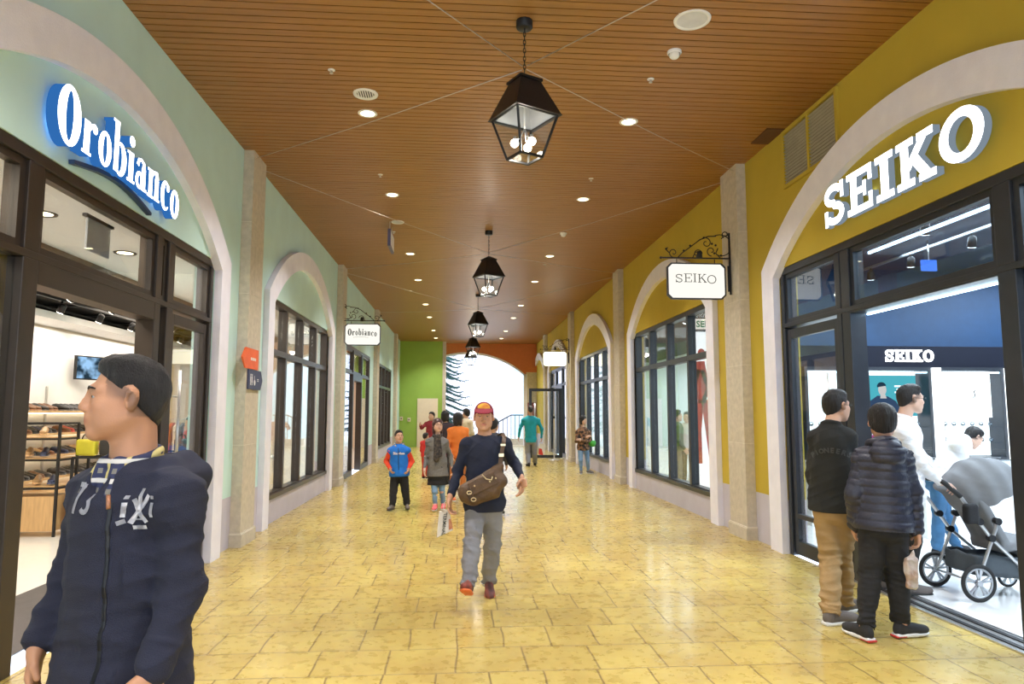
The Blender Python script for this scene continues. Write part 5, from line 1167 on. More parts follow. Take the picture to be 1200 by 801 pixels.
for e, tx in ((1, 'Bin'), (-1, 'ghm')):
    decal(fonttext(tx, .03), 'chest_lettering', M['white'], boy.root, vs, Vector(c-boy.side*e*.065*boy.q*(1)+boy.fw*.1), boy.side, boy.up, .058, dirn=-boy.fw)
st = stroke([(0, 0), (0, -1)], .03); mb = MB(); mb.strip(st[1], st[2], 0, (0,0,0), (1,0,0), (0,1,0), (0,0,1)); decal(mb, 'zip', M['blackmetal'], boy.root, vs, Vector(c+boy.up*.11+boy.fw*.1), boy.side, boy.up, .36, dirn=-boy.fw)
for sd in 'LR': boy.shoe(sd, M['shoegrey'], M['rubber'], h=.008)
# --- woman in grey cardigan and long scarf
J = ground(pose(11.8, head=(513, 498), neck=(512.5, 511), shL=(521.5, 518), shR=(503, 518), elL=(528, 534, .05), elR=(499, 535, .02), wrL=(530, 548, -.05), wrR=(497.5, 550, -.1), hipL=(517, 558), hipR=(508.5, 558), knL=(518, 575, -.05), knR=(509.5, 576, -.1), anL=(519.5, 590, .0), anR=(510, 592, -.12)), dict(L=(.0,-1), R=(-.1,-1)))
wo = Person(J, 'smiling woman with glasses, long dark scarf, grey cardigan, jeans and pink shoes', H=1.52, face=(.30, -1, .08), skin=(.66,.42,.32), vox=.008, hair='long', hairmat=mat('dark_red_brown_hair', (.05,.016,.014), .4, var=.4, scale=40), head_k=1.08)
wo.glasses(mat('dark_red_glasses_rim', (.12,.01,.02), .4))
wo.top('black_tunic', M['blackcloth'], off=.018, sleeve=.05, cuff=.03, hem=-.15, fold=.010, seed=31, hemr=.035, sleeves=False)
M['cardi'] = cloth('mottled_grey_knit', (.17,.165,.16), var=.35, scale=90, bscale=160, bump=.8)
wo.top('cardigan', M['cardi'], off=.034, sleeve=.050, cuff=.036, hem=.01, fold=.012, seed=32, hemr=.02)
S = Sdf(*wo.bounds([wo.J['neck'], wo.pel], .16), .0075); q = wo.q; n_ = wo.J['neck']
S.torus(n_+wo.up*.015+wo.fw*.01, .066*q, .036*q, wo.nax(.3), 1, .02); S.cap(n_+wo.fw*.095-wo.side*.02, n_+wo.fw*.135-wo.up*.36-wo.side*.01, .050*q, .062*q, .03, flat=wo.fw, fr=.6); S.cap(n_+wo.fw*.095+wo.side*.04, n_+wo.fw*.14-wo.up*.30+wo.side*.05, .045*q, .045*q, .02, flat=wo.fw, fr=.6)
S.warp(wr(35, (1.6,1.6,.5), .010, 9, 20, 60)); S.cap(n_-wo.up*.04, wo.J['head'], .05*q, .05*q, .005, 's'); S.mesh('scarf', mat('dark_patterned_scarf', (.02,.02,.022), .9, col2=(.14,.11,.09), scale=26, fac=.6), wo.root, wo.o)
wo.trousers(M['denim'], thigh=.084, knee=.058, ankle=.046, hem=.02, fold=.005, name='jeans')
M['pinkshoe'] = cloth('coral_pink_shoe_cloth', (.80,.16,.18))
for sd in 'LR': wo.shoe(sd, M['pinkshoe'], M['solewhite'], h=.008)
S = Sdf(*wo.bounds([wo.J['shL'], wo.pel], .16), .008); S.cap(wo.J['shL']-wo.fw*.14-wo.side*.05-wo.up*.04, wo.J['shL']-wo.fw*.14-wo.side*.05-wo.up*.26, .06, .07, .01); S.cap(wo.J['shL']-wo.side*.03+wo.fw*.06-wo.up*.10, wo.J['shL']-wo.side*.03+wo.up*.055, .016, .016, .01); S.cap(wo.J['shL']-wo.side*.03+wo.up*.055, wo.J['shL']-wo.side*.05-wo.fw*.12, .016, .016, .01)
t = thing('backpack', tuple(wo.J['shL']-wo.fw*.14), 'bright pink backpack on the shoulder of the woman in grey', 'backpack'); S.mesh('bag_body', cloth('pink_nylon', (.75,.06,.22)), t, np.array(t.location))
# --- man in teal shirt walking away
J = ground(pose(20.9, head=(621.5, 480), neck=(621.5, 487.5), shL=(613.5, 492), shR=(630, 492), elL=(609.5, 502, 0), elR=(635, 502.5, 0), wrL=(607.8, 512, .1), wrR=(634.5, 513, .15), hipL=(617.8, 516), hipR=(626, 516), knL=(618.5, 531, .05), knR=(626.5, 531, .1), anL=(619.5, 544, -.1), anR=(627, 541, .3)), dict(L=(-.15,1), R=(.1,1)))
te = Person(J, 'man in teal long-sleeved shirt and grey trousers walking away at the far right', H=1.74, face=(-.15, 1, 0), skin=(.50,.28,.18), vox=.012, hair='crop', detail=False)
te.top('shirt', cloth('teal_cotton', (.01,.30,.36)), off=.024, sleeve=.056, cuff=.038, hem=-.05, fold=.012, seed=41)
te.trousers(M['greycloth'], thigh=.096, knee=.080, ankle=.074, hem=-.03, fold=.012)
for sd in 'LR': te.shoe(sd, M['shoeblack'], M['rubber'], h=.012)
# --- woman in a floral top, arms folded
J = ground(pose(18.2, head=(683.5, 492), neck=(683, 500.5), shL=(690, 506), shR=(677, 506), elL=(692.5, 517, -.05), elR=(675.5, 517, -.05), wrL=(681, 515, -.28), wrR=(687, 512, -.26), hipL=(687, 525), hipR=(680, 525), knL=(688.5, 539, -.05), knR=(680.5, 540, -.1), anL=(689.5, 551, 0), anR=(681, 551.5, -.1)), dict(L=(.5,-1), R=(-.2,-1)))
fl_ = Person(J, 'woman in black floral top and light blue jeans standing by the right-hand windows', H=1.53, face=(.75, -.7, 0), skin=(.60,.38,.27), vox=.011, hair='bob', detail=False, head_k=1.08)
fl_.top('floral_top', mat('black_floral_cloth', (.012,.012,.014), .8, col2=(.62,.30,.14), scale=17, fac=.63), off=.022, sleeve=.052, cuff=.040, hem=-.06, fold=.008, seed=44)
fl_.trousers(M['denim'], thigh=.084, knee=.062, ankle=.050, hem=-.0, name='jeans')
for sd in 'LR': fl_.shoe(sd, M['shoegrey'], M['solewhite'], h=.011)
t = thing('shoulder_bag', tuple(A(694, 519, 18.15)), 'small round bright green bag at the hip of the woman in the floral top', 'bag'); o_ = np.array(t.location)
S = Sdf(o_-.2, o_+.2, .009); S.ell(o_, (.10, .07, .10), None, .01); S.cut(o_+(0,0,.07), (0,0,1)); S.warp(wr(5, (1,1,1), .006)); S.mesh('bag_body', mat('bright_green_leather', (.05,.36,.04), .45), t, o_)
mb = MB(); mb.tube([Vector(o_+(.0, 0, .07)), Vector(o_+(-.04, -.06, .20)), Vector(o_+(-.14, -.07, .36))], .008, 6); mb.build('strap', M['blackcloth'], t)
# red and white carrier bags of the man in teal
t = thing('carrier_bag', tuple(A(634, 524, 20.95)), 'red and white paper carrier bag in the right hand of the man in teal', 'bag'); o_ = Vector(t.location)
mb = MB(); mb.prism([(-.07, -.20), (.10, -.22), (.13, .10), (-.05, .12)], .08, o_-Vector((0, .04, 0)), (1,0,0), (0,0,1), (0,1,0)); mb.build('bag_body', M['paper'], t, bevel=.006)
mb = MB(); mb.prism([(-.075, -.205), (.06, -.222), (.02, -.04), (-.06, -.02)], .084, o_-Vector((0, .042, 0)), (1,0,0), (0,0,1), (0,1,0)); mb.build('print', mat('red_bag_print', (.55,.03,.02), .6), t)
mb = MB(); mb.tube([o_+Vector((-.03, 0, .12)), o_+Vector((.0, 0, .24)), o_+Vector((.09, 0, .11))], .006, 6); mb.build('handle', M['paper'], t)

# --- group at the right shop door -------------------------------------------------
# man in black varsity jacket, seen from behind and his head turned right
Yv = 5.32
J = ground(pose(Yv, head=(980, 475, .03), neck=(974, 499, 0), shL=(957, 514, .09), shR=(994, 514, -.05), elL=(952, 556, .13), elR=(1002, 556, .05), wrL=(966, 588, .26), wrR=(1010, 588, .22), hipL=(968, 597, .06), hipR=(990, 597, -.02), knL=(973, 655, .08), knR=(987, 650, .12), anL=(974, 722, -.06), anR=(990, 706, .24)), dict(L=(.97,.15), R=(.95,.35)))
vm = Person(J, 'man in black varsity jacket, khaki trousers and glasses standing at the lit shop door', H=1.76, face=(.93, .30, -.02), skin=(.60,.36,.25), vox=.0065, hair='short', glasses=True, head_k=1.02)
vm.glasses()
jk = vm.top('varsity_jacket', mat('black_wool', (.014,.015,.014), .9, var=.15, bump=.6, bscale=380), off=.030, sleeve=.058, cuff=.042, hem=-.005, collar='stand', fold=.012, seed=51, hemr=.004)
vm.trousers(M['khaki'], thigh=.100, knee=.084, ankle=.078, hem=-.02, fold=.018, seed=52, stack=1.2)
for sd in 'LR': vm.shoe(sd, M['shoegrey'], M['solewhite'], h=.005)
c = vm.pel+(vm.J['neck']-vm.pel)*.70; bs = -vm.side; tx = MB()
word_ = 'PIONEERS'
for i, ch_ in enumerate(word_):
    g = fonttext(ch_, .04); a = (i-3.5)*.17; 
    b_ = len(tx.v); tx.v += [((v[0]*math.cos(-a)-v[1]*math.sin(-a))+4.2*math.sin(a), (v[0]*math.sin(-a)+v[1]*math.cos(-a))+4.2*(math.cos(a)-1), 0) for v in g.v]; tx.f += [[b_+k for k in f] for f in g.f]; tx.m += g.m; tx.sm += g.sm
decal(tx, 'back_lettering', mat('charcoal_felt_letters', (.055,.055,.055), .9), vm.root, jk, Vector(c-vm.fw*.1), bs, vm.up, .052, dirn=vm.fw)
# boy in the navy quilted jacket
Yb = 4.92
J = ground(pose(Yb, head=(1034, 494, 0), neck=(1034, 522, 0), shL=(1012, 537, .03), shR=(1057, 537, -.03), elL=(1001, 578, .03), elR=(1070, 576, -.04), wrL=(1001, 615, .12), wrR=(1075, 622, -.06), hipL=(1023, 618, .02), hipR=(1047, 618, -.02), knL=(1020, 672, .03), knR=(1051, 672, .0), anL=(1014, 729, -.03), anR=(1056, 733, .02)), dict(L=(-.15,.9), R=(1,.15)))
pb = Person(J, 'boy in navy quilted hooded jacket and black trousers seen from behind at the shop door', H=1.64, face=(.45, .9, .02), skin=(.58,.32,.22), vox=.0065, hair='mop', head_k=1.12, build=1.08, hands={'R': ((0, 0, -1), (-.9, .2, 0), .8)})
def quilt(S):
    def f(P):
        u = (P-pb.pel)@pb.up; r = .0; v = .0075*np.abs(np.sin(u*PI/.058))**.55-.004
        for sd in 'LR':
            for a_, b_ in (('sh', 'el'), ('el', 'wr')):
                a, b = pb.J[a_+sd], pb.J[b_+sd]; L_ = b-a; t = np.clip((P-a)@L_/(L_@L_), 0, 1); d = np.linalg.norm(P-a-t[:, None]*L_, axis=1); m = d < .085
                s__ = (t*np.linalg.norm(L_)+(0 if a_ == 'sh' else np.linalg.norm(pb.J['el'+sd]-pb.J['sh'+sd])))
                far = np.abs((P-pb.pel)@pb.side) > .16; v = np.where(m & far, .0075*np.abs(np.sin(s__*PI/.055))**.55-.004, v)
        return v
    S.warp(f)
M['quilt'] = mat('navy_nylon_quilting', (.020,.022,.042), .42, var=.12, bump=.3, bscale=60, spec=.5)
pj = pb.top('quilted_jacket', M['quilt'], off=.034, sleeve=.060, cuff=.050, hem=-.01, collar='hood', fold=.006, seed=61, fn=quilt, hemr=.004)
pb.trousers(M['blackcloth'], thigh=.098, knee=.082, ankle=.066, hem=.01, fold=.012, seed=62, stack=1.2)
for sd in 'LR':
    sh = pb.shoe(sd, M['shoeblack'], M['solewhite'], h=.005); J_ = pb.J; d = unit((J_['to'+sd]-J_['an'+sd])*np.array((1,1,0))); hl = J_['an'+sd]-d*.02; c = Vector(hl); c.z = .014
    S = Sdf(np.array(c)-.09, np.array(c)+.09, .004); sv = np.cross(d, (0,0,1)); S.box(np.array(c)-d*.005, (.045, .037, .007), (d, sv, (0,0,1)), .006, .001); S.mesh('heel_strip', M['solered'], sh, pb.o)
t = thing('snack_bag', tuple(A(1068, 671, Yb-.13)), 'clear and white snack bag held low by the boy in the quilted jacket', 'bag'); o_ = np.array(t.location)
S = Sdf(o_-.2, o_+.2, .005); S.box(o_, (.050, .028, .110), ((1,.1,0), (-.1,1,0), (.03,0,1)), .02, .01); S.cap(o_+(0.01,0,.10), o_+(.03,0,.17), .026, .012, .02); S.warp(wr(9, (1,1,1), .008, 9, 30, 90))
S.mesh('bag_body', mat('crinkled_paper_snack_bag', (.55,.52,.50), .35, col2=(.42,.22,.13), scale=9, fac=.56, bump=.8, bscale=40), t, o_)
# man in white shirt pushing the pushchair
Yw = 5.9
J = ground(pose(Yw, head=(1067, 467, 0), neck=(1058, 491, .0), shL=(1060, 510, .15), shR=(1058, 510, -.15), elL=(1084, 541, .16), elR=(1078, 543, -.15), wrL=(1092, 560, .14), wrR=(1101, 565, -.10), hipL=(1062, 580, .09), hipR=(1062, 580, -.09), knL=(1060, 632, .12), knR=(1070, 632, -.05), anL=(1050, 680, .18), anR=(1071, 685, .0)), dict(L=(1,.1), R=(1,.1)))
J['anL'] = np.array((J['anL'][0], Yw+.35, .085)); J['toL'] = J['anL']+np.array((.17, .01, -.045)); J['anR'] = np.array((J['anR'][0], Yw+.12, .085)); J['toR'] = J['anR']+np.array((.17, 0, -.045))
wm = Person(J, 'man in white shirt and glasses inside the bright shop, pushing the pushchair', H=1.80, face=(.98, -.05, -.05), skin=(.62,.40,.30), vox=.0075, hair='crop', hands={'L': ((1, 0, -.25), (0, 0, -1), .9), 'R': ((1, 0, -.25), (0, 0, -1), .9)})
wm.glasses(); wm.top('shirt', M['whitecloth'], off=.026, sleeve=.056, cuff=.042, hem=-.05, collar='fold', fold=.012, seed=71)
wm.trousers(M['blackcloth'], thigh=.090, knee=.070, ankle=.060, hem=-.0)
for sd in 'LR': wm.shoe(sd, M['shoegrey'], M['rubber'], h=.008)
# person bending over the counter
Yn = 7.6
J = pose(Yn, head=(1141, 512, .0), neck=(1128, 514, .02), shL=(1122, 519, .16), shR=(1124, 522, -.14), elL=(1134, 546, .18), elR=(1136, 552, -.12), wrL=(1150, 560, .15), wrR=(1152, 562, -.05), hipL=(1096, 565, .09), hipR=(1100, 567, -.09), knL=(1110, 605, .10), knR=(1100, 605, -.08), anL=(1122, 645, .12), anR=(1100, 648, -.08))
J = ground(J, dict(L=(1,.2), R=(.9,-.2))); J['anR'][1] = Yn-.02; J['anR'][0] = A(1099, 650, Yn-.02)[0]; J['toR'] = J['anR']+np.array((.16, -.03, -.045)); J['anL'][0] = A(1121, 650, Yn+.10)[0]; J['anL'][1] = Yn+.1; J['toL'] = J['anL']+np.array((.16, .03, -.045))
bp_ = Person(J, 'person in white top and blue jeans bending forward inside the bright shop', H=1.66, face=(.80, .0, -.60), skin=(.62,.40,.30), vox=.008, hair='short', headup=(.6, 0, .8), detail=True)
bp_.top('white_top', M['whitecloth'], off=.028, sleeve=.056, cuff=.040, hem=-.03, fold=.014, seed=81)
bp_.trousers(M['denimdark'], thigh=.096, knee=.076, ankle=.070, hem=-.03, fold=.014, name='jeans')
for sd in 'LR': bp_.shoe(sd, M['shoeblack'], M['solewhite'], h=.008)
# person in magenta, almost hidden between them
J = ground(pose(6.7, head=(1032, 498, 0), neck=(1030, 513, 0), shL=(1042, 521, .06), shR=(1017, 521, -.05), elL=(1046, 545, .05), elR=(1016, 545, 0), wrL=(1044, 562, -.1), wrR=(1020, 560, -.12), hipL=(1037, 575), hipR=(1023, 575), knL=(1035, 622), knR=(1024, 622), anL=(1036, 666), anR=(1016, 664)), dict(L=(-.2,-1), R=(-.6,-1)))
mg = Person(J, 'person in magenta top, nearly hidden behind the boy in the quilted jacket', H=1.48, face=(.2, 1, 0), skin=(.60,.38,.28), vox=.010, hair='short', detail=False)
mg.top('magenta_top', cloth('magenta_fleece', (.50,.05,.24)), off=.026, sleeve=.054, cuff=.040, hem=-.03, fold=.008, seed=91)
mg.trousers(M['blackcloth'], thigh=.085, knee=.066, ankle=.056)
for sd in 'LR': mg.shoe(sd, M['shoegrey'], M['solewhite'], h=.010)

# --- people farther off, and customers inside the shops
def extra(Y, hx, hy, H, label, topc, legc, face=(0,-1,0), hair='short', yaw=0.0, arm=None, vox=.014, group=None, skin=(.58,.36,.25), shoec=None, base=None, lean=0.0, build=1.0):
    "a standing figure; yaw turns the body, arm = raised side"
    p0 = A(hx, hy, Y) if base is None else np.array(base, float); x, z = p0[0], H*.93; k = H/1.72; ca, sa = math.cos(yaw), math.sin(yaw)
    def P(s_, f, u): return np.array((x+(s_*ca+f*sa)*k+lean*(u-.9)*k*.5, Y+(s_*sa-f*ca)*k, u*k))
    J = dict(head=P(0, .01, 1.60), neck=P(0, 0, 1.43), shL=P(.165, 0, 1.365), shR=P(-.165, 0, 1.365), elL=P(.22, .02, 1.09), elR=P(-.22, .02, 1.09), wrL=P(.20, .14, .90), wrR=P(-.20, .14, .90),
             hipL=P(.085, 0, .90), hipR=P(-.085, 0, .90), knL=P(.095, .04, .49), knR=P(-.10, -.01, .49), anL=P(.10, .02, .085), anR=P(-.11, -.05, .085), toL=P(.11, .18, .04), toR=P(-.13, .11, .04))
    if arm: sg = 1 if arm == 'L' else -1; J['el'+arm] = P(.26*sg, .16, 1.25); J['wr'+arm] = P(.22*sg, .38, 1.35)
    J['anL'][2] = J['anR'][2] = .085
    pr_ = Person(J, label, H=H, face=face, skin=skin, vox=vox, hair=hair, detail=False, group=group, build=build, head_k=1.05 if H > 1.4 else 1.15)
    pr_.top('top', cloth('cloth_'+label.split(' in ')[-1].split(' ')[0], topc), off=.024, sleeve=.054, cuff=.040, hem=-.05, fold=.010, seed=int(hx))
    pr_.trousers(cloth('trouser_cloth', legc), thigh=.09, knee=.07, ankle=.06, hem=-.0)
    for sd in 'LR': pr_.shoe(sd, M['shoeblack'] if shoec is None else shoec, M['solewhite'], h=.014)
    return pr_
extra(12.9, 537, 491, 1.58, 'person in orange jacket and orange-brown trousers, half hidden beside the scarfed woman', (.75,.20,.03), (.50,.17,.04), face=(.5,.6,0), hair='bob', yaw=.4, vox=.011, shoec=M['soleorange'], build=.85)
extra(15.6, 522, 485, 1.62, 'dark-haired person in dark coat right behind the head of the scarfed woman', (.03,.02,.03), (.03,.03,.04), face=(.4,.9,0), hair='bob', yaw=.2)
extra(19.5, 506, 486, 1.60, 'person in dark red top reaching out an arm, far back before the green wall', (.25,.02,.03), (.05,.05,.06), face=(-.4,-.8,0), yaw=-.3, arm='R')
extra(16.8, 499, 505, 1.10, 'small child in bright red coat standing behind the laughing boy and woman', (.60,.03,.03), (.55,.05,.04), face=(.6,.6,0), yaw=2.6)
extra(18.0, 546, 485, 1.68, 'person in cream shirt with outstretched arm, back towards the bright arch', (.62,.55,.38), (.20,.18,.16), face=(-.6,.7,0), yaw=2.4, arm='L')
extra(17.2, 537, 495, 1.40, 'person with long black hair in dark clothes between orange jacket and cream shirt', (.02,.02,.025), (.03,.03,.04), face=(.2,.9,0), hair='long', yaw=.3)
extra(11.0, 578, 491, 1.50, 'person in dark grey hooded jacket directly behind the man in the cap', (.05,.05,.06), (.04,.05,.09), face=(.5,1,0), yaw=2.7, hair='mop', vox=.011)
extra(12.6, 0, 0, 1.62, 'shop customer in orange jumper behind the first left window', (.60,.16,.06), (.05,.05,.07), face=(-1,0,0), yaw=-1.2, base=(-4.3, 12.6, 0))
extra(13.6, 1, 0, 1.50, 'shop customer in red top behind the first left window, deeper in the shop', (.45,.05,.04), (.08,.08,.1), face=(-.7,-.7,0), yaw=-.8, base=(-5.0, 13.6, 0))
extra(14.2, 2, 0, 1.64, 'shop customer in olive green coat with red bag behind the first right window', (.10,.13,.07), (.14,.12,.10), face=(1,0,0), yaw=1.3, base=(4.50, 14.3, 0))
extra(15.4, 3, 0, 1.60, 'shop assistant in white waistcoat over dark sleeves behind the first right window', (.62,.60,.58), (.03,.03,.04), face=(-.6,-.7,0), yaw=-.5, arm='R', base=(5.12, 15.4, 0))
# ---------------------------------------------------------------- pushchair
def pushchair():
    ox, oy = 4.38, 6.0; t = thing('pushchair', (ox, oy, .012), 'grey pushchair with silver frame and large spoked rear wheels in the bright shop doorway', 'pushchair')
    P = lambda x, y, z: Vector((ox+x, oy+y, z+.012)); AL = M['silver']; alu = mat('brushed_aluminium_tube', (.6,.6,.6), .3, .8)
    def wheel(x, y, r):
        w = MB(); Rm = Matrix.Rotation(PI/2, 3, 'X'); n = 36
        ring = [P(x+r*.90*math.cos(2*PI*j/n), y, r+r*.90*math.sin(2*PI*j/n)) for j in range(n+1)]; w.tube(ring, r*.115, 10, caps=False); o = w.build('wheel', M['rubber'], t)
        h = MB(); h.tube([P(x+r*.76*math.cos(2*PI*j/n), y, r+r*.76*math.sin(2*PI*j/n)) for j in range(n+1)], r*.07, 8, caps=False); h.tube([P(x, y-.022, r), P(x, y+.022, r)], r*.17, 14)
        for k in range(5):
            a = 2*PI*k/5+.3
            for da in (-.16, .16): h.bar(P(x+r*.12*math.cos(a), y, r+r*.12*math.sin(a)), P(x+r*.74*math.cos(a+da), y, r+r*.74*math.sin(a+da)), r*.10, r*.10, up=(0,1,0))
        h.build('rim', M['silver'], o)
    for s_ in (-1, 1): wheel(0, .27*s_, .155); wheel(.64, .20*s_, .10)
    ch = MB()
    for s_ in (-1, 1):
        ch.tube([P(-.235, .25*s_, .985), P(-.10, .25*s_, .87), P(.15, .25*s_, .52), P(.42, .22*s_, .28), P(.64, .20*s_, .10)], .015, 10)
        ch.tube([P(0, .255*s_, .155), P(.08, .25*s_, .33), P(.20, .25*s_, .60), P(.22, .24*s_, .68)], .014, 10)
    ch.tube([P(0, -.27, .155), P(0, .27, .155)], .010, 8); ch.tube([P(.64, -.20, .10), P(.64, .20, .10)], .009, 8); ch.build('frame', alu, t)
    g = MB(); g.tube([P(-.10, -.25, .87), P(-.235, -.25, .985), P(-.265, -.22, 1.01), P(-.265, .22, 1.01), P(-.235, .25, .985), P(-.10, .25, .87)], .021, 12); g.build('handlebar', M['rubber'], t)
    for s_ in (-1, 1):
        for x, z in ((.15, .52), (.05, .66), (.215, .66)): jn = MB(); jn.tube([P(x, .225*s_, z), P(x, .275*s_, z)], .030, 12); jn.build('joint', M['blackmetal'], t)
    fab = cloth('light_grey_canvas', (.20,.205,.215), var=.08); dk = cloth('slate_grey_canvas', (.07,.085,.10), var=.1); q = np.array
    S = Sdf(q(P(-.3, -.34, .25)), q(P(.85, .34, 1.30)), .009)
    S.ell(q(P(.30, 0, .92)), (.34, .245, .27), None, .02); S.cap(q(P(-.12, 0, .93)), q(P(.14, 0, .90)), .035, .15, .10); S.ell(q(P(.42, 0, .66)), (.30, .20, .22), None, .03, 's'); S.cut(q(P(.0, 0, .66)), (.55, 0, -1)); S.cut(q(P(.5, 0, .9)), (1, 0, -.15))
    S.warp(lambda V: .006*np.sin((V[:, 0]*1.1+V[:, 2]*.4)*34)+wr(77, (1,1,1), .004)(V)); S.mesh('canopy', fab, t, np.array(t.location))
    S = Sdf(q(P(-.1, -.30, .10)), q(P(.9, .30, 1.1)), .009)
    S.cap(q(P(.14, -.13, .84)), q(P(.34, -.13, .46)), .045, .05, .02); S.cap(q(P(.14, .13, .84)), q(P(.34, .13, .46)), .045, .05, .02); S.box(q(P(.24, 0, .65)), (.035, .19, .22), (unit((.47,0,.88)) if False else unit((.88,0,.47)), (0,1,0), unit((-.47,0,.88))), .02, .03)
    S.box(q(P(.46, 0, .44)), (.17, .19, .04), (unit((1,0,.15)), (0,1,0), unit((-.15,0,1))), .02, .03); S.box(q(P(.64, 0, .32)), (.03, .17, .12), None, .02, .03); S.mesh('seat', fab, t, np.array(t.location))
    S = Sdf(q(P(-.1, -.30, .08)), q(P(.8, .30, .5)), .009); S.box(q(P(.30, 0, .27)), (.27, .215, .10), (unit((1,0,-.08)), (0,1,0), unit((.08,0,1))), .05, .02); S.box(q(P(.30, 0, .36)), (.24, .18, .07), None, .03, .01, 's'); S.warp(wr(71, (1,1,1), .006)); S.mesh('basket', dk, t, np.array(t.location))
    mb = MB(); c = P(.42, -.222, .27); mb.tube([c+Vector((.02*math.cos(a), 0, .02*math.sin(a))) for a in [2*PI*j/16 for j in range(17)]], .003, 6); mb.build('stitched_ring', M['silver'], t)
    S = Sdf(q(P(-.2, -.36, .5)), q(P(.1, -.2, .95)), .008); S.box(q(P(-.045, -.285, .73)), (.06, .04, .085), None, .03, .01); S.mesh('handle_pouch', M['blackcloth'], t, np.array(t.location))
pushchair()

# ---------------------------------------------------------------- watch shop
def bx(name, a, b, m, par, mi=0, bevel=.004):
    mb = MB(); mb.box(a, b); return mb.build(name, m, par, bevel=bevel)
M['lacquer'] = mat('white_lacquer', (.80,.82,.84), .25, var=.02); M['blackgloss'] = mat('near_black_fascia', (.006,.008,.018), .6, spec=.2)
t = thing('shop_fascia', (8, 9.85, 2.4), 'near-black fascia with small glowing SEIKO letters above the showcases inside the shop', 'fascia')
bx('board', (4.05, 9.72, 2.25), (11.9, 9.98, 2.56), M['blackgloss'], t)
tw = sum(SLAB[c_][0]+.10 for c_ in 'SEIKO'); word('SEIKO', SLAB, t, .02, (6.20, 9.715, 2.33), (1,0,0), (0,0,1), (0,-1,0), .175, [M['signwhite']], sx=.76/(tw*.175), gap=.10)
g = fonttext('ONLY', .02); tx = MB(); tx.v = [(8.30+v[0]*.13, 9.712, 2.27+v[1]*.10) for v in g.v]; tx.f, tx.m, tx.sm = g.f, g.m, g.sm; tx.build('small_lettering', M['signwhite'], t)
def showcase(x0, x1, label, kind):
    t = thing('showcase', ((x0+x1)/2, 9.8, 0), label, 'showcase', None); w = .045
    bx('plinth', (x0, 9.62, .012), (x1, 9.98, .92), M['lacquer'], t); bx('lit_back', (x0+w, 9.955, .96), (x1-w, 9.975, 2.21), M['showlit'], t)
    mb = MB(); mb.box((x0, 9.66, .92), (x0+w, 9.98, 2.25)); mb.box((x1-w, 9.66, .92), (x1, 9.98, 2.25)); mb.box((x0+w, 9.66, 2.20), (x1-w, 9.98, 2.25)); mb.box((x0+w, 9.66, .92), (x1-w, 9.98, .955)); mb.build('frame', M['blueframe'], t)
    bx('pane', (x0+w, 9.665, .955), (x1-w, 9.671, 2.20), M['glass'], t, bevel=0)
    for z in (1.15, 1.38): bx('shelf', (x0+w, 9.72, z), (x1-w, 9.95, z+.012), M['glass'], t, bevel=0)
    lb = MB(); lb.box((x0+w, 9.69, 2.165), (x1-w, 9.71, 2.185)); lb.build('light_strip', M['led'], t)
    if kind == 'poster':
        p = bx('poster', (x0+.10, 9.90, 1.54), (x1-.08, 9.92, 2.14), M['tealposter'], t); cx = x0+.36; mb = MB()
        mb.prism([(cx-.24, 1.545), (cx+.34, 1.545), (cx+.22, 1.76), (cx+.10, 1.83), (cx-.06, 1.84), (cx-.18, 1.76)], .004, (0, 9.895, 0), (1,0,0), (0,0,1), (0,-1,0)); mb.build('suit_print', emis('dim_print_navy', (.05,.09,.18), .9), p)
        mb = MB(); mb.prism(arcpts(cx+.02, 1.93, .062, .085, 0, 345, 23), .005, (0, 9.895, 0), (1,0,0), (0,0,1), (0,-1,0)); mb.prism([(cx-.02, 1.80), (cx+.08, 1.80), (cx+.05, 1.88), (cx-.005, 1.88)], .005, (0, 9.894, 0), (1,0,0), (0,0,1), (0,-1,0)); mb.build('face_print', emis('dim_print_skin', (.75,.72,.70), 1), p)
        mb = MB(); mb.prism(arcpts(cx+.01, 1.975, .07, .065, 10, 190, 12), .007, (0, 9.894, 0), (1,0,0), (0,0,1), (0,-1,0)); mb.build('hair_print', emis('dim_print_hair', (.02,.05,.08), 1), p)
        mb = MB()
        for k in range(4): mb.box((x1-.42+.03*(k % 2), 9.89, 1.97-.045*k), (x1-.20, 9.892, 1.99-.045*k))
        mb.build('slogan_print', M['showlit'], p)
    if kind == 'screen':
        p = bx('lit_panel', (x0+.06, 9.86, 1.52), (x1-.06, 9.90, 2.16), M['screenlit'], t); mb = MB(); st = stroke([(x1-.36, 1.80), (x1-.31, 1.84), (x1-.33, 1.90), (x1-.30, 1.93)], [.01, .018, .016, .01]); mb.strip(st[1], st[2], .003, (0, 9.857, 0), (1,0,0), (0,0,1), (0,-1,0)); mb.build('panel_print', M['ink'], p)
    return t
showcase(4.95, 5.85, 'lit glass showcase left of the teal poster, inside the right shop', 'plain')
showcase(5.87, 6.86, 'showcase with backlit teal poster of a man in a dark suit', 'poster')
showcase(6.98, 7.98, 'showcase with large glowing white panel inside the right shop', 'screen')
showcase(8.10, 9.1, 'bright white showcase next to the right door post', 'plain')
t = thing('lit_column', (6.92, 9.8, 0), 'narrow glowing white column between the poster showcase and white panel showcase', 'column'); bx('panel', (6.865, 9.60, .012), (6.975, 9.98, 2.24), M['showlit'], t)
t = thing('lit_column', (8.04, 9.8, 0), 'narrow glowing white column at the right end of the showcases', 'column'); bx('panel', (7.985, 9.60, .012), (8.095, 9.98, 2.24), M['showlit'], t)
M['watch'] = mat('steel_watch', (.35,.38,.42), .25, .8)
wt = None
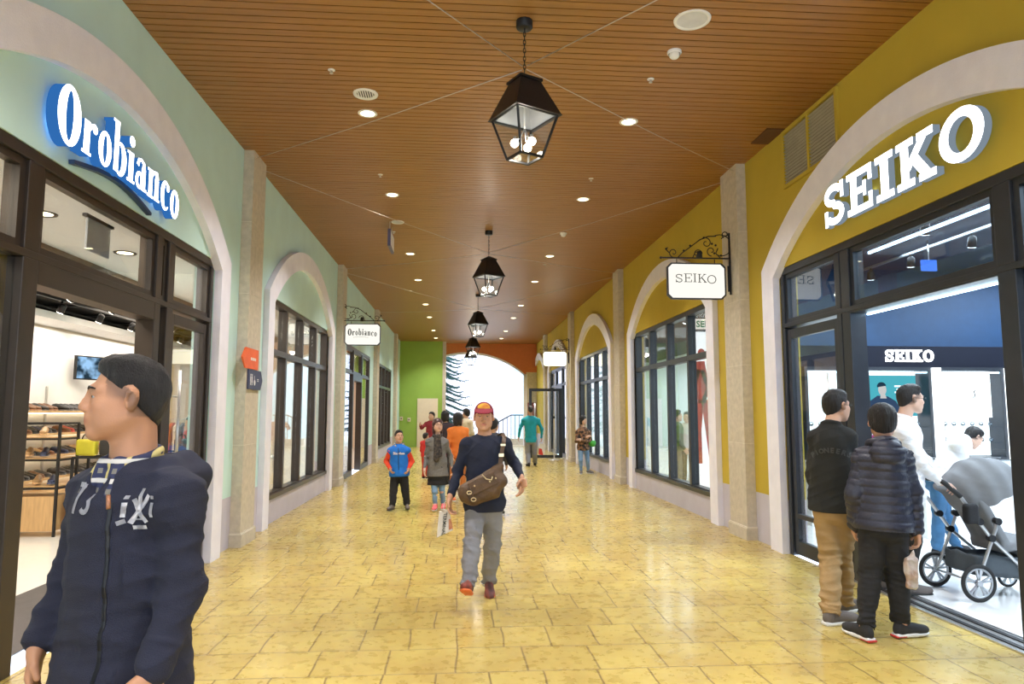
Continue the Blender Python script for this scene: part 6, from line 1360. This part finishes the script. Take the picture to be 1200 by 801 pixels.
for x0, tag_ in ((4.95, 'plain'), (5.87, 'poster'), (6.98, 'white panel')):
    for z in (1.162, 1.392):
        for k in range(6):
            x = x0+.13+.14*k; mb = MB()
            if wt is None:
                mb.lathe([(.0001, .036), (.022, .036), (.024, .028), (.022, .018)], (x, 9.78, z), 14, M=Matrix.Rotation(.0, 3, 'X')); mb.tube([(x+.030*math.cos(a), 9.78, z+.036+.026*math.sin(a)) for a in [2*PI*j/14 for j in range(15)]], .006, 6); wt = mb.build('wristwatch', M['watch'], rel=False); o = wt; wx = (x, z)
            else: o = wt.copy(); COL.objects.link(o); o.location = (x-wx[0], 0, z-wx[1])
            tag(o, 'small steel wristwatch on the %s shelf of the %s showcase' % ('lower' if z < 1.3 else 'upper', tag_), 'watch', 'watches on the %s shelf, %s showcase' % ('lower' if z < 1.3 else 'upper', tag_))
for i, (x0, x1, y0, y1) in enumerate(((5.9, 7.3, 8.55, 9.0), (7.5, 9.0, 7.9, 8.4))):
    t = thing('display_counter', ((x0+x1)/2, (y0+y1)/2, 0), ['white glass-topped counter behind the bending person', 'white glass-topped counter beyond the pushchair, by the right door post'][i], 'counter')
    bx('base', (x0, y0, .012), (x1, y1, .80), M['lacquer'], t); bx('vitrine', (x0, y0, .815), (x1, y1, .99), M['glass'], t, bevel=0); bx('lit_tray', (x0+.03, y0+.03, .80), (x1-.03, y1-.03, .815), M['showlit'], t)
    mb = MB()
    for a, b in (((x0, y0, .98), (x1, y0+.015, .995)), ((x0, y1-.015, .98), (x1, y1, .995)), ((x0, y0, .80), (x0+.015, y0+.015, .99)), ((x1-.015, y0, .80), (x1, y0+.015, .99))): mb.box(a, b)
    mb.build('edge_trim', M['steel'], t)
# tracks, spots, led lines of the right shop
for i, (x, ya, yb) in enumerate(((5.0, 4.2, 9.5), (5.92, 4.2, 9.9), (7.4, 4.2, 9.5))):
    mb = MB(); mb.box((x-.018, ya, 3.66), (x+.018, yb, 3.69)); tag(mb.build('light_track', M['silver']), 'pale lighting track under the navy ceiling, %s from the door' % ORD[i], 'lighting track')
spp = []
SPOTS = [(5.92, 7.5), (5.92, 8.6), (5.92, 9.5), (5.0, 5.4), (5.0, 7.0), (5.0, 8.4), (7.4, 6.0), (7.4, 8.0), (5.92, 5.8)]
def track_spot(x, y, z, label, tgt, e=0, col=(1,1,1), body=None, grp='track spotlights'):
    t = thing('track_spotlight', (x, y, z), label, 'spotlight', grp); d = (Vector(tgt)-Vector((x, y, z-.1))).normalized(); c = Vector((x, y, z-.10)); mb = MB(); mb.tube([(x, y, z), (x, y, z-.07)], .012, 8); mb.build('stem', M['blackmetal'], t)
    mb = MB(); mb.tube([c-d*.07, c-d*.05, c+d*.06], [.025, .045, .052], 14, caps=True); mb.build('can', body or M['blackmetal'], t); mb = MB(); mb.tube([c+d*.0615, c+d*.064], .046, 14); mb.build('lamp_lens', M['bulbcool'] if col[2] > .9 else M['bulb'], t)
    if e: spot(*(c+d*.09), e, col, 50, .5, tgt=tgt, r=.03)
M['bulbcool'] = emis('lit_cool_spot_lens', (.85,.95,1), 14)
for i, (x, y) in enumerate(SPOTS): track_spot(x, y, 3.66, 'small dark spotlight under the navy ceiling, about %s metres in' % ['four', 'five', 'six', 'two', 'three', 'four and a half', 'five and a half', 'six and a half', 'two and a half'][i], (x+.4, y+1.0, .8), 25 if i % 2 == 0 else 0, (.8,.92,1), grp='spotlights of the right shop')
t = thing('exit_sign', (5.85, 8.2, 3.45), 'small lit blue sign hanging under the navy ceiling', 'sign'); bx('lit_face', (5.78, 8.19, 3.36), (5.98, 8.22, 3.50), emis('blue_lit_sign', (.08,.25,1), 2.0), t); mb = MB(); mb.tube([(5.88, 8.2, 3.5), (5.88, 8.2, 3.75)], .008, 6); mb.build('rod', M['steel'], t)
mb = MB(); mb.box((XR+.21, 4.6, 3.13), (XR+.23, 6.4, 3.155)); tag(mb.build('led_strip', M['led']), 'thin bright light line behind the upper glass of the right shopfront', 'light strip')
mb = MB(); mb.box((XR+.18, 4.58, 2.535), (XR+.20, 6.42, 2.55)); tag(mb.build('led_strip', M['led']), 'thin bright light line along the top of the right doorway', 'light strip')

# ---------------------------------------------------------------- shoe shop
SX = -6.48
t = thing('shoe_shelving', (SX, 12.5, 0), 'white lit shoe shelving with four long shelves on the back wall of the left shop', 'shelving')
bx('back_panel', (SX-.0, 9.4, .012), (SX+.03, 15.6, 2.9), M['white'], t)
SZ = (.62, .95, 1.28, 1.62)
for z in SZ:
    bx('shelf', (SX+.03, 9.5, z-.03), (SX+.36, 15.5, z), M['woodlight'], t); mb = MB(); mb.box((SX+.05, 9.5, z-.045), (SX+.09, 15.5, z-.032)); mb.build('light_strip', emis('warm_shelf_light', (1,.78,.45), 4), t)
for y in (9.5, 11.5, 13.5, 15.5): bx('upright', (SX+.03, y-.02, .012), (SX+.05, y+.02, 2.0), M['steel'], t, bevel=0)
bx('base_cabinet', (SX+.03, 9.5, .012), (SX+.45, 15.5, .42), M['woodlight'], t)
def lowshoe(name, m, boot=False):
    mb = MB(); n = 12; secs = [(-.13, .030, .070), (-.115, .036, .085), (-.07, .038, .095 if not boot else .17), (-.02, .036, .085 if not boot else .16), (.03, .038, .062), (.08, .044, .050), (.115, .040, .040), (.135, .020, .025)]
    vs = []
    for x, w_, h_ in secs:
        for j in range(n): a = 2*PI*j/n; vs.append((x, w_*math.cos(a), .018+h_*.5+h_*.5*math.sin(a)))
    fs = [(i*n+j, i*n+(j+1) % n, (i+1)*n+(j+1) % n, (i+1)*n+j) for i in range(len(secs)-1) for j in range(n)]+[tuple(range(n))[::-1], tuple((len(secs)-1)*n+j for j in range(n))]
    mb.add(vs, fs, 0, True)
    for x0, x1, w0, w1 in ((-.135, -.05, .036, .036), (-.05, .04, .036, .040), (.04, .11, .044, .044), (.11, .138, .040, .022)): mb.add([(x0,-w0,0),(x1,-w1,0),(x1,w1,0),(x0,w0,0),(x0,-w0,.022),(x1,-w1,.022),(x1,w1,.022),(x0,w0,.022)], [(0,3,2,1),(4,5,6,7),(0,1,5,4),(1,2,6,5),(2,3,7,6),(3,0,4,7)], 1)
    return mb
SHM = [('black leather', (.015,.014,.013)), ('brown leather', (.16,.07,.03)), ('dark grey', (.06,.06,.065)), ('tan', (.42,.26,.12)), ('red', (.40,.05,.03)), ('navy', (.02,.03,.08))]
proto = []
for nme, c_ in SHM:
    o = lowshoe('shoe', None).build('shoe', [mat(nme.replace(' ', '_')+'_shoe', c_, .4), mat(nme.replace(' ', '_')+'_outsole', tuple(min(1, x*1.6+.05) for x in c_), .6)], rel=False); proto.append([o, False])
r2 = random.Random(3)
for si, z in enumerate(SZ):
    y = 10.0
    while y < 15.2:
        if min(abs(y-11.5), abs(y-13.5)) < .09: y += .1; continue
        k = r2.choice([0, 0, 1, 2, 2, 3, 4, 5] if 0 < si < 3 else [0, 0, 2, 2, 1]); o, used = proto[k]
        if used: o = o.copy(); COL.objects.link(o)
        proto[k][1] = True; o.location = (SX+.20, y, z+.003); o.rotation_euler = (0, 0, r2.uniform(-.08, .08))
        tag(o, '%s shoe in the row on the %s lit shelf of the left shop' % (SHM[k][0], ['lowest', 'second lowest', 'second highest', 'highest'][si]), 'shoe', 'shoes on the %s wall shelf' % ['lowest', 'second lowest', 'second highest', 'highest'][si])
        y += .125 if r2.random() < .6 else .18
t = thing('television', (-6.3, 12.4, 2.35), 'small flat television on a bracket high on the white wall of the left shop', 'television'); Mx = Matrix.Translation((-6.20, 12.4, 2.34)) @ Matrix.Rotation(-.45, 4, 'Z')
mb = MB(); mb.box((-.03, -.34, -.20), (.02, .34, .20), 0, Mx); mb.build('casing', M['rubber'], t); mb = MB(); mb.box((.02, -.32, -.18), (.023, .32, .18), 0, Mx)
m, nt, out = nmat('lit_tv_picture'); e = N(nt, 'ShaderNodeEmission', Strength=1.1); tc = N(nt, 'ShaderNodeTexCoord'); nz = N(nt, 'ShaderNodeTexNoise', Scale=5.0, Detail=2.0); L(nt, tc.outputs['Object'], nz.inputs['Vector']); cr = N(nt, 'ShaderNodeValToRGB'); cr.color_ramp.elements[0].position = .4; cr.color_ramp.elements[0].color = (.02,.04,.06,1); cr.color_ramp.elements[1].position = .6; cr.color_ramp.elements[1].color = (.35,.6,.9,1); L(nt, nz.outputs['Fac'], cr.inputs[0]); L(nt, cr.outputs[0], e.inputs[0]); L(nt, e.outputs[0], out.inputs[0]); mb.build('screen', m, t)
mb = MB(); mb.bar((-6.44, 12.4, 2.34), (-6.22, 12.4, 2.34), .05, .05); mb.build('bracket', M['blackmetal'], t)
t = thing('sale_sign', (-5.62, 9.0, 0), 'red sale sign on a thin stand just inside the left shop', 'sign'); bx('banner', (-6.02, 8.99, 1.74), (-5.24, 9.01, 2.12), mat('red_banner', (.65,.02,.02), .5), t)
g = fonttext('SALE', .03); tx = MB(); tx.v = [(-5.64+v[0]*.27, 8.985, 1.82+v[1]*.30) for v in g.v]; tx.f, tx.m, tx.sm = g.f, g.m, g.sm; tx.build('lettering', M['white'], t)
mb = MB(); mb.tube([(-5.63, 9.03, .02), (-5.63, 9.03, 2.1)], .012, 8); mb.lathe([(.0001, .012), (.16, .012), (.16, .03), (.0001, .04)], (-5.63, 9.03, 0), 20); mb.build('stand', M['blackmetal'], t)
def rack(x0, x1, y0, y1, h, label, levels, drawer=True):
    t = thing('display_rack', ((x0+x1)/2, (y0+y1)/2, 0), label, 'display rack'); mb = MB()
    for x in (x0, x1):
        for y in (y0, y1): mb.bar((x, y, .012), (x, y, h), .03, .03)
    for z in [h]+levels:
        for y in (y0, y1): mb.bar((x0, y, z), (x1, y, z), .025, .025)
        for x in (x0, x1): mb.bar((x, y0, z), (x, y1, z), .025, .025)
    mb.build('frame', M['blackmetal'], t)
    for z in levels: bx('shelf', (x0+.01, y0+.01, z+.012), (x1-.01, y1-.01, z+.03), M['woodlight'], t)
    if drawer: bx('drawer_box', (x0+.02, y0-.005, .08), (x1-.02, y1-.02, .52), M['woodlight'], t)
    return t
rack(-6.0, -5.15, 9.55, 10.0, 1.45, 'black metal and oak shoe rack beside the red sale sign', [.62, .98, 1.25])
rack(-5.05, -4.55, 9.7, 10.1, 1.0, 'low black metal and oak table with bags behind the man in the hoodie', [.62])
rack(-5.1, -4.3, 11.6, 12.2, .95, 'black metal and oak display table deep in the left shop', [.60])
for i, (x, y, z) in enumerate(((-5.8, 9.7, 1.03), (-5.6, 9.7, 1.03), (-5.4, 9.7, 1.03), (-5.8, 9.75, .67), (-5.5, 9.75, .67), (-5.3, 9.72, .67), (-5.75, 9.74, 1.30), (-5.45, 9.74, 1.30))):
    o = proto[(i*2+1) % 6][0].copy(); COL.objects.link(o); o.location = (x, y, z); o.rotation_euler = (0, 0, -1.2); tag(o, '%s shoe on the rack beside the red sale sign, %s level' % (SHM[(i*2+1) % 6][0], 'middle' if i < 3 else 'lower' if i < 6 else 'upper'), 'shoe', 'shoes on the rack by the sale sign')
def handbag(x, y, z, c_, label, s_=1.0):
    t = thing('handbag', (x, y, z), label, 'handbag'); o_ = np.array((x, y, z)); S = Sdf(o_-(.2, .15, .02), o_+(.2, .15, .35), .010); S.box(o_+(0, 0, .115*s_), (.13*s_, .06*s_, .11*s_), None, .035, .01); S.mesh('bag_body', mat('bag_leather', c_, .45), t, o_)
    mb = MB(); mb.tube([(x+.07*s_*math.cos(a), y, z+.22*s_+.08*s_*math.sin(a)) for a in [PI*j/10 for j in range(11)]], .008, 6); mb.build('handle', M['blackcloth'], t)
handbag(-4.95, 9.85, 1.014, (.55,.50,.03), 'yellow-green handbag on the low table in the left shop'); handbag(-4.65, 9.85, 1.014, (.02,.02,.02), 'black handbag on the low table in the left shop')
handbag(-4.9, 11.9, .965, (.25,.12,.05), 'brown handbag on the deeper display table', .9); handbag(-4.5, 11.9, .965, (.05,.05,.07), 'dark handbag on the deeper display table', .9)
for i, (x, ya) in enumerate(((-4.8, 6), (-5.5, 6), (-6.1, 6))):
    mb = MB(); mb.box((x-.02, ya, 3.13), (x+.02, 15.8, 3.16)); tag(mb.build('light_track', M['blackmetal']), 'black lighting track under the dark ceiling of the left shop, %s from the front' % ORD[i], 'lighting track')
    mb = MB()
for j in range(9):
    y = 6.6+1.05*j; mb = MB(); mb.box((-4.35, y-.02, 3.165), (-6.45, y+.02, 3.19)); tag(mb.build('ceiling_batten', M['blackmetal']), 'black cross batten of the dark shop ceiling on the left, %s from the front' % ORD[j], 'batten')
for j in range(8):
    for i, x in enumerate((-4.8, -5.5)):
        track_spot(x, 6.9+1.05*j, 3.13, 'black track spotlight on the %s track of the left shop, %s from the front' % (['near', 'far'][i], ORD[j]), (-6.4, 7.2+1.05*j, 1.3), 22 if (i == 0 and j % 2) else 0, (1, .86, .68), grp='spotlights of the left shop')
for i, (x, y) in enumerate(((-4.48, 7.7), (-4.48, 8.9), (-4.48, 10.4))):
    t = thing('pendant_disc', (x, y, 3.1), 'flat round white pendant lamp hanging in the left shop, %s from the front' % ORD[i], 'pendant lamp', 'disc pendants'); mb = MB(); mb.lathe([(.0001, 3.06), (.17, 3.06), (.18, 3.08), (.16, 3.10), (.0001, 3.12)], (x, y, 0), 28); mb.build('shade', emis('warm_white_disc_%d' % i, (1,.92,.8), 1.6), t)
    mb = MB(); mb.tube([(x, y, 3.12), (x, y, 3.2)], .005, 6); mb.build('cord', mat('red_flex', (.5,.05,.03), .6), t)
for i, (x, y) in enumerate(((-3.58, 6.16), (-3.58, 7.66), (-3.58, 4.6), (-3.58, 11.2), (-3.58, 13.2))):
    t = thing('soffit_downlight', (x, y, 3.3), 'downlight in the white soffit, left shop, %s' % ['above the doorway', 'by the parked door leaf', 'behind the left frame', 'behind the first window', 'behind the far end of the first window'][i], 'downlight', 'soffit downlights'); mb = MB(); mb.lathe([(.08, 3.295), (.11, 3.290), (.115, 3.30)], (x, y, 0), 24); mb.build('rim', M['blackmetal'], t); mb = MB(); mb.lathe([(.0001, 3.297), (.08, 3.297)], (x, y, 0), 20); mb.build('lens', M['lens'], t)
t = thing('hanging_board', (XL-.24, 5.4, 2.85), 'pale grey rectangular panel hanging behind the upper glass of the left shopfront', 'panel'); bx('board', (XL-.26, 5.66, 2.88), (XL-.24, 6.02, 3.14), mat('pale_grey_board', (.40,.42,.46), .6), t); bx('rail', (XL-.27, 5.62, 3.14), (XL-.23, 6.06, 3.165), M['blackmetal'], t)
# tables with folded clothes behind the windows
def clothes_table(x, y, label, seed, s_=-1):
    t = thing('display_table', (x, y, 0), label, 'table'); bx('tabletop', (x-.32, y-.55, .74), (x+.32, y+.55, .78), M['lacquer'], t)
    for dx in (-.28, .28):
        for dy in (-.5, .5): bx('leg', (x+dx-.02, y+dy-.02, .012), (x+dx+.02, y+dy+.02, .74), M['steel'], t)
    rr = random.Random(seed); cols = [(.6,.08,.10), (.65,.35,.35), (.75,.72,.70), (.10,.12,.2), (.5,.25,.1), (.7,.2,.3)]
    for k in range(4):
        c_ = rr.choice(cols); yy = y-.40+.26*k; mb = MB()
        for j in range(3): mb.box((x-.15, yy-.10, .782+.035*j), (x+.13, yy+.09, .812+.035*j))
        o = mb.build('folded_garments', cloth('folded_cloth', c_), None, bevel=.012, rel=False); tag(o, 'folded clothes, %s from front, on the %s' % (ORD[k], label), 'clothes', 'folded clothes behind the windows')
clothes_table(-3.7, 11.3, 'white table by the near left window', 1); clothes_table(-3.7, 13.4, 'white table by the left window, farther end', 2)
clothes_table(5.0, 12.6, 'white table by the right window', 3); clothes_table(6.3, 13.6, 'white table deep behind the right window', 5)
def garment_rail(x0, x1, y, label, cols, z1=1.45):
    t = thing('garment_rail', ((x0+x1)/2, y, 0), label, 'garment rail'); mb = MB(); mb.tube([(x0, y, .012), (x0, y, z1), (x1, y, z1), (x1, y, .012)], .014, 8); mb.bar((x0, y-.2, .03), (x0, y+.2, .03), .03, .03); mb.bar((x1, y-.2, .03), (x1, y+.2, .03), .03, .03); mb.build('frame', M['steel'], t); n = int((x1-x0)/.11)
    for k in range(n):
        x = x0+.07+.11*k; c_ = cols[k % len(cols)]; mb = MB(); pr = [(-.21, 1.30-.62*1), (.21, 1.30-.62), (.22, 1.30), (.05, 1.38), (-.05, 1.38), (-.22, 1.30)]; mb.prism(pr, .05, (x-.025, y, 0), (0,1,0), (0,0,1), (1,0,0)); mb.tube([(x, y, 1.37), (x, y, 1.41), (x, y+.024, 1.45), (x, y+.012, z1+.022), (x, y, z1+.022)], .003, 5)
        tag(mb.build('hanging_garment', cloth('hung_cloth', c_), bevel=.015, rel=False), 'garment hanging on the '+label, 'garment', 'garments on the '+label)
garment_rail(5.3, 6.6, 15.9, 'rail deep behind the first right window', [(.03,.03,.04), (.05,.06,.09), (.3,.05,.05), (.02,.02,.02)])
garment_rail(-5.9, -4.9, 14.9, 'rail deep behind the first left window', [(.5,.1,.08), (.7,.6,.5), (.2,.2,.25), (.6,.35,.3)])
garment_rail(4.4, 5.6, 20.5, 'rail behind the second right window', [(.6,.6,.62), (.05,.1,.3), (.03,.03,.04)])
# lit poster panel with red figure at the near end of the right window
t = thing('lit_poster', (4.2, 11.5, 0), 'tall glowing white poster with a red figure behind the first right window', 'poster'); bx('light_box', (3.95, 11.46, .25), (4.45, 11.54, 2.95), M['screenlit2'] if 'screenlit2' in M else emis('lit_poster_white', (.93,.97,1), 1.5), t); bx('plinth', (3.95, 11.44, .012), (4.45, 11.56, .25), M['lacquer'], t)
mb = MB(); c_ = 4.08
for pts, w_ in (([(c_-.02, 2.45), (c_, 2.15), (c_-.01, 1.75)], [.14, .20, .14]), ([(c_, 2.3), (c_+.10, 2.0), (c_+.02, 1.8)], .07), ([(c_-.05, 2.3), (c_-.13, 2.05), (c_-.10, 1.8)], .07), ([(c_-.03, 1.8), (c_-.08, 1.3), (c_-.06, .75)], [.11, .09, .06]), ([(c_+.03, 1.8), (c_+.08, 1.3), (c_+.13, .72)], [.11, .09, .06])):
    st = stroke(pts, w_); mb.strip(st[1], st[2], .004, (0, 11.456, 0), (1,0,0), (0,0,1), (0,-1,0))
mb.prism(arcpts(c_, 2.58, .065, .085, 0, 345, 23), .004, (0, 11.456, 0), (1,0,0), (0,0,1), (0,-1,0)); mb.build('figure_print', mat('red_poster_print', (.75,.04,.03), .5, col2=(.45,.02,.02), scale=12), t)
t = thing('window_sign', (4.2, 11.5, 3.05), 'small white and green lit box sign above the tall red figure poster', 'sign'); bx('box', (3.95, 11.45, 2.97), (4.5, 11.55, 3.19), M['blueframe'], t); bx('face', (3.97, 11.443, 2.99), (4.48, 11.449, 3.17), M['hangface'], t)
g = fonttext('SEIKO', .03); tx = MB(); tx.v = [(4.20+v[0]*.15, 11.440, 3.03+v[1]*.15) for v in g.v]; tx.f, tx.m, tx.sm = g.f, g.m, g.sm; tx.build('lettering', mat('green_ink', (.02,.25,.10), .5), t)
for k in range(7): track_spot(4.6+.9*(k % 2), 11.5+1.0*k, 3.9, 'dark ceiling spotlight behind the right windows, %s from the near end' % ORD[k], (4.6, 12.0+k, 1), 0, (1,1,1), grp='ceiling spotlights behind the right windows')
# chrome barrier post and red board at the far right
t = thing('barrier_post', tuple(at(649.5, 538, 23.5))[:2]+(0,), 'slim chrome barrier post with round foot by the open glass door', 'post'); x, y, z = t.location
mb = MB(); mb.lathe([(.0001, .0), (.19, .0), (.19, .012), (.05, .03), (.022, .05), (.022, 1.5), (.03, 1.51), (.0001, 1.53)], (x, y, 0), 20); mb.build('post', M['steel'], t); mb = MB(); mb.lathe([(.026, 1.38), (.034, 1.38), (.034, 1.46), (.026, 1.46)], (x, y, 0), 16); mb.build('belt_head', M['blackmetal'], t)
t = thing('notice_board', (3.45, Y1-.02, 1.7), 'dark red framed notice on the pier beside the far arch', 'notice board'); bx('frame', (3.30, Y1-.04, 1.15), (3.72, Y1-.0, 2.05), mat('dark_red_board', (.20,.03,.03), .5), t); bx('sheet', (3.35, Y1-.045, 1.22), (3.67, Y1-.041, 1.98), mat('maroon_sheet', (.32,.10,.09), .6), t)
# blown-up fir tree in the court
def fir(x0, y0, H, label):
    t = thing('fir_tree', (x0, y0, 0), label, 'tree'); rr = random.Random(5); mb = MB(); mb.tube([(x0, y0, 0), (x0, y0, H*.5), (x0, y0, H)], [.16, .10, .02], 10); mb.build('trunk', mat('fir_bark', (.10,.06,.04), .9), t); fo = MB(); z = 1.1
    while z < H-.2:
        r = 2.0*(1-z/H)**.75+.15; n = 10
        for k in range(n):
            a = 2*PI*k/n+rr.uniform(0, .5); zz = z+rr.uniform(-.2, .2); rr_ = r*rr.uniform(.8, 1.12); P = []
            for j in range(9):
                f = j/8; P.append(Vector((x0+rr_*f*math.cos(a), y0+rr_*f*math.sin(a), zz+.16*f-.62*rr_*f*f+.34*rr_*f**5)))
            fo.tube(P, [.035*(1-j/9)+.008 for j in range(9)], 5)
            for j in range(1, 9):
                d = (P[j]-P[j-1]).normalized(); sd = Vector((-math.sin(a), math.cos(a), 0))
                for sgn in (-1, 1):
                    for u in (.0, .5):
                        b = P[j-1].lerp(P[j], u); l = .30*(1.15-j/9)*rr.uniform(.7, 1.2); fo.tube([b, b+(d*.6+sd*sgn*.7)*l*.6+Vector((0,0,-.03)), b+(d*.8+sd*sgn*.6)*l+Vector((0,0,-.14*l/.3))], [.030, .034, .004], 4)
                    fo.tube([P[j], P[j]+Vector((0, 0, -.10))+d*.08], [.03, .004], 4)
        z += .42
    fo.build('foliage', mat('blue_green_fir_needles', (.035,.10,.09), .8, var=.4, scale=6), t)
fir(-1.15, 37.5, 9.0, 'tall dark blue-green fir tree standing in the bright court beyond the arch')
# ---------------------------------------------------------------- light
w = bpy.data.worlds.new('world'); SC.world = w; w.use_nodes = True
w.node_tree.nodes['Background'].inputs[0].default_value = (.74, .85, 1, 1); w.node_tree.nodes['Background'].inputs[1].default_value = 3.6
# shop lamps
for y in (2.5, 6, 10, 14): area(-3.6, y, 3.28, .9, 2.6, 75, (1, .88, .72))
for y in (4, 8, 12): area(-5.2, y, 3.17, .8, 2.0, 30, (1, .86, .70))
for y in (7.5, 10.5, 13.5): area(-6.15, y, 2.93, .3, 2.6, 26, (1, .90, .76))
for y in (18.5, 23, 28): area(-4.6, y, 3.85, 1.6, 3, 90, (1, .86, .72))
for x, y in ((5.6, 3.5), (5.6, 7.5), (8.5, 4), (8.5, 8)): area(x, y, 3.7, 2.2, 2.6, 230, (.74, .88, 1))
for y in (12, 15.5, 19.5, 25, 29.5): area(6.2, y, 3.85, 2.4, 2.6, 190, (.86, .95, 1))
SC.view_settings.view_transform = 'Standard'; SC.view_settings.look = 'None'; SC.view_settings.exposure = 0.0; SC.view_settings.gamma = 1
SC.view_settings.use_curve_mapping = False
SC.cycles.use_denoising = True
SC.cycles.max_bounces = 8; SC.cycles.diffuse_bounces = 4; SC.cycles.glossy_bounces = 3; SC.cycles.transparent_max_bounces = 16
SC.cycles.sample_clamp_indirect = 6; SC.cycles.caustics_reflective = False; SC.cycles.caustics_refractive = False

sn = bpy.data.lights.new('sun', 'SUN'); sn.energy = 1.2; sn.angle = .05; so = bpy.data.objects.new('sun', sn); link(so); so.rotation_euler = (math.radians(38), 0, math.radians(-12))
